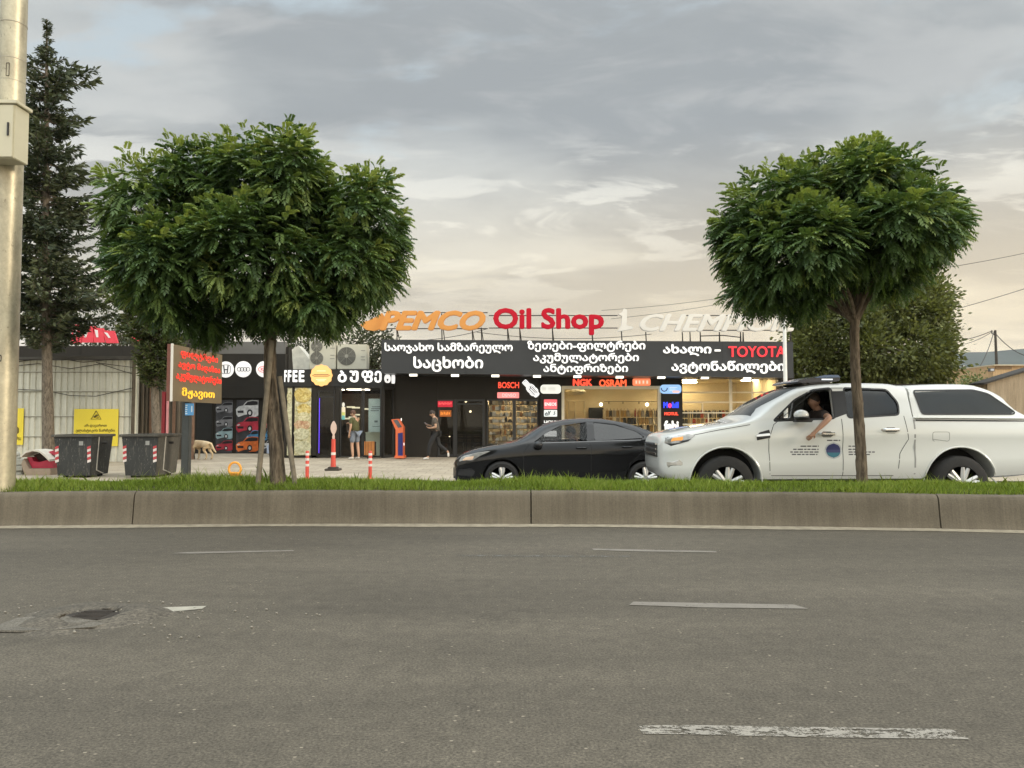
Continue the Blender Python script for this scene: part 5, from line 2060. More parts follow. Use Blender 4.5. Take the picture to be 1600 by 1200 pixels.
class Shell:
    def __init__(self, top, belt, bot, half, tumble=0.30, crease=0.0, jump=()):
        self.top, self.belt, self.bot, self.half = pairs(top), pairs(belt), pairs(bot), pairs(half)
        self.jump = [(a, pairs(p)) for a, p in jump]       # (from x, own roof line): a second box behind the cab
        self.tum, self.crease = tumble, crease

    def ztop(self, x):
        z = self.top(x)
        for a, f in self.jump:
            if x >= a:
                z = f(x)
        return z

    def section(self, x, inset=0.0, zlo=None):
        w, zb, zl, zt = self.half(x), self.bot(x), self.belt(x), self.ztop(x)
        zl = min(zl, zt - 0.004)
        h = max(zl - zb, 0.02)
        g = max(zt - zl, 0.004)
        c = self.crease
        pts = [(0, zb), (w * .80, zb), (w * .93, zb + .03), (w * .972, zb + .16 * h), (w * .986, zb + .34 * h), (w * (.992 - c * .6), zb + .52 * h), (w * (1.0 - c * .2), zb + .66 * h),
               (w * 1.0, zb + .76 * h), (w * .982, zb + .88 * h), (w * .955, zl)]
        k = min(1, max(0, (g - .10) / .25))
        k = k * k * (3 - 2 * k)
        hood = [(w * .94, zl + .28 * g), (w * .88, zl + .55 * g), (w * .78, zl + .75 * g), (w * .62, zl + .88 * g), (w * .40, zl + .96 * g), (0, zt)]
        wr = w * .955 - self.tum * g
        e = zt - min(.10, g * .4)
        cab = [(w * .955 + (wr - w * .955) * .33, zl + (e - zl) * .33), (w * .955 + (wr - w * .955) * .68, zl + (e - zl) * .68), (wr, e), (wr - .055, zt - .042), (wr - .16, zt - .014), (0, zt)]
        pts += [(a[0] * (1 - k) + b[0] * k, a[1] * (1 - k) + b[1] * k) for a, b in zip(hood, cab)]
        return pts

    def side(self, x, z):
        p = self.section(x)
        for (y0, z0), (y1, z1) in zip(p[1:-1], p[2:]):
            if z0 <= z <= z1 and z1 > z0:
                return y0 + (y1 - y0) * (z - z0) / (z1 - z0)
        return p[9][0]

    def loft(self, stations):
        mb = MB()
        secs = [self.section(x) for x in stations]
        n = len(secs[0])
        vs = []
        for x, s in zip(stations, secs):
            vs += [(x, -y, z) for y, z in s]
            vs += [(x, y, z) for y, z in reversed(s[1:-1])]
        q = 2 * n - 2
        fs = []
        for i in range(len(stations) - 1):
            for k in range(q):
                fs.append((i * q + k, i * q + (k + 1) % q, (i + 1) * q + (k + 1) % q, (i + 1) * q + k))
        fs.append(tuple(range(q)))
        fs.append(tuple(reversed(range((len(stations) - 1) * q, len(stations) * q))))
        return mb.add(vs, fs)

    def top_patch(self, x0, x1, n, lo=12, lift=0.006, shrink=0.94):
        """A sheet over the upper surface between x0 and x1 (windscreen, rear window)."""
        vs, fs = [], []
        xs = np.linspace(x0, x1, n)
        for x in xs:
            s = self.section(x)[lo:]
            row = [(x, -y * shrink, z + lift) for y, z in s] + [(x, y * shrink, z + lift) for y, z in reversed(s[:-1])]
            vs += row
        q = len(row)
        for i in range(n - 1):
            for k in range(q - 1):
                fs.append((i * q + k, i * q + k + 1, (i + 1) * q + k + 1, (i + 1) * q + k))
        return MB().add(vs, fs)

    def patch(self, poly, off=0.004, sgn=-1, nz=7, nx=8, thick=0.012):
        """A panel that follows the body side inside an outline given in (x, z)."""
        zs = [b for _, b in poly]
        z0, z1 = min(zs), max(zs)
        vs, fs = [], []
        for j in range(nz + 1):
            z = z0 + (z1 - z0) * (j / nz)
            zz = min(max(z, z0 + 1e-5), z1 - 1e-5)
            xs = []
            for i in range(len(poly)):
                (xa, za), (xb, zb) = poly[i], poly[(i + 1) % len(poly)]
                if (za <= zz < zb) or (zb <= zz < za):
                    xs.append(xa + (xb - xa) * (zz - za) / (zb - za))
            xa, xb = min(xs), max(xs)
            for i in range(nx + 1):
                x = xa + (xb - xa) * i / nx
                y = self.side(x, z)
                vs.append((x, sgn * (y + off), z))
        m = len(vs)
        vs += [(x, y - sgn * thick, z) for x, y, z in vs]
        w = nx + 1
        for j in range(nz):
            for i in range(nx):
                a = j * w + i
                fs.append((a, a + 1, a + w + 1, a + w))
                fs.append((m + a, m + a + w, m + a + w + 1, m + a + 1))
        rim = [i for i in range(w)] + [j * w + nx for j in range(1, nz + 1)] + [nz * w + i for i in range(nx - 1, -1, -1)] + [j * w for j in range(nz - 1, 0, -1)]
        for a, b in zip(rim, rim[1:] + rim[:1]):
            fs.append((a, m + a, m + b, b))
        return MB().add(vs, fs)

    def seam(self, path, w=0.007, off=0.0015, sgn=-1):
        """A thin dark line drawn along the side through (x, z) points."""
        vs, fs = [], []
        P_ = []
        for (a, b), (c, d) in zip(path[:-1], path[1:]):
            n = max(2, int(math.hypot(c - a, d - b) / 0.05))
            P_ += [(a + (c - a) * i / n, b + (d - b) * i / n) for i in range(n)]
        P_.append(path[-1])
        for i, (x, z) in enumerate(P_):
            x2, z2 = P_[min(i + 1, len(P_) - 1)]
            x1, z1 = P_[max(i - 1, 0)]
            t = Vector((x2 - x1, z2 - z1)).normalized()
            for s in (-1, 1):
                xx, zz = x - t.y * s * w / 2, z + t.x * s * w / 2
                vs.append((xx, sgn * (self.side(xx, zz) + off), zz))
        for i in range(len(P_) - 1):
            fs.append((2 * i, 2 * i + 1, 2 * i + 3, 2 * i + 2))
        return MB().add(vs, fs)


def paint(name, c, rough=0.28, coat=1.0, flake=0.04):
    return mat(name, c, rough, 0.0, flake, 1.2, 0, coat)


M_TYRE = mat('tyre rubber', (0.022, 0.021, 0.020), 0.85, var=0.2, scale=20)
M_ALLOY = mat('alloy wheel', (0.52, 0.52, 0.50), 0.42, 0.45, 0.06, 12)
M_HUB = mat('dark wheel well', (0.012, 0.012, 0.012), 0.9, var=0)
M_CHROME = mat('chrome', (0.75, 0.75, 0.74), 0.12, 1.0, 0)
M_TRIM = mat('black trim', (0.016, 0.016, 0.017), 0.45, var=0.1)
M_INT = mat('dark car interior', (0.022, 0.021, 0.020), 0.8, var=0.2)
M_LENS = glass('lamp lens', (0.5, 0.5, 0.5), 0.35, 0.08)
M_REFL = mat('lamp reflector', (0.40, 0.39, 0.36), 0.15, 0.4, 0.25, 14, coat=1.0)
M_AMBER = mat('amber indicator', (0.75, 0.30, 0.05), 0.3, 0.0, 0.1, 20, emit=(1.0, 0.42, 0.10), estr=0.35)
M_SEAM = mat('panel gap', (0.02, 0.02, 0.02), 0.8, var=0)
M_CARGLASS = glass('privacy glass', (0.012, 0.013, 0.013), 0.80, 0.02)
M_CLEARG = glass('clear car glass', (0.015, 0.016, 0.016), 0.22, 0.02)


def wheel(car, x, y, r, wd, rim, spokes=5, sgn=-1):
    w = thing('wheel', '', '', (x, y, r))
    del w['label'], w['category']
    w.parent = car
    h = wd / 2
    t = MB().lathe([(rim, -h), (r - .045, -h - .004), (r - .012, -h + .02), (r, -h + .05), (r, h - .05), (r - .012, h - .02), (r - .045, h), (rim, h)], 40, (0, 0, 0), 'y')
    t.build('tyre', M_TYRE, w, world=False, smooth=True)
    o = sgn * h
    b = MB()
    b.lathe([(rim + .002, o), (rim - .012, o - sgn * -0.0), (rim - .03, o - sgn * .03), (rim - .035, o - sgn * .06), (0.03, o - sgn * .055), (0.0, o - sgn * .055)], 40, (0, 0, 0), 'y')
    for k in range(spokes):
        a = 2 * math.pi * k / spokes + .3
        for da in (-.16, .16):
            p0 = Vector((math.cos(a + da * .4) * .05, o - sgn * .015, math.sin(a + da * .4) * .05))
            p1 = Vector((math.cos(a + da) * (rim - .012), o - sgn * .022, math.sin(a + da) * (rim - .012)))
            b.tube([p0, p1], [.04, .036], 6)
    b.lathe([(0.065, o - sgn * .06), (0.065, o + sgn * .0), (.05, o + sgn * .006), (0, o + sgn * .006)], 20, (0, 0, 0), 'y')
    b.build('rim', M_ALLOY, w, world=False, smooth=True)
    d = MB().lathe([(rim - .045, o - sgn * .105), (rim - .045, o - sgn * .098), (0, o - sgn * .098)], 30, (0, 0, 0), 'y')
    d.build('brake_disc', mat('brake disc', (0.10, 0.10, 0.10), 0.5, 0.6, 0.1), w, world=False)
    return w


def arch_cutters(xs, r, z, half, depth=0.34):
    out = []
    for x in xs:
        for s in (-1, 1):
            c = MB()
            prof_ = [(0, s * (half - depth)), (r, s * (half - depth)), (r, s * (half + .2)), (0.0, s * (half + .2))]
            n = 40
            vs = []
            for yy in (s * (half - depth), s * (half + .2)):
                for k in range(n):
                    a = 2 * math.pi * k / n
                    vs.append((x + r * math.cos(a), yy, z + r * math.sin(a)))
            fs = [tuple(range(n)), tuple(reversed(range(n, 2 * n)))] + [(k, (k + 1) % n, n + (k + 1) % n, n + k) for k in range(n)]
            out.append(c.add(vs, fs))
    return out


def prism_y(poly, y0=-1.4, y1=1.4):
    return MB().prism(poly, y0, y1)


def rounded(poly, r=0.04, n=4):
    """Round the corners of an (x, z) outline."""
    out = []
    L_ = len(poly)
    for i in range(L_):
        p, a, b = Vector(poly[i]), Vector(poly[i - 1]), Vector(poly[(i + 1) % L_])
        da, db = (a - p), (b - p)
        ra = min(r, da.length * .45)
        rb = min(r, db.length * .45)
        q0, q1 = p + da.normalized() * ra, p + db.normalized() * rb
        for k in range(n + 1):
            t = k / n
            out.append(tuple((q0 * (1 - t) + p * t) * (1 - t) + (p * (1 - t) + q1 * t) * t))
    return out


def cavity(sh, x0, x1, n, zlo_off, inset=0.07, roof=0.055):
    mb = MB()
    vs, fs = [], []
    xs = np.linspace(x0, x1, n)
    rows = []
    for x in xs:
        s = sh.section(x)
        zl = sh.belt(x)
        zt = sh.ztop(x)
        lo = zl - zlo_off
        pts = [(0, lo), (s[8][0] - inset, lo), (s[9][0] - inset, zl), (max(.1, s[12][0] - inset), max(zl + .03, s[12][1] - roof * .6)), (max(.05, s[13][0] - inset), max(zl + .035, zt - roof - .02)), (0, max(zl + .04, zt - roof))]
        rows.append([(x, -y, z) for y, z in pts] + [(x, y, z) for y, z in reversed(pts[1:-1])])
    q = len(rows[0])
    for r_ in rows:
        vs += r_
    for i in range(n - 1):
        for k in range(q):
            fs.append((i * q + k, i * q + (k + 1) % q, (i + 1) * q + (k + 1) % q, (i + 1) * q + k))
    fs.append(tuple(range(q)))
    fs.append(tuple(reversed(range((n - 1) * q, n * q))))
    return mb.add(vs, fs)


def car_seat(car, x, y, z, h=0.62):
    mb = MB()
    mb.box((x - .25, y - .24, z), (x + .25, y + .24, z + .16))
    mb.prism([(x + .18, z + .1), (x + .32, z + .1), (x + .46, z + h), (x + .36, z + h)], y - .23, y + .23)
    mb.prism([(x + .37, z + h + .03), (x + .46, z + h + .03), (x + .49, z + h + .2), (x + .41, z + h + .2)], y - .13, y + .13)
    return mb.build('car_seat', M_INT, car, world=False, bevel=0.02)


# ---------------------------------------------------------------- white pickup
PX, PYc = X(1136, 10.57, 750), 10.57 + 0.93
pick = thing('pickup_truck', 'white double cab pickup with a hardtop and a blue roof light bar', 'pickup', (PX, PYc, 0.0))
M_WPAINT = paint('white car paint', (0.70, 0.71, 0.68), 0.30, 1.0, 0.015)
ps = Shell(
    top=[(-.86, .93), (-.84, 1.00), (-.79, 1.055), (-.66, 1.095), (-.3, 1.165), (.05, 1.218), (.22, 1.245), (.36, 1.30), (.60, 1.475), (.85, 1.61), (1.02, 1.695), (1.16, 1.745), (1.45, 1.785), (2.0, 1.80), (2.38, 1.79), (2.52, 1.765), (4.5, 1.76)],
    belt=[(-.86, .90), (-.80, .97), (-.5, 1.07), (.0, 1.16), (.36, 1.22), (.8, 1.235), (1.6, 1.27), (2.5, 1.305), (4.46, 1.275)],
    bot=[(-.86, .56), (-.80, .46), (-.6, .40), (.6, .42), (2.6, .43), (3.6, .46), (4.2, .50), (4.46, .60)],
    half=[(-.86, .58), (-.83, .70), (-.76, .80), (-.66, .86), (-.40, .905), (0, .925), (1, .93), (4.2, .93), (4.4, .915), (4.46, .88)],
    tumble=0.30, crease=0.035, jump=[(2.575, [(2.575, 1.31), (3.4, 1.30), (4.46, 1.285)])])
st = [-.86, -.855, -.845, -.83, -.81, -.78, -.74, -.70] + list(np.linspace(-.65, .3, 14)) + list(np.linspace(.36, 1.3, 16)) + list(np.linspace(1.4, 2.5, 12)) + [2.53, 2.56, 2.574, 2.5755, 2.59] + list(np.linspace(2.7, 4.3, 15)) + [4.38, 4.42, 4.46]
body = ps.loft(st).build('body', M_WPAINT, pick, world=False)
fw = rounded([(.66, 1.250), (1.00, 1.545), (1.27, 1.685), (1.53, 1.715), (1.51, 1.285)], .04)
rw = rounded([(1.69, 1.292), (1.70, 1.715), (2.30, 1.69), (2.42, 1.50), (2.40, 1.335)], .05)
bpil = rounded([(1.40, 1.29), (1.42, 1.70), (1.76, 1.695), (1.74, 1.295)], .02)
cuts = arch_cutters([0, 3.22], .485, .40, .93)
boolean_cut(body, cuts)
boolean_cut(body, [cavity(ps, .62, 2.47, 16, .62)])
boolean_cut(body, [prism_y(fw)])
boolean_cut(body, [prism_y(rw)])
link_smooth = lambda o, a=38: (o.data.polygons.foreach_set('use_smooth', [True] * len(o.data.polygons)), o.data.set_sharp_from_angle(angle=R(a)))
link_smooth(body)
ps.top_patch(.42, 1.12, 12, lo=12, lift=.007, shrink=.90).build('windscreen', M_CARGLASS, pick, world=False, smooth=True)
for s in (-1, 1):
    ps.patch(rw, -.014, s).build('rear_side_window', M_CARGLASS, pick, world=False, smooth=True)
ps.patch(fw, -.014, 1).build('front_side_window', M_CLEARG, pick, world=False, smooth=True)
for s in (-1, 1):
    ps.patch([(1.51, 1.29), (1.535, 1.715), (1.695, 1.715), (1.685, 1.295)], .003, s, thick=.01).build('pillar_cover', M_TRIM, pick, world=False, smooth=True)
    fr2 = [(x, z) for x, z in fw] + [fw[0]]
    ps.seam(fr2, .024, .003, s).build('window_seal', M_TRIM, pick, world=False)
    ps.seam(rw + [rw[0]], .022, .003, s).build('window_seal', M_TRIM, pick, world=False)
    mbs = MB()
    for path in ([(.60, .52), (.58, 1.0), (.66, 1.20), (1.33, 1.70)], [(1.60, .50), (1.60, 1.28)], [(2.46, 1.32), (2.50, 1.0), (2.38, .80), (2.36, .60)], [(.62, .50), (2.30, .50)], [(-.62, 1.02), (-.1, 1.125), (.34, 1.20)]):
        sm_ = ps.seam(path, .008, .0015, s)
        mbs.add(sm_.v, sm_.f)
    mbs.build('door_seam', M_SEAM, pick, world=False)
    ps.patch([(2.578, .52), (2.578, 1.27), (2.60, 1.27), (2.60, .52)], .002, s, nx=1, thick=.004).build('bed_gap', mat('soft gap', (0.30, 0.30, 0.29), 0.7, var=0), pick, world=False)
    ps.patch([(2.615, 1.243), (2.615, 1.272), (4.42, 1.262), (4.42, 1.235)], .012, s, nx=24, nz=2, thick=.02).build('rail_strip', M_TRIM, pick, world=False)
    for hx, hz in ((1.38, 1.075), (2.26, 1.13)):
        h_ = MB()
        y = ps.side(hx, hz)
        h_.tube([(hx - .12, s * (y - .01), hz), (hx - .09, s * (y + .035), hz), (hx + .09, s * (y + .035), hz), (hx + .12, s * (y - .01), hz)], [.017, .02, .02, .017], 8)
        h_.build('door_handle', M_CHROME, pick, world=False, smooth=True)
        ps.patch(rounded([(hx - .08, hz - .05), (hx - .08, hz + .035), (hx + .08, hz + .035), (hx + .08, hz - .05)], .03), .001, s, nz=3, nx=4, thick=.004).build('handle_recess', mat('recess grey', (0.25, 0.25, 0.24), .5, var=0), pick, world=False)
    ps.patch(rounded([(.40, .985), (.44, 1.09), (.60, 1.135), (.60, 1.0)], .02), .008, s, nz=4, nx=5).build('fender_vent', M_TRIM, pick, world=False)
    ps.patch(rounded([(.40, 1.035), (.41, 1.065), (.60, 1.085), (.60, 1.045)], .01), .016, s, nz=3, nx=5).build('vent_chrome', M_CHROME, pick, world=False)
    sm_ = ps.seam(rounded([(2.83, .975), (2.83, 1.10), (3.06, 1.10), (3.06, .975)], .03) + [(2.83, 1.0)], .006, .0015, s)
    sm_.build('fuel_door', mat('thin gap grey', (0.22, 0.22, 0.21), .8, var=0), pick, world=False)
    # headlamp, fog lamp, step and arch lips
    hl = rounded([(-.815, .93), (-.79, 1.03), (-.50, 1.075), (-.40, 1.06), (-.50, .985), (-.74, .915)], .025)
    ps.patch(hl, .004, s, nz=7, nx=14, thick=.02).build('headlight', M_REFL, pick, world=False, smooth=True)
    ps.patch([(-.735, .965), (-.72, 1.015), (-.58, 1.035), (-.58, .985)], .007, s, nz=4, nx=5).build('indicator', M_AMBER, pick, world=False)
    ps.patch([(-.81, .915), (-.81, .935), (-.47, 1.005), (-.47, .985), (-.74, .905)], .0075, s, nz=3, nx=10).build('lamp_trim', M_TRIM, pick, world=False)
    ps.patch(rounded([(-.79, .60), (-.79, .70), (-.60, .72), (-.58, .64)], .03), .004, s, nz=3, nx=5).build('fog_lamp', M_REFL, pick, world=False)
    stp = MB().tube([(.62, s * .90, .40), (.75, s * .97, .385), (2.45, s * .97, .385), (2.58, s * .90, .40)], .035, 8)
    stp.build('side_step', M_TRIM, pick, world=False, smooth=True)
    for ax in (0, 3.22):
        lip = MB()
        pth = []
        for q in np.linspace(-8, 188, 26):
            x, z = ax + .497 * math.cos(R(q)), .40 + .497 * math.sin(R(q))
            pth.append((x, s * (ps.side(x, min(z, ps.belt(x) - .01)) + .004), z))
        lip.tube(pth, .010, 6)
        lip.build('arch_lip', M_WPAINT, pick, world=False, smooth=True)
    # mirror
    mm = MB().ball((.98, s * 1.06, 1.33), (.10, .10, .075), 14, 10)
    mm.build('mirror', M_WPAINT, pick, world=False, smooth=True)
    MB().box((.90, s * .93, 1.235), (1.12, s * 1.12, 1.275)).build('mirror_foot', M_TRIM, pick, world=False, bevel=.012)
    MB().ball((.985, s * 1.06, 1.295), (.105, .103, .05), 14, 8).build('mirror_base', M_TRIM, pick, world=False, smooth=True)
# grille and bumper
MB().prism([(-.875, .74), (-.87, .90), (-.85, .95), (-.80, .95), (-.80, .74)], -.46, .46).build('grille', M_TRIM, pick, world=False)
gb = MB()
for z in (.78, .85, .92):
    gb.box((-.885, -.44, z - .012), (-.87, .44, z + .012))
gb.build('grille_bar', M_CHROME, pick, world=False)
for ax in (0, 3.22):
    for s in (-1, 1):
        wheel(pick, ax, s * .80, .385, .25, .245, 6, s)
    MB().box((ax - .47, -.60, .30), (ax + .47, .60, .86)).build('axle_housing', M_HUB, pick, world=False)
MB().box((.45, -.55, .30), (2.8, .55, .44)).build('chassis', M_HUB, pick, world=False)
# hardtop over the bed
hs = Shell(
    top=[(2.59, 1.70), (2.60, 1.745), (2.66, 1.765), (3.3, 1.785), (3.52, 1.775), (3.72, 1.725), (3.92, 1.61), (4.12, 1.42), (4.26, 1.31)],
    belt=[(2.59, 1.30), (4.26, 1.285)], bot=[(2.59, 1.281), (4.26, 1.27)], half=[(2.59, .93), (4.0, .925), (4.26, .90)], tumble=.26)
ht = hs.loft([2.59, 2.60, 2.62, 2.66] + list(np.linspace(2.75, 3.4, 8)) + list(np.linspace(3.46, 4.26, 18))).build('hardtop', M_WPAINT, pick, world=False, smooth=True)
hw = rounded([(2.72, 1.345), (2.66, 1.675), (3.50, 1.685), (3.70, 1.63), (4.02, 1.375), (3.98, 1.345)], .04)
for s in (-1, 1):
    hp = hs.patch(hw, .004, s, nz=10, nx=20, thick=.01)
    hp.build('hardtop_window', glass('hardtop glass', (0.03, 0.032, 0.032), 0.93), pick, world=False, smooth=True)
    hs.seam(hw + [hw[0]], .02, .007, s).build('window_seal', M_TRIM, pick, world=False)
# light bar
lb = MB().prism([(1.12, 1.80), (1.16, 1.83), (1.52, 1.90), (1.70, 1.90), (1.74, 1.86), (1.74, 1.82), (1.2, 1.79)], -.55, .55)
lb.build('light_bar', mat('dark blue bar', (0.02, 0.03, 0.06), 0.25, var=0.2, coat=0.6), pick, world=False, bevel=.012)
MB().prism([(1.36, 1.868), (1.52, 1.905), (1.70, 1.905), (1.735, 1.87), (1.40, 1.862)], -.57, .57).build('blue_lens', mat('blue lens', (0.05, 0.13, 0.30), 0.15, var=0.2, coat=1), pick, world=False)
MB().box((1.47, -.575, 1.832), (1.62, -.5515, 1.85)).build('white_lens', glow('white lens', (0.9, 0.95, 1.0), 0.9), pick, world=False)
for s in (-1, 1):
    MB().box((1.3, s * .5 - .03, 1.77), (1.6, s * .5 + .03, 1.815)).build('bar_foot', M_TRIM, pick, world=False)
# door emblem with its lines of small print
ec = (1.47, .845)


def disc_on_door(r, off, m, zlo=-9, zhi=9, name='door_emblem'):
    pts = []
    for q in np.linspace(0, 2 * math.pi, 32, endpoint=False):
        pts.append((ec[0] + r * math.cos(q), ec[1] + min(zhi, max(zlo, r * math.sin(q)))))
    return ps.patch(pts, off, -1, nz=9, nx=8, thick=.002).build(name, m, pick, world=False)


disc_on_door(.118, .002, mat('emblem rim', (0.48, 0.50, 0.52), 0.5, var=0.05))
disc_on_door(.098, .004, mat('emblem navy', (0.035, 0.04, 0.13), 0.5, var=0.1))
disc_on_door(.094, .006, mat('emblem teal', (0.03, 0.16, 0.22), 0.5, var=0.1), -9, -.028)
pm = mat('door print', (0.09, 0.09, 0.10), 0.6, var=0.3, scale=60)
for x0, x1, z in ((1.02, 1.27, .905), (.92, 1.27, .862), (.88, 1.28, .825), (.90, 1.25, .792), (1.68, 1.80, .905), (1.68, 1.90, .862), (1.68, 2.04, .825), (1.68, 1.98, .792), (1.38, 1.56, .985)):
    mbx = MB()
    x = x0
    while x < x1:
        wl_ = random.uniform(.03, .08)
        q = ps.patch([(x, z - .008), (x, z + .008), (min(x + wl_, x1), z + .008), (min(x + wl_, x1), z - .008)], .002, -1, nz=1, nx=2, thick=.002)
        mbx.add(q.v, q.f)
        x += wl_ + .015
    mbx.build('door_print', pm, pick, world=False)
car_seat(pick, 1.45, -.40, .80, .70)
car_seat(pick, 1.45, .40, .80, .70)
mb = MB().box((2.05, -.7, .80), (2.3, .7, 1.0)).prism([(2.22, .95), (2.36, .95), (2.44, 1.36), (2.36, 1.36)], -.68, .68)
mb.build('rear_bench', M_INT, pick, world=False)
mb = MB().prism([(.66, 1.1), (.66, 1.26), (.95, 1.23), (1.0, 1.02), (.9, .9), (.7, .9)], -.72, .72)
mb.build('dashboard', M_INT, pick, world=False)
sw = MB().tube([(1.12 + .06 * math.sin(q), -.40 + .18 * math.cos(q), 1.14 + .17 * math.sin(q)) for q in np.linspace(0, 2 * math.pi, 25)], .015, 6, False)
sw.tube([(.95, -.4, 1.10), (1.12, -.4, 1.14)], .03, 6)
sw.build('steering_wheel', M_TRIM, pick, world=False)

# ---------------------------------------------------------------- black sedan
CX, CYc = X(784, 14.5, 750), 14.5 + 0.895
sed = thing('sedan_car', 'glossy black sedan with dark windows passing behind the white pickup', 'car', (CX, CYc, far_z(15.2)))
M_BPAINT = paint('black car paint', (0.010, 0.010, 0.0105), 0.12, 0.0, 0.05)
ss = Shell(
    top=[(-.93, .60), (-.91, .66), (-.86, .72), (-.69, .82), (-.46, .895), (-.15, .955), (.15, 1.0), (.26, 1.03), (.42, 1.115), (.62, 1.235), (.84, 1.345), (1.05, 1.405), (1.3, 1.445), (1.6, 1.462), (1.9, 1.455), (2.2, 1.415), (2.5, 1.345), (2.8, 1.245), (2.95, 1.185), (3.1, 1.14), (3.4, 1.11), (3.6, 1.08), (3.68, 1.02), (3.70, .96)],
    belt=[(-.93, .55), (-.86, .64), (-.69, .745), (-.3, .85), (.2, .935), (.75, .985), (1.6, 1.005), (2.4, 1.03), (2.9, 1.045), (3.3, 1.035), (3.6, .98), (3.70, .88)],
    bot=[(-.93, .34), (-.88, .24), (-.75, .19), (-.4, .17), (2.9, .18), (3.3, .24), (3.55, .32), (3.70, .45)],
    half=[(-.93, .42), (-.91, .55), (-.86, .66), (-.72, .77), (-.45, .85), (-.1, .885), (.5, .895), (2.7, .895), (3.2, .865), (3.5, .80), (3.65, .70), (3.70, .60)],
    tumble=0.42, crease=0.03)
st = [-.93, -.92, -.905, -.88, -.85, -.80, -.74] + list(np.linspace(-.66, .15, 13)) + list(np.linspace(.2, 1.3, 20)) + list(np.linspace(1.4, 3.1, 22)) + list(np.linspace(3.17, 3.6, 8)) + [3.64, 3.67, 3.69, 3.70]
body = ss.loft(st).build('body', M_BPAINT, sed, world=False)
fw = rounded([(.60, 1.005), (.80, 1.155), (1.10, 1.315), (1.62, 1.385), (1.63, 1.03)], .035)
rw = rounded([(1.74, 1.035), (1.74, 1.385), (2.15, 1.345), (2.55, 1.215), (2.70, 1.105), (2.62, 1.06)], .035)
boolean_cut(body, arch_cutters([0, 2.70], .372, .325, .895, .30))
boolean_cut(body, [cavity(ss, .50, 2.62, 16, .5)])
boolean_cut(body, [prism_y(fw)])
boolean_cut(body, [prism_y(rw)])
link_smooth(body)
ss.top_patch(.30, 1.02, 12, lo=12, lift=.006, shrink=.9).build('windscreen', M_CARGLASS, sed, world=False, smooth=True)
ss.top_patch(2.28, 2.98, 10, lo=12, lift=.006, shrink=.9).build('rear_window', M_CARGLASS, sed, world=False, smooth=True)
for s in (-1, 1):
    ss.patch(fw, -.014, s).build('front_side_window', M_CLEARG, sed, world=False, smooth=True)
    ss.patch(rw, -.012, s).build('rear_side_window', glass('dark tint', (0.02, 0.02, 0.02), 0.94), sed, world=False, smooth=True)
    ss.patch([(1.61, 1.03), (1.61, 1.385), (1.75, 1.385), (1.75, 1.035)], .003, s).build('pillar_cover', M_TRIM, sed, world=False)
    mbs = MB()
    for path in ([(.42, .34), (.40, .80), (.52, .97)], [(1.68, .33), (1.68, 1.02)], [(2.72, 1.05), (2.62, .80), (2.42, .62), (2.36, .36)], [(.44, .33), (2.34, .34)]):
        q = ss.seam(path, .007, .0012, s)
        mbs.add(q.v, q.f)
    mbs.build('door_seam', M_SEAM, sed, world=False)
    q = ss.seam([(.62, .992), (1.6, 1.018), (2.62, 1.05)], .014, .004, s)
    q.build('belt_strip', mat('dull strip', (0.10, 0.10, 0.10), 0.3, 0.5, 0), sed, world=False)
    for hx, hz in ((1.50, .90), (2.36, .92)):
        y = ss.side(hx, hz)
        MB().tube([(hx - .10, s * (y - .01), hz), (hx - .07, s * (y + .03), hz), (hx + .07, s * (y + .03), hz), (hx + .10, s * (y - .01), hz)], [.014, .017, .017, .014], 8).build('door_handle', M_BPAINT, sed, world=False, smooth=True)
    hl = rounded([(-.83, .635), (-.76, .74), (-.36, .835), (-.20, .845), (-.42, .745), (-.60, .64)], .02)
    ss.patch(hl, .004, s, nz=7, nx=14, thick=.02).build('headlight', M_REFL, sed, world=False, smooth=True)
    ss.patch(rounded([(-.76, .655), (-.70, .72), (-.52, .745), (-.56, .67)], .02), .007, s, nz=4, nx=6).build('indicator', mat('pale amber lens', (0.75, 0.52, 0.36), 0.3, var=0.1), sed, world=False)
    ss.patch(rounded([(-.84, .36), (-.82, .50), (-.56, .52), (-.50, .44), (-.56, .34)], .03), .003, s, nz=5, nx=8).build('bumper_scoop', M_TRIM, sed, world=False)
    # low sill chrome and the upper crease that catches the sky
    ss.patch([(.6, .255), (.6, .27), (2.0, .335), (2.05, .32)], .006, s, nz=2, nx=16, thick=.01).build('sill_strip', mat('satin strip', (0.30, 0.30, 0.29), 0.3, 0.6, 0), sed, world=False)
    mm = MB().ball((.68, s * 1.0, .965), (.085, .11, .07), 14, 10)
    mm.tube([(.66, s * .84, .95), (.68, s * .95, .955)], .03, 6)
    mm.build('mirror', M_TRIM, sed, world=False, smooth=True)
    tl = rounded([(3.30, .86), (3.28, 1.0), (3.64, .985), (3.66, .88)], .03)
    ss.patch(tl, .004, s, nz=4, nx=8).build('tail_light', mat('red tail lens', (0.30, 0.015, 0.015), 0.2, var=0.1, coat=.8), sed, world=False)
MB().prism([(-.945, .30), (-.945, .50), (-.90, .56), (-.85, .56), (-.85, .28)], -.40, .40).build('grille', M_TRIM, sed, world=False)
MB().prism([(-.95, .555), (-.935, .60), (-.90, .60), (-.90, .555)], -.38, .38).build('grille_bar', M_CHROME, sed, world=False)
for ax in (0, 2.70):
    for s in (-1, 1):
        wheel(sed, ax, s * .785, .325, .21, .225, 5, s)
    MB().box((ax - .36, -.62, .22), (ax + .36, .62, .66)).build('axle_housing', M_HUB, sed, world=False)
car_seat(sed, 1.35, -.37, .52, .66)
car_seat(sed, 1.35, .37, .52, .66)
MB().prism([(.52, .75), (.52, .98), (.78, .97), (.85, .8), (.7, .6)], -.68, .68).build('dashboard', M_INT, sed, world=False)
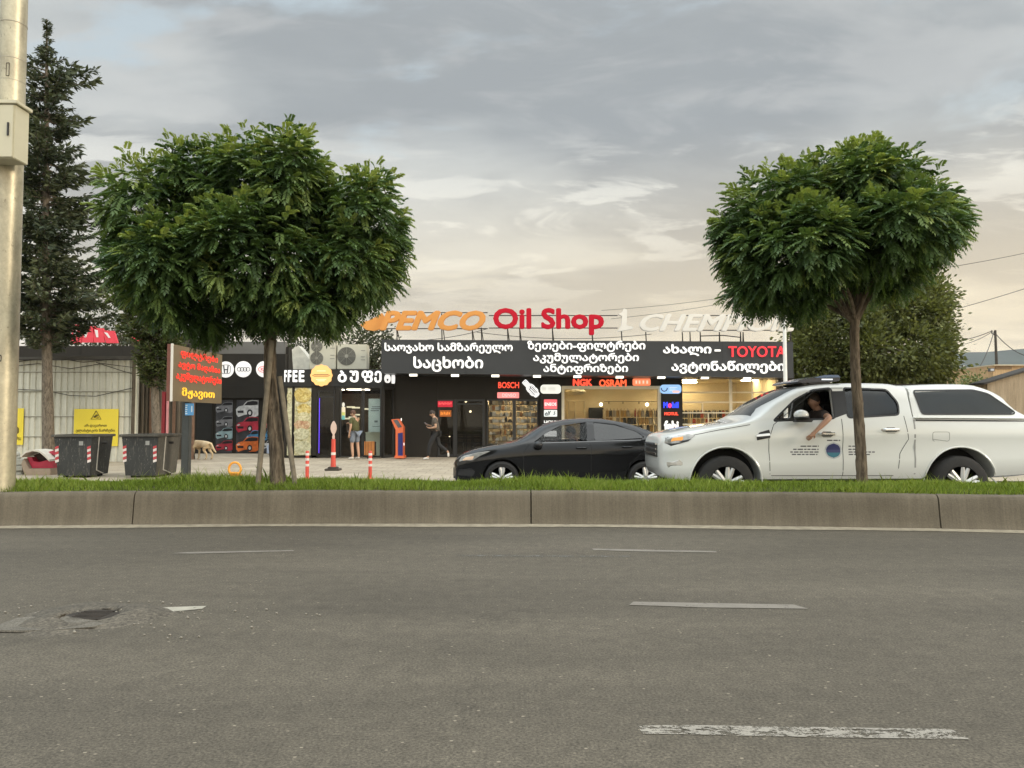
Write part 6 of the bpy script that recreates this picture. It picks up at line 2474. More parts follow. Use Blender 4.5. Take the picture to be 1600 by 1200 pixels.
MB().prism([(2.10, .66), (2.26, .66), (2.42, 1.12), (2.32, 1.12)], -.64, .64).build('rear_bench', M_INT, sed, world=False)
# ------------------------------------------------------------------ left side: fences, signs, bins
def corrugated(x0, x1, y, z0, z1, pitch=0.2, depth=0.035, flat=0.55):
    vs, fs = [], []
    x = x0
    pr = []
    while x < x1:
        pr += [(x, 0), (x + pitch * flat, 0), (x + pitch * (flat + .12), depth), (x + pitch * .88, depth)]
        x += pitch
    pr.append((x, 0))
    for a, d in pr:
        vs += [(a, y + d, z0), (a, y + d, z1)]
    for i in range(len(pr) - 1):
        fs.append((2 * i, 2 * i + 2, 2 * i + 3, 2 * i + 1))
    return MB().add(vs, fs)


def streaked(name, base, dirt, scale=(3, 3, 0.35), amt=0.5, rough=0.5, metal=0.0):
    m = bpy.data.materials.new(name)
    n = NT(m)
    f = n.noise(n.coord(scale=scale), 2.0, 6, 0.65, 0.2)
    g = n.noise(n.coord(), 14, 4, 0.7)
    col = n.ramp(f, [(0.38, dirt), (0.62, base)])
    n.color(n.mix(amt, col, n.ramp(g, [(0.3, 0.38), (0.7, 0.62)]), 'OVERLAY'))
    n.b.inputs['Roughness'].default_value = rough
    n.b.inputs['Metallic'].default_value = metal
    return m


FYY = 25.6
M_SHEET = streaked('pale corrugated sheet', (0.62, 0.61, 0.52), (0.50, 0.49, 0.41), amt=0.3)
fence = thing('corrugated_fence', 'pale grey corrugated metal fence with dark painted seam shadows behind the bins', 'fence', (X(110, FYY), FYY, -0.17))
corrugated(X(-90, FYY), X(207, FYY), FYY, -0.17, Z(563, FYY), 0.21, 0.04).build('sheet', M_SHEET, fence)
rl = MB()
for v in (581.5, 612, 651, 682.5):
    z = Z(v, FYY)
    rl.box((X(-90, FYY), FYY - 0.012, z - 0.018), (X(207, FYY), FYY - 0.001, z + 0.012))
rl.build('rail', mat('painted seam shadow', (0.24, 0.23, 0.18), 0.8, var=0.2), fence)  # dark bars stand in for the shadow at each sheet seam
lp = MB()
for v in (580.2, 610.6, 649.7, 681.1):
    z = Z(v, FYY)
    lp.box((X(-90, FYY), FYY - 0.015, z - 0.012), (X(207, FYY), FYY - 0.002, z + 0.008))
lp.build('seam_edge', M_SHEET, fence)
MB().box((X(206, FYY), FYY - 0.05, -0.17), (X(210.5, FYY), FYY + 0.06, Z(560, FYY))).build('post', mat('rusty brown post', (0.10, 0.08, 0.055), 0.8, var=0.25), fence)
a, b = at(-90, 563, FYY), at(211, 556, FYY)
MB().add([(a.x, FYY - .25, Z(563, FYY)), (b.x, FYY - .25, Z(561.5, FYY)), (b.x, FYY - .25, Z(557, FYY)), (a.x, FYY - .25, Z(560, FYY)),
          (a.x, FYY + 1.6, Z(556, FYY)), (b.x, FYY + 1.6, Z(555, FYY)), (b.x, FYY + 1.6, Z(552.5, FYY)), (a.x, FYY + 1.6, Z(553.5, FYY))],
         [(0, 1, 2, 3), (4, 7, 6, 5), (3, 2, 6, 7), (0, 4, 5, 1), (0, 3, 7, 4), (1, 5, 6, 2)]).build('top_cover', mat('dark roof edge', (0.07, 0.065, 0.055), 0.7, var=0.2), fence)
for pts in ([(22, 572), (60, 568), (110, 576), (160, 568), (208, 574)], [(20, 608), (70, 610), (110, 618), (150, 619), (208, 606)], [(150, 566), (180, 576), (206, 584)], [(20, 566), (80, 558), (130, 566), (206, 558)]):
    c = MB().tube([at(u, v, FYY - .06) for u, v in pts], 0.012, 5)
    c.build('hanging_cable', M_STEEL, fence)

BFY = 27.0
bf = thing('ribbed_gate', 'dark brown ribbed metal gate between the pale fence and the neon board', 'gate', (X(250, BFY), BFY, GZ))
corrugated(X(213, BFY), X(303, BFY), BFY, GZ, Z(571, BFY), 0.16, 0.05, 0.4).build('sheet', streaked('brown ribbed sheet', (0.17, 0.145, 0.11), (0.105, 0.09, 0.07), amt=0.4), bf)
mb = MB()
for u in (213, 236, 272, 302):
    mb.box((X(u, BFY) - .05, BFY - .03, GZ), (X(u, BFY) + .05, BFY - .002, Z(572, BFY)))
mb.build('gate_frame', mat('rusty gate frame', (0.20, 0.12, 0.08), 0.8, var=0.3), bf)
t = thing('barrier_post', 'red and white post of a lowered barrier in front of the brown gate', 'post', (X(256, 26.2), 26.2, GZ))
pbox(MB(), 251, 258, 612, 716, 26.2, .16).build('post_body', mat('deep red paint', (0.26, 0.02, 0.03), 0.5, var=0.15), t)
pbox(MB(), 258.2, 261.5, 612, 716, 26.2, .14).build('post_stripe', mat('pink side paint', (0.62, 0.28, 0.30), 0.5, var=0.25, scale=3), t)  # paler pink strip down the right side of the red post
t = tag(pbox(MB(), 213, 231, 567, 571.5, 27.4, .5).build('plastic_sheet', mat('white plastic', (0.75, 0.75, 0.72), 0.5, var=0.1, bump=0.5), bevel=0.02), 'white crumpled plastic lying on top of the brown ribbed gate', 'plastic sheet')

M_YEL = mat('yellow sign board', (0.80, 0.64, 0.055), 0.5, var=0.04, scale=1)
M_YINK = mat('brown sign ink', (0.13, 0.10, 0.015), 0.6, var=0)
YY = FYY - 0.06
t = thing('warning_sign', 'yellow warning board with a black triangle and two lines of lettering on the fence', 'sign', at(150, 668, YY))
panel('board', t, 114.5, 185, 639, 697, YY, .02, M_YEL)
tri = [at(u, v, YY - .006) for u, v in ((150.2, 641.8), (158, 655.2), (142.4, 655.2), (150.2, 641.8))]
MB().tube(tri, .012, 5).build('triangle', M_YINK, t)
hnd = MB()
for p0, p1, w in (((147, 651.5), (151.5, 649), .035), ((148, 652.3), (153, 648.2), .02), ((151, 653.4), (154, 652.8), .015), ((149, 650), (150.5, 647.6), .012)):
    hnd.tube([at(*p0, YY - .006), at(*p1, YY - .006)], w, 6)
hnd.build('pictogram', M_YINK, t)
text(t, "არ დაყაროთ", 131.5, 167, 662.5, 668, YY, M_YINK, bold=0.02, depth=.008)
text(t, "ელასტიკის ნარჩენი", 118.5, 179.5, 670, 676, YY, M_YINK, bold=0.02, depth=.008)
t = thing('warning_sign', 'second yellow board with a black mark on the fence, half hidden by the left pole', 'sign', at(20, 668, YY))
panel('board', t, -32, 37, 638, 695, YY, .02, M_YEL)
bk = [at(u, v, YY) for u, v in ((8, 668), (28, 667), (30, 670), (29.5, 676), (26, 679), (22, 687), (8, 688))]
MB().prism([(p.x, p.z) for p in bk], YY - .008, YY - .001).build('pictogram', M_YINK, t)
text(t, "ამტკ", 24, 33, 682, 688, YY, M_YINK, bold=0.02, depth=.008)

def tube_text(body, r=.012):
    """Outline of the letters as bent glass tubes."""
    c = bpy.data.curves.new('t', 'FONT')
    c.body = body
    c.size = 1
    c.resolution_u = 3
    c.fill_mode = 'NONE'
    c.bevel_depth = r
    c.bevel_resolution = 1
    c.space_character = 1.08
    o = bpy.data.objects.new('t', c)
    COL.objects.link(o)
    me = evaluated_mesh(o)
    bpy.data.objects.remove(o)
    mb = MB().add([tuple(v.co) for v in me.vertices], [tuple(p.vertices) for p in me.polygons])
    bpy.data.meshes.remove(me)
    return mb


# neon board facing the traffic
NX = -7.92
nb = thing('neon_signboard', 'brown roadside board with red and yellow neon lettering on a dark post', 'sign', (NX, 19.0, -0.17))
NY0, NY1, NZ0, NZ1 = 17.9, 20.97, 1.70, 3.03
MB().box((NX - .12, NY0, NZ0), (NX, NY1, NZ1)).build('board', mat('brown neon board', (0.17, 0.13, 0.075), 0.5, var=0.08, scale=1.5), nb)
MB().box((NX - .035, NY0 - .02, NZ0 - .01), (NX + .02, NY0 - .002, NZ1 + .01)).build('edge_strip', mat('white edge trim', (0.72, 0.68, 0.6), 0.4, var=0.04), nb)
MB().box((NX - .12, NY0 - .018, NZ0 + .0), (NX - .037, NY0 - .002, NZ1)).build('side_panel', mat('rust red side', (0.17, 0.06, 0.04), 0.5, var=0.15), nb)
M_NRED = glow('red neon', (1.0, 0.04, 0.025), 1.15)
M_NYEL = glow('yellow neon', (1.0, 0.56, 0.035), 1.5)
H_ = NZ1 - NZ0
for s, ya, yb, f0, f1, m_ in (("ფილტრები", 18.31, 20.6, .05, .225, M_NRED), ("ავტო მაღაზია", 18.2, 20.78, .26, .43, M_NRED), ("აკუმულატორები", 18.08, 20.88, .465, .645, M_NRED), ("მჟავით", 18.42, 20.42, .745, .945, M_NYEL)):
    mb = fit(tube_text(s), yb - ya, H_ * (f1 - f0))
    mb.v = [(NX + .02 + c * .6, ya + a, NZ1 - H_ * f1 + b) for a, b, c in mb.v]
    mb.build('lettering', m_, nb, fix=False)
MB().box((NX - .17, 18.86, -.17), (NX + .01, 19.04, NZ0 - .002)).build('post', mat('dark green post', (0.045, 0.05, 0.048), 0.5, var=0.15), nb, bevel=.01)
MB().box((NX - .08, 18.83, 1.37), (NX + .125, 18.855, 1.66)).build('blue_plate', mat('blue plate', (0.10, 0.32, 0.62), 0.4, var=0.1), nb)
mb = MB()
for k in range(5):
    mb.box((NX - .07, 18.826, 1.40 + k * .05), (NX - .02 - .01 * (k % 2), 18.8295, 1.425 + k * .05))
mb.box((NX + .07, 18.826, 1.45), (NX + .10, 18.8295, 1.60))
mb.build('plate_print', mat('pale plate print', (0.6, 0.7, 0.75), 0.5, var=0), nb)


# waste containers
def scuffed(name, base):
    m = bpy.data.materials.new(name)
    n = NT(m)
    f = n.noise(n.coord(scale=(6, 6, 1.1)), 4, 6, 0.7, 0.4)
    g = n.noise(n.coord(scale=(16, 16, 3)), 3, 5, 0.7)
    b = n.noise(n.coord(), 1.6, 4, 0.6)
    col = n.ramp(b, [(0.3, tuple(.75 * k for k in base)), (0.7, tuple(1.3 * k for k in base))])
    col = n.mix(n.ramp(f, [(0.55, 0.0), (0.68, 0.7)]), col, (0.17, 0.16, 0.13))
    col = n.mix(n.ramp(g, [(0.63, 0.0), (0.69, 0.8)]), col, (0.40, 0.38, 0.33))
    n.color(col)
    n.b.inputs['Roughness'].default_value = 0.6
    n.bump(f, .3, .01)
    return m


M_BIN = scuffed('scuffed black bin', (0.035, 0.037, 0.036))
M_BIN2 = scuffed('scuffed grey bin', (0.075, 0.07, 0.058))
M_STRW = mat('reflective white', (0.72, 0.66, 0.62), 0.4, var=0.1)
M_STRR = mat('reflective red', (0.50, 0.06, 0.07), 0.4, var=0.1)


def waste_bin(label, u0, u1, vtop, Y, D, m1, m2):
    x0, x1, z1 = X(u0, Y, 700), X(u1, Y, 700), Z(vtop, Y, u0)
    z0 = -0.17
    t = thing('waste_container', label, 'waste container', ((x0 + x1) / 2, Y, z0), 0, 'black waste containers')
    ins = 0.07
    zb = z0 + 0.09
    zc = z1 - 0.06
    def q(z):
        k = (zc - z) / (zc - zb)
        return ins * k
    lo = q(zb)
    mb = MB()
    mb.add([(x0 + lo, Y + lo, zb), (x1 - lo, Y + lo, zb), (x1 - lo, Y + D - lo, zb), (x0 + lo, Y + D - lo, zb), (x0, Y, zc), (x1, Y, zc), (x1, Y + D, zc), (x0, Y + D, zc),
            (x0 + .05, Y + .05, zc), (x1 - .05, Y + .05, zc), (x1 - .05, Y + D - .05, zc), (x0 + .05, Y + D - .05, zc),
            (x0 + lo + .05, Y + lo + .05, zb + .05), (x1 - lo - .05, Y + lo + .05, zb + .05), (x1 - lo - .05, Y + D - lo - .05, zb + .05), (x0 + lo + .05, Y + D - lo - .05, zb + .05)],
           [(0, 3, 2, 1), (0, 1, 5, 4), (1, 2, 6, 5), (2, 3, 7, 6), (3, 0, 4, 7), (4, 5, 9, 8), (5, 6, 10, 9), (6, 7, 11, 10), (7, 4, 8, 11), (8, 9, 13, 12), (9, 10, 14, 13), (10, 11, 15, 14), (11, 8, 12, 15), (12, 13, 14, 15)])
    mb.build('bin_body', m1, t)
    # right flank takes a second material
    mb = MB().add([(x1 - lo + .004, Y + lo + .03, zb), (x1 - lo + .004, Y + D - lo - .02, zb), (x1 + .004, Y + D - .02, zc - .02), (x1 + .004, Y + .03, zc - .02)], [(0, 1, 2, 3)])
    mb.build('side_plate', m2, t)
    rim = MB()
    rim.box((x0 - .05, Y - .05, zc), (x1 + .05, Y + .05, z1)).box((x0 - .05, Y + D - .05, zc), (x1 + .05, Y + D + .05, z1)).box((x0 - .05, Y + .05, zc), (x0 + .05, Y + D - .05, z1)).box((x1 - .05, Y + .05, zc), (x1 + .05, Y + D - .05, z1))
    rim.build('rim', M_BIN2, t, bevel=.012)
    for s in (x0 + .2, x1 - .2):
        for y in (Y + .2, Y + D - .2):
            MB().lathe([(.045, -.03), (.09, -.025), (.09, .025), (.045, .03)], 14, (s, y, z0 + .09), 'x').build('caster', M_TYRE, t)
    # striped reflectors on the front corners
    for ux in (x0 + .02, x1 - .115):
        za = zc - .62
        wm, rm = MB(), MB()
        for k in range(6):
            zz = za + k * .065
            y = Y + q(zz) - .004
            y2 = Y + q(zz + .06) - .004
            mbk = (wm, rm)[k % 2]
            mbk.add([(ux, y, zz), (ux + .085, y, zz + .03), (ux + .085, y2, zz + .09), (ux, y2, zz + .06)], [(0, 1, 2, 3)])
        wm.build('reflector', M_STRW, t)
        rm.build('reflector', M_STRR, t)
    pl = MB().box((x0 + (x1 - x0) * .66, Y + q(zc - .15) - .006, zc - .2), (x0 + (x1 - x0) * .77, Y + q(zc - .12) - .002, zc - .1))
    pl.build('label_plate', mat('grey label', (0.30, 0.30, 0.28), .6), t)
    ln = MB().tube([(x1 + .012, Y + D * .32, zc), (x1 - lo * .9 + .014, Y + D * .34, zb + .12)], .014, 5)
    ln.tube([(x1 - lo * .9 + .014, Y + D * .34, zb + .12), (x1 - lo + .02, Y + D * .65, zb + .02)], .014, 5)
    ln.build('side_rod', mat('pale rod', (0.45, 0.43, 0.38), .5, var=.2), t)
    tr = MB().tube([(x0 - .12, Y + D / 2, zc - .16), (x0, Y + D / 2, zc - .16)], .03, 8).tube([(x1, Y + D / 2, zc - .16), (x1 + .10, Y + D / 2, zc - .16)], .03, 8)
    tr.build('trunnion', M_STEEL, t)
    return t


waste_bin('scuffed black waste container with striped reflectors, nearer to the left pole', 84, 143, 679, 18.5, 0.98, M_BIN, M_BIN)
waste_bin('scuffed black waste container with a greyish flank, nearer to the neon board', 190, 246, 678.5, 18.5, 1.28, M_BIN, M_BIN2)

# dumped scrap by the pole
SYY = 19.6
t = thing('scrap_bumper', 'dumped red and white bent car bumper lying on a carton left of the bins', 'scrap', (X(66, SYY), SYY, -.17))
wp = [at(u, v, SYY) for u, v in ((42, 714), (50, 707), (60, 704.5), (70, 705.5), (78, 712), (86, 720), (86, 717), (79, 709.5), (71, 703.2), (60, 702), (49, 704), (41, 712))]
MB().prism([(p.x, p.z) for p in wp], SYY - .25, SYY + .3).build('white_shell', mat('scrap white', (0.62, 0.57, 0.48), .5, var=.12), t)
rp = [at(u, v, SYY) for u, v in ((46, 714), (53, 714), (56, 720), (64, 722), (78, 718.5), (86, 717), (86, 731), (54, 731))]
MB().prism([(p.x, p.z) for p in rp], SYY - .1, SYY + .25).build('red_shell', mat('scrap red', (0.42, 0.02, 0.05), .4, var=.15, coat=.3), t)
rp = [at(u, v, SYY) for u, v in ((75, 706), (84, 703.5), (86, 712), (79, 709))]
MB().prism([(p.x, p.z) for p in rp], SYY + .02, SYY + .2).build('red_shell', mat('scrap red', (0.42, 0.02, 0.05), .4), t)
rp = [at(u, v, SYY) for u, v in ((48, 712), (60, 706.5), (72, 709), (80, 716), (64, 720.5), (56, 719))]
MB().prism([(p.x, p.z) for p in rp], SYY + .1, SYY + .28).build('dark_hollow', mat('scrap dark', (0.05, 0.03, 0.025), .7, var=.4, scale=12), t)
t = thing('carton', 'flattened brown carton under the red scrap bumper', 'carton', (X(66, SYY), SYY, -.17))
cp_ = [at(u, v, SYY) for u, v in ((41, 724), (45, 716), (53, 731.5), (86, 731.5), (86, 748), (48, 748))]
MB().prism([(p.x, p.z) for p in cp_], SYY - .2, SYY + .2).build('box_side', mat('brown carton', (0.33, 0.25, 0.18), .85, var=.15, scale=5), t)
t = thing('concrete_block', 'stacked grey concrete blocks and rubble behind the foot of the left pole', 'concrete block', (X(25, SYY), SYY, -.17))
M_CB = mat('pale concrete', (0.34, 0.33, 0.28), .9, var=.2, scale=8, bump=.4)
pbox(MB(), 4, 36, 718, 727, SYY, .5).build('upper_block', M_CB, t, bevel=.02)
pbox(MB(), 2, 36, 727.6, 736, SYY - .03, .5).build('middle_block', M_CB, t, bevel=.02)
pbox(MB(), 6, 34, 736.6, 750, SYY, .5).build('lower_block', M_CB, t, bevel=.02)
mb = MB()
for u, v, r in ((22, 705, .09), (27, 710, .08), (20, 712, .11), (29, 715, .07), (24, 699, .06)):
    p = at(u, v, SYY + .2)
    mb.ball(tuple(p), (r, r * .8, r * .9), 7, 5)
mb.build('rubble', M_CB, t)

# ------------------------------------------------------------------ forecourt furniture
M_BRED = mat('bollard red', (0.62, 0.075, 0.05), 0.45, var=0.06)
M_BWH = mat('bollard white', (0.74, 0.68, 0.62), 0.4, var=0.05)


def bollard(label, u, Y, h):
    x = X(u, Y, 735)
    t = thing('flexible_bollard', label, 'bollard', (x, Y, -.14), 0, 'short red bollards with white bands')
    r = .042
    MB().lathe([(.10, 0), (.10, .015), (.06, .03), (r, .05), (r, h - .02), (r * .8, h), (0, h)], 18).build('post', M_BRED, t, world=False, smooth=True)
    for f in (.50, .70, .88):
        MB().lathe([(r + .002, h * f - .028), (r + .003, h * f + .028)], 18).build('band', M_BWH, t, world=False, smooth=True)


bollard('short red bollard with white bands right of the propped street tree', 480, 18.2, .67)
bollard('short red bollard with white bands below the orange slatted litter bin', 578.5, 18.2, .67)
YB = 21.2
xb = X(521, YB, 700)
t = thing('signal_post', 'tall red and white post topped by a pale leaf shaped blade on a square base', 'post', (xb, YB, -.13))
MB().box((-.2, -.2, 0), (.2, .2, .055)).box((-.13, -.13, .055), (.13, .13, .10)).build('base', mat('black rubber base', (0.06, 0.05, 0.04), .8, var=.2), t, world=False, bevel=.015)
MB().lathe([(.075, .1), (.06, .4), (.055, .86), (0, .86)], 16).build('post', M_BRED, t, world=False, smooth=True)
for z in (.26, .46, .62, .78):
    MB().lathe([(.066 - .012 * (z > .5), z - .035), (.064 - .012 * (z > .5), z + .035)], 16).build('band', M_BWH, t, world=False, smooth=True)
bl_ = [(0.03, .86), (.035, .93), (.02, .98), (.06, 1.05), (.085, 1.14), (.075, 1.24), (.03, 1.33), (0, 1.36), (-.03, 1.33), (-.075, 1.24), (-.085, 1.14), (-.06, 1.05), (-.02, .98), (-.035, .93), (-.03, .86)]
MB().prism(bl_, -.02, .02).build('blade', mat('pale pink blade', (0.66, 0.50, 0.42), .5, var=.05), t, world=False, bevel=.006)

YT = 27.2
t = thing('payment_terminal', 'orange and blue self service payment terminal at the corner of the cafe', 'payment terminal', (X(624, YT), YT, GZ))
def tp(pts):
    return [(at(u, v, YT).x, at(u, v, YT).z) for u, v in pts]
MB().prism(tp([(611, 655.5), (622, 654.5), (630, 667.5), (630, 714), (618, 714), (618, 672)]), YT, YT + .45).build('casing', mat('terminal orange', (0.75, 0.16, 0.06), .4, var=.05), t, bevel=.012)
MB().prism(tp([(622, 677), (629.4, 676), (629.4, 712), (622, 712)]), YT - .02, YT - .002).build('blue_panel', mat('terminal blue', (0.02, 0.025, 0.16), .4, var=.1), t)
MB().prism(tp([(614.5, 656.5), (621, 655.6), (628, 667), (622.5, 668.5)]), YT - .012, YT - .001).build('screen', mat('terminal screen', (0.10, 0.10, 0.11), .2, var=.2), t)
MB().prism(tp([(617, 712), (631.5, 712), (632, 716), (616.5, 716)]), YT - .04, YT + .48).build('plinth', mat('terminal orange', (0.75, 0.16, 0.06), .4), t)
mb = MB()
for u, v in ((627, 655.5), (631.2, 694)):
    mb.ball(tuple(at(u, v, YT + .1)), (.02, .02, .055), 8, 6)
mb.build_each('status_light', glow('pale status light', (1, .95, .9), 1.0), t)
YL = 27.4
t = thing('litter_bin', 'orange slatted wooden litter bin in front of the cafe window', 'litter bin', (X(577, YL), YL, GZ))
a, b = at(569, 711, YL), at(585.5, 689.5, YL)
sl = MB()
for k in range(7):
    x = a.x + (b.x - a.x) * (k + .1) / 7
    sl.box((x, YL - .012, a.z), (x + (b.x - a.x) / 7 * .62, YL + .01, b.z))
sl.build('slats', mat('orange wood slat', (0.55, 0.22, 0.06), .6, var=.15), t)
MB().box((a.x, YL + .012, a.z - .02), (b.x, YL + .3, b.z - .02)).build('liner', mat('bin liner dark', (0.05, 0.035, 0.025), .7), t)
MB().box((a.x + .1, YL + .05, GZ), (b.x - .1, YL + .25, a.z - .02)).build('foot', M_STEEL, t)
YR = 19.0
t = thing('parking_lock', 'orange hoop of a parking lock standing behind the grass', 'parking lock', (X(367, YR, 735), YR, -.16))
hp_ = [at(367 + 9.3 * math.cos(R(q)), 733 - 10.5 * math.sin(R(q)), YR) for q in range(-50, 231, 14)]
MB().tube(hp_, .028, 8).build('hoop', mat('orange yellow paint', (0.80, 0.34, 0.04), .45, var=.06), t, smooth=True)
MB().tube([at(360, 739, YR), at(374, 739, YR)], .03, 8).build('cross_bar', mat('orange yellow paint', (0.80, 0.34, 0.04), .45), t, smooth=True)
pbox(MB(), 359, 375, 741, 752, YR, .12).build('base', mat('lock base orange', (0.70, 0.22, 0.03), .5), t)


# ------------------------------------------------------------------ people
def V3(*a):
    return Vector(a)


def head_mesh(c, yaw, pitch, s=1.0):
    """A head with jaw, nose, brow, mouth and ears; faces local +x before yaw and pitch."""
    mb = MB()
    seg, ring = 20, 16
    vs = []
    for i in range(ring + 1):
        ph = math.pi * i / ring
        for k in range(seg):
            t = 2 * math.pi * k / seg
            x, y, z = .098 * math.sin(ph) * math.cos(t), .076 * math.sin(ph) * math.sin(t), .118 * math.cos(ph)
            if z < -.02:                                  # narrow the jaw
                f = 1 - .45 * min(1, (-z - .02) / .1)
                y *= f
                x = x * f + .018 * min(1, (-z - .02) / .08)
            front = max(0, math.cos(t)) ** 8 * math.sin(ph)
            x += .026 * front * math.exp(-((z + .018) / .022) ** 2)      # nose
            x += .007 * front * math.exp(-((z - .028) / .014) ** 2)      # brow
            x += .007 * front * math.exp(-((z + .060) / .010) ** 2)      # lips
            x -= .005 * max(0, math.cos(t)) ** 3 * math.exp(-((z - .008) / .012) ** 2) * (1 if abs(y) > .015 else 0)
            vs.append((x, y, z))
    fs = []
    for i in range(ring):
        for k in range(seg):
            fs.append((i * seg + k, (i + 1) * seg + k, (i + 1) * seg + (k + 1) % seg, i * seg + (k + 1) % seg))
    mb.add(vs, fs)
    for sy in (-1, 1):
        mb.ball((-.005, sy * .077, -.008), (.016, .008, .030), 8, 6)
    M = Matrix.Translation(c) @ Matrix.Rotation(yaw, 4, 'Z') @ Matrix.Rotation(pitch, 4, 'Y') @ Matrix.Scale(s, 4)
    return mb.xform(M), M


def hair_mesh(M, back=-.05, front=.045, puff=1.06):
    mb = MB()
    seg, ring = 20, 9
    vs, fs = [], []
    for i in range(ring + 1):
        for k in range(seg):
            t = 2 * math.pi * k / seg
            lim = front + (back - front) * (0.5 - 0.5 * math.cos(t)) ** .6
            ph1 = math.acos(max(-1, min(1, lim / .118)))
            ph = ph1 * i / ring
            w = puff + .02 * math.sin(5 * t + i)
            vs.append((.100 * w * math.sin(ph) * math.cos(t) - .003, .079 * w * math.sin(ph) * math.sin(t), .121 * w * math.cos(ph)))
    for i in range(ring):
        for k in range(seg):
            fs.append((i * seg + k, (i + 1) * seg + k, (i + 1) * seg + (k + 1) % seg, i * seg + (k + 1) % seg))
    return mb.add(vs, fs).xform(M)


def hand_chain(vs, es, rs, wi, w, p, palm_n, curl=0.5, thumb=1):
    """Palm, four unequal bent fingers and a thumb leaving the side of the palm."""
    d = (p - w).normalized()
    n = palm_n.normalized()
    s = d.cross(n).normalized() * thumb
    def add(q, r, par):
        vs.append(tuple(q))
        rs.append(r)
        es.append((par, len(vs) - 1))
        return len(vs) - 1
    pc = add(w + d * .055, (.036, .017), wi)
    for off, L_ in ((.026, .066), (.009, .076), (-.009, .070), (-.025, .055)):
        b = w + d * .085 + s * off
        i = add(b, .0095, pc)
        j = add(b + d * L_ * .5 * math.cos(curl * .5) + n * L_ * .5 * math.sin(curl * .5), .0088, i)
        add(b + d * L_ * (.5 * math.cos(curl * .5) + .5 * math.cos(curl * 1.5)) + n * L_ * (.5 * math.sin(curl * .5) + .5 * math.sin(curl * 1.5)), .0075, j)
    b = w + d * .032 + s * .032
    i = add(b, .012, pc)
    add(b + d * .034 + s * .022 + n * .012, .0095, i)


def person(label, loc, rotz, J, skin_m, shirt_m, leg_m, shoe_m, hair_m, shorts=False, head=(0, 0.0), palms=None, parent_tag='person', legs=True, curl=.5):
    t = thing('person', label, 'person', loc, rotz)
    vs, es, rs = [], [], []
    def add(q, r, par=None):
        vs.append(tuple(q))
        rs.append(r)
        if par is not None:
            es.append((par, len(vs) - 1))
        return len(vs) - 1
    pe = add(J['pelvis'], (.145, .105))
    sp = add(J['spine'], (.135, .10), pe)
    ch = add(J['chest'], (.155, .11), sp)
    ne = add(J['neck'], .056, ch)
    hd = add(J['neck'].lerp(J['head'], .6), .052, ne)
    for s in 'LR':
        sh = add(J['sh' + s], .062, ch)
        mid = add(J['sh' + s].lerp(J['el' + s], .5), .050, sh)
        el = add(J['el' + s], .042, mid)
        fo = add(J['el' + s].lerp(J['wr' + s], .4), .041, el)
        wr = add(J['wr' + s], (.028, .022), fo)
        pn = (palms or {}).get(s, V3(1, 0, 0))
        hand_chain(vs, es, rs, wr, J['wr' + s], J['pa' + s], pn, curl, 1 if s == 'L' else -1)
        if legs:
            hp = add(J['hip' + s], .088, pe)
            th = add(J['hip' + s].lerp(J['kn' + s], .5), .075, hp)
            kn = add(J['kn' + s], .056, th)
            ca = add(J['kn' + s].lerp(J['an' + s], .35), .056, kn)
            an = add(J['an' + s], .038, ca)
            add(J['to' + s], .034, an)
    hm, M = head_mesh(J['head'], head[0], head[1])
    skin('body', vs, es, rs, skin_m, t, 1, hm)
    hair_mesh(M).build('hair', hair_m, t, world=False, smooth=True)
    ey = MB()
    for sy in (-1, 1):
        ey.ball(tuple(M @ V3(.086, sy * .028, .010)), .008, 8, 6)
    ey.build('eyes', mat('eye dark', (0.03, 0.02, 0.015), .2, var=0), t, world=False)
    # shirt
    vs, es, rs = [], [], []
    pe = add(J['pelvis'] - V3(0, 0, .05), (.200, .165))
    sp = add(J['spine'], (.190, .155), pe)
    ch = add(J['chest'], (.205, .155), sp)
    add(J['neck'].lerp(J['chest'], .25), (.09, .08), ch)
    for s in 'LR':
        sh = add(J['sh' + s], .080, ch)
        add(J['sh' + s].lerp(J['el' + s], .35), .072, sh)
        add(J['sh' + s].lerp(J['el' + s], .68), .068, len(vs) - 1)
    skin('shirt', vs, es, rs, shirt_m, t, 1)
    if legs:
        vs, es, rs = [], [], []
        pe = add(J['pelvis'] + V3(0, 0, .05), (.175, .14))
        for s in 'LR':
            hp = add(J['hip' + s], .108, pe)
            th = add(J['hip' + s].lerp(J['kn' + s], .5), .096, hp)
            k = add(J['hip' + s].lerp(J['kn' + s], .88), .088, th)
            if not shorts:
                kn = add(J['kn' + s], .078, k)
                ca = add(J['kn' + s].lerp(J['an' + s], .5), .070, kn)
                add(J['kn' + s].lerp(J['an' + s], .93), .058, ca)
        skin('shorts' if shorts else 'trousers', vs, es, rs, leg_m, t, 1)
        for s in 'LR':
            vs, es, rs = [], [], []
            an, to = J['an' + s], J['to' + s]
            d = (to - an)
            h0 = add(an.lerp(to, -.18) - V3(0, 0, .035), .042)
            h1 = add(an.lerp(to, .45) - V3(0, 0, .012), .045, h0)
            add(to + d.normalized() * .03, .036, h1)
            skin('shoe', vs, es, rs, shoe_m, t, 1)
    return t


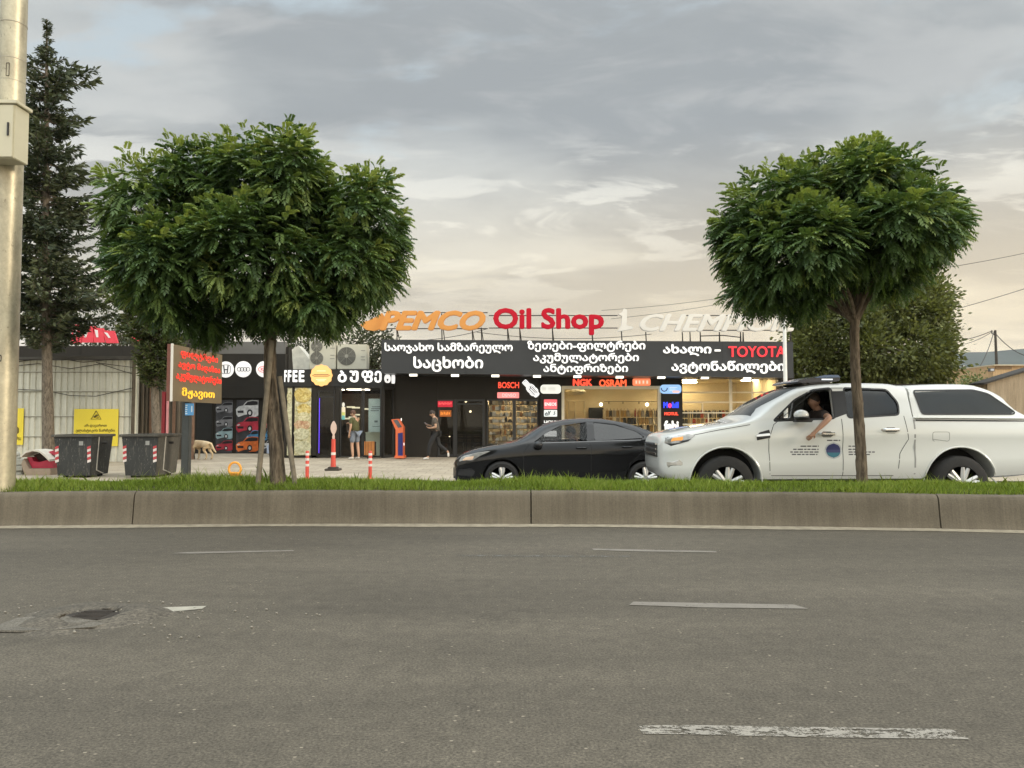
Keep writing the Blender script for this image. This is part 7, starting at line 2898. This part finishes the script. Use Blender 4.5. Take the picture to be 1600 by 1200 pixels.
SKIN = mat('skin', (0.50, 0.30, 0.20), .5, var=.05)
SKIN2 = mat('tanned skin', (0.40, 0.22, 0.14), .5, var=.05)
HAIR = mat('dark brown hair', (0.035, 0.022, 0.014), .6, var=.3, scale=60)
WALK = dict(pelvis=V3(0, 0, .95), spine=V3(.015, 0, 1.12), chest=V3(.03, 0, 1.31), neck=V3(.055, 0, 1.47), head=V3(.12, 0, 1.60),
            shL=V3(.03, .18, 1.41), elL=V3(-.02, .235, 1.13), wrL=V3(.20, .14, 1.10), paL=V3(.29, .08, 1.12),
            shR=V3(.05, -.18, 1.41), elR=V3(.06, -.22, 1.13), wrR=V3(.27, -.08, 1.20), paR=V3(.36, -.02, 1.24),
            hipL=V3(0, .09, .92), knL=V3(.20, .09, .52), anL=V3(.26, .09, .09), toL=V3(.40, .09, .04),
            hipR=V3(0, -.09, .92), knR=V3(-.10, -.09, .51), anR=V3(-.42, -.09, .27), toR=V3(-.43, -.09, .12))
yw = 26.8
person('person in a dark patterned shirt walking left while looking at a phone', (X(681, yw, 700), yw, GZ), math.pi, WALK, SKIN, mat('dark patterned shirt', (0.085, 0.07, 0.055), .8, var=.7, scale=40), mat('black trousers', (0.02, 0.02, 0.021), .8, var=.2),
       mat('white trainers', (0.66, 0.64, 0.6), .5, var=.05), HAIR, head=(0, .45), palms={'L': V3(.3, -.6, .7), 'R': V3(.2, .7, .6)}, curl=.8)
ph = thing('mobile_phone', 'dark phone held by the walking person', 'phone', (X(681, yw, 700) - .365, yw - .01, GZ + 1.255))
MB().box((-.055, -.036, -.006), (.075, .036, .006)).xform(Matrix.Rotation(R(25), 4, 'Y')).build('phone_body', mat('phone black', (0.02, 0.02, 0.022), .2, var=0), ph, world=False, bevel=.003)
MB().box((-.05, -.032, .0065), (.07, .032, .0085)).xform(Matrix.Rotation(R(25), 4, 'Y')).build('phone_screen', glow('phone screen', (.7, .75, .85), .5), ph, world=False)
STAND = dict(pelvis=V3(0, 0, .95), spine=V3(.01, 0, 1.12), chest=V3(.02, 0, 1.31), neck=V3(.045, 0, 1.47), head=V3(.09, 0, 1.61),
             shL=V3(.02, .185, 1.41), elL=V3(-.01, .25, 1.13), wrL=V3(.05, .25, .89), paL=V3(.07, .24, .81),
             shR=V3(.02, -.185, 1.41), elR=V3(.12, -.24, 1.17), wrR=V3(.33, -.16, 1.24), paR=V3(.42, -.12, 1.27),
             hipL=V3(0, .09, .92), knL=V3(.05, .10, .51), anL=V3(.00, .10, .09), toL=V3(.15, .12, .035),
             hipR=V3(0, -.09, .92), knR=V3(-.04, -.10, .51), anR=V3(-.10, -.10, .09), toR=V3(.05, -.12, .035))
ys = 27.0
person('person in an olive tee shirt and grey denim shorts standing at the cafe window', (X(554.5, ys, 700), ys, GZ), R(152), STAND, SKIN, mat('olive tee', (0.085, 0.085, 0.032), .85, var=.15, scale=10),
       mat('grey denim', (0.20, 0.23, 0.28), .85, var=.2, scale=30), mat('pale shoes', (0.58, 0.54, 0.48), .6, var=.05), mat('auburn hair', (0.09, 0.04, 0.02), .6, var=.3, scale=60), shorts=True, head=(.25, .25), palms={'L': V3(.6, -.8, 0), 'R': V3(0, .5, -.5)})
# the drivers; local x runs to the rear of the car, so they look along -x
DRV = dict(pelvis=V3(0, 0, 0), spine=V3(-.03, 0, .16), chest=V3(-.05, 0, .36), neck=V3(-.03, 0, .50), head=V3(.03, 0, .62),
           shL=V3(0, .19, .44), elL=V3(.04, .56, .385), wrL=V3(.27, .62, .19), paL=V3(.33, .62, .13),
           shR=V3(-.04, -.19, .44), elR=V3(.10, -.25, .20), wrR=V3(.30, -.08, .24), paR=V3(.36, -.03, .26),
           hipL=V3(.02, .09, -.02), knL=V3(.42, .12, .04), anL=V3(.62, .12, -.30), toL=V3(.75, .12, -.26),
           hipR=V3(.02, -.09, -.02), knR=V3(.42, -.10, .04), anR=V3(.62, -.10, -.30), toR=V3(.75, -.10, -.26))
person('person driving the white pickup with a bare forearm hanging out of the window', (PX + 1.44, PYc - .42, .91), math.pi, DRV, SKIN2, mat('dark driver shirt', (0.05, 0.035, 0.03), .85, var=.2), mat('dark jeans', (0.03, 0.035, 0.05), .85), M_TRIM, HAIR,
       head=(.55, .05), palms={'L': V3(.2, -1, -.2), 'R': V3(.3, .6, .3)}, curl=.9)
D2 = dict(DRV)
D2.update(elL=V3(.10, .25, .20), wrL=V3(.30, .12, .24), paL=V3(.37, .08, .26))
person('person in dark clothes at the wheel of the black sedan', (CX + 1.36, CYc - .37, far_z(15.2) + .56), math.pi, D2, SKIN2, mat('black driver shirt', (0.02, 0.018, 0.018), .85), mat('dark jeans', (0.03, 0.035, 0.05), .85), M_TRIM, HAIR,
       head=(0, .02), palms={'L': V3(.3, -.6, .3), 'R': V3(.3, .6, .3)}, curl=.9)

# ------------------------------------------------------------------ dog
YD = 27.0
DG = [((-.32, 0, .57), (.105, .12)), ((-.12, 0, .545), (.105, .115)), ((.10, 0, .53), (.115, .145)), ((.27, 0, .57), (.10, .13)), ((.42, 0, .60), .078), ((.54, 0, .58), .075), ((.63, 0, .555), .062), ((.76, 0, .51), .034),
      ((-.43, 0, .58), .045), ((-.50, 0, .47), .036), ((-.58, 0, .34), .036), ((-.68, 0, .25), .018)]
DE = [(0, 1), (1, 2), (2, 3), (3, 4), (4, 5), (5, 6), (6, 7), (0, 8), (8, 9), (9, 10), (10, 11)]
for s in (-1, 1):
    o = len(DG)
    sh_ = .05 * s
    DG += [((-.31 + sh_, .075 * s, .44), .082), ((-.24 + sh_, .085 * s, .33), .054), ((-.395 + sh_, .085 * s, .205), .030), ((-.375 + sh_, .085 * s, .05), .024), ((-.31 + sh_, .085 * s, .028), .028)]
    DE += [(0, o), (o, o + 1), (o + 1, o + 2), (o + 2, o + 3), (o + 3, o + 4)]
    o = len(DG)
    DG += [((.25, .08 * s, .43), .058), ((.19 + sh_, .08 * s, .33), .042), ((.21 + sh_, .08 * s, .17), .027), ((.22 + sh_, .08 * s, .045), .023), ((.28 + sh_, .08 * s, .026), .027)]
    DE += [(3, o), (o, o + 1), (o + 1, o + 2), (o + 2, o + 3), (o + 3, o + 4)]
    o = len(DG)
    DG += [((.575, .055 * s, .635), .022), ((.555, .085 * s, .60), .012)]
    DE += [(5, o), (o, o + 1)]
dog = thing('dog', 'pale cream dog with a hanging tail walking behind the neon board post', 'dog', (X(314, YD, 700), YD, GZ), R(158))


def fur():
    m = bpy.data.materials.new('cream fur')
    n = NT(m)
    f = n.noise(n.coord(), 3.2, 4, 0.6)
    g = n.noise(n.coord(scale=(30, 90, 90)), 1.5, 3, 0.7)
    col = n.ramp(f, [(0.35, (0.42, 0.30, 0.17)), (0.6, (0.60, 0.48, 0.31))])
    n.color(n.mix(.3, col, n.ramp(g, [(0.3, 0.35), (0.7, 0.65)]), 'OVERLAY'))
    n.b.inputs['Roughness'].default_value = .9
    return m


db = skin('body', [p for p, _ in DG], DE, [r * 1.08 if not hasattr(r, '__len__') else tuple(k * 1.08 for k in r) for _, r in DG], fur(), dog, 2)
MB().ball((.80, 0, .505), (.018, .02, .016), 8, 6).build('nose', M_TRIM, dog, world=False)
ey = MB()
for s in (-1, 1):
    ey.ball((.655, .042 * s, .60), .011, 8, 6)
ey.build('eyes', mat('eye dark', (0.03, 0.02, 0.015), .2, var=0), dog, world=False)

# ------------------------------------------------------------------ right side beyond the shop
t = thing('low_shed', 'long tan shed with a dark sloping roof edge at the right edge', 'shed', (X(1600, 36), 36, -.17))
Y = 36.0
wp = [at(u, v, Y) for u, v in ((1543, 599), (1600, 582), (1720, 548), (1720, 720), (1543, 720))]
MB().prism([(p.x, p.z) for p in wp], Y, Y + 1.0).build('wall', streaked('tan render', (0.36, 0.28, 0.19), (0.26, 0.20, 0.13), amt=.3, rough=.9), t)
wp = [at(u, v, Y) for u, v in ((1536, 601), (1600, 581), (1722, 546), (1722, 543), (1600, 578.5), (1536, 598))]
MB().prism([(p.x, p.z) for p in wp], Y - .12, Y + 1.1).build('roof', mat('dark roof felt', (0.05, 0.045, 0.04), .9), t)
t = thing('brick_house', 'orange rendered house top rising behind the tan shed', 'house', (X(1600, 55), 55, -.2))
Y = 55.0
pbox(MB(), 1554.5, 1760, 571.5, 690, Y, 7).build('wall', streaked('orange render', (0.52, 0.36, 0.20), (0.40, 0.26, 0.14), amt=.3, rough=.9), t)
pbox(MB(), 1553, 1762, 569.5, 571.3, Y - .2, 7.4).build('parapet', mat('pale parapet', (0.50, 0.42, 0.30), .9, var=.15), t)
pbox(MB(), 1556, 1581, 573, 576.5, Y - .06, .05).build('lintel', mat('brown lintel', (0.22, 0.15, 0.09), .9), t)
bx = at(1550.5, 577.5, Y - .3)
t = thing('wall_lamp', 'grey flood lamp box fixed at the corner of the orange house', 'lamp', bx)
pbox(MB(), 1547, 1554, 575.3, 580.3, Y - .3, .25).build('housing', mat('lamp dark', (0.08, 0.08, 0.08), .5), t)
pbox(MB(), 1548, 1553, 576.2, 579.4, Y - .32, .018).build('lamp_glass', mat('lamp grey', (0.45, 0.47, 0.5), .3), t)
M_WOODP = mat('dark timber pole', (0.06, 0.05, 0.04), .9, var=.2)
Y = 70.0
ptop = at(1555, 516, Y)
t = thing('cable_pole', 'dark timber cable pole above the tan shed at the far right', 'pole', (ptop.x, Y, -.2))
MB().tube([(ptop.x + .1, Y, -.2), ptop], [.16, .10], 8).build('shaft', M_WOODP, t)
q = at(1549.8, 516, Y)
MB().tube([(q.x, Y, q.z), (q.x, Y, q.z - .3), (ptop.x, Y, q.z - .45)], .05, 6).build('bracket', M_WOODP, t)
for lab, u, v, r in (('slim pale post left of the pale bush at the far right', 1474.5, 580, .05), ('pair of dark and pale posts just left of the pale bush', 1506, 571, .09)):
    p = at(u, v, 60)
    t = thing('thin_post', lab, 'post', (p.x, 60, -.2))
    MB().tube([(p.x, 60, -.2), p], [r, r * .8], 7).build('post', mat('pale post', (0.62, 0.62, 0.6), .6), t)
    if r > .06:
        MB().tube([(p.x - .11, 60.05, -.2), (p.x - .09, 60.05, p.z + .05)], [.06, .05], 6).build('dark_post', M_WOODP, t)


def wire(label, pts, Y, sag, r=.012, group=None):
    a, b = at(*pts[0], Y if not isinstance(Y, tuple) else Y[0]), at(*pts[1], Y if not isinstance(Y, tuple) else Y[1])
    path = []
    for i in range(17):
        k = i / 16
        p = a.lerp(b, k)
        p.z -= sag * 4 * k * (1 - k)
        path.append(p)
    return tag(MB().tube(path, r, 5).build('overhead_wire', mat('wire', (0.05, 0.045, 0.04), .7, var=0)), label, 'wire', group)


wire('upper overhead wire running right from behind the right street tree', [(1440, 424), (1680, 377)], (40, 46), .12, .016)
wire('lower overhead wire rising right from the olive green tree', [(1440, 497), (1680, 424)], (40, 46), .12, .018)
wire('thick cable from the olive green tree to the timber pole', [(1470, 535), (1550, 517)], 70, .25, .035)
wire('thinner sagging cable below the thick one left of the timber pole', [(1470, 540), (1551, 518)], 70, .45, .025)
wire('cable falling steeply left from the timber pole across the hills', [(1553, 518), (1519, 586)], (70, 60), .6, .035)
wire('cable falling right from the timber pole to the frame edge', [(1556, 522), (1640, 553)], 70, 1.0, .035)
wire('thin wire sagging between the pale posts and the flood lamp', [(1506, 573), (1547, 579)], (60, 55), .1, .015)
wire('upper faint wire above the white rooftop letters', [(940, 485), (1150, 462)], (44, 50), .1, .013)
wire('lower faint wire crossing the white rooftop letters', [(955, 498), (1150, 470)], (44, 50), .1, .013)
wire('sagging wire below the orange and crimson rooftop letters', [(668, 531), (760, 514)], 30.5, .06, .012)
wire('long wire from the orange letters past the crimson letters', [(745, 519), (1018, 522)], 30.6, .22, .012)
t = thing('yard_wall', 'dark low wall behind the pickup between the shop and the tan shed', 'wall', (X(1330, 33.5), 33.5, -.17))
pbox(MB(), 1243, 1470, 600, 720, 33.5, .25).build('wall_face', M_CLADB, t)
mb = MB()
for v in (594, 597.3):
    pbox(mb, 1243, 1300, v, v + 1, 33.4, .04)
mb.build('top_rail', mat('pale rail', (0.4, 0.38, 0.33), .6), t)

# ------------------------------------------------------------------ evening air
if HAZE > 0:
    hb = MB().box((-3300, -120, -6), (4200, 3330, 330))
    hz_ = struct(hb.build('haze', None), 'stuff')
    m = bpy.data.materials.new('evening air')
    m.use_nodes = True
    nt = m.node_tree
    nt.nodes.clear()
    o_ = nt.nodes.new('ShaderNodeOutputMaterial')
    pv = nt.nodes.new('ShaderNodeVolumePrincipled')
    pv.inputs['Color'].default_value = (0.86, 0.91, 1.0, 1)
    pv.inputs['Density'].default_value = HAZE
    pv.inputs['Anisotropy'].default_value = 0.2
    nt.links.new(pv.outputs[0], o_.inputs['Volume'])
    hz_.data.materials.append(m)
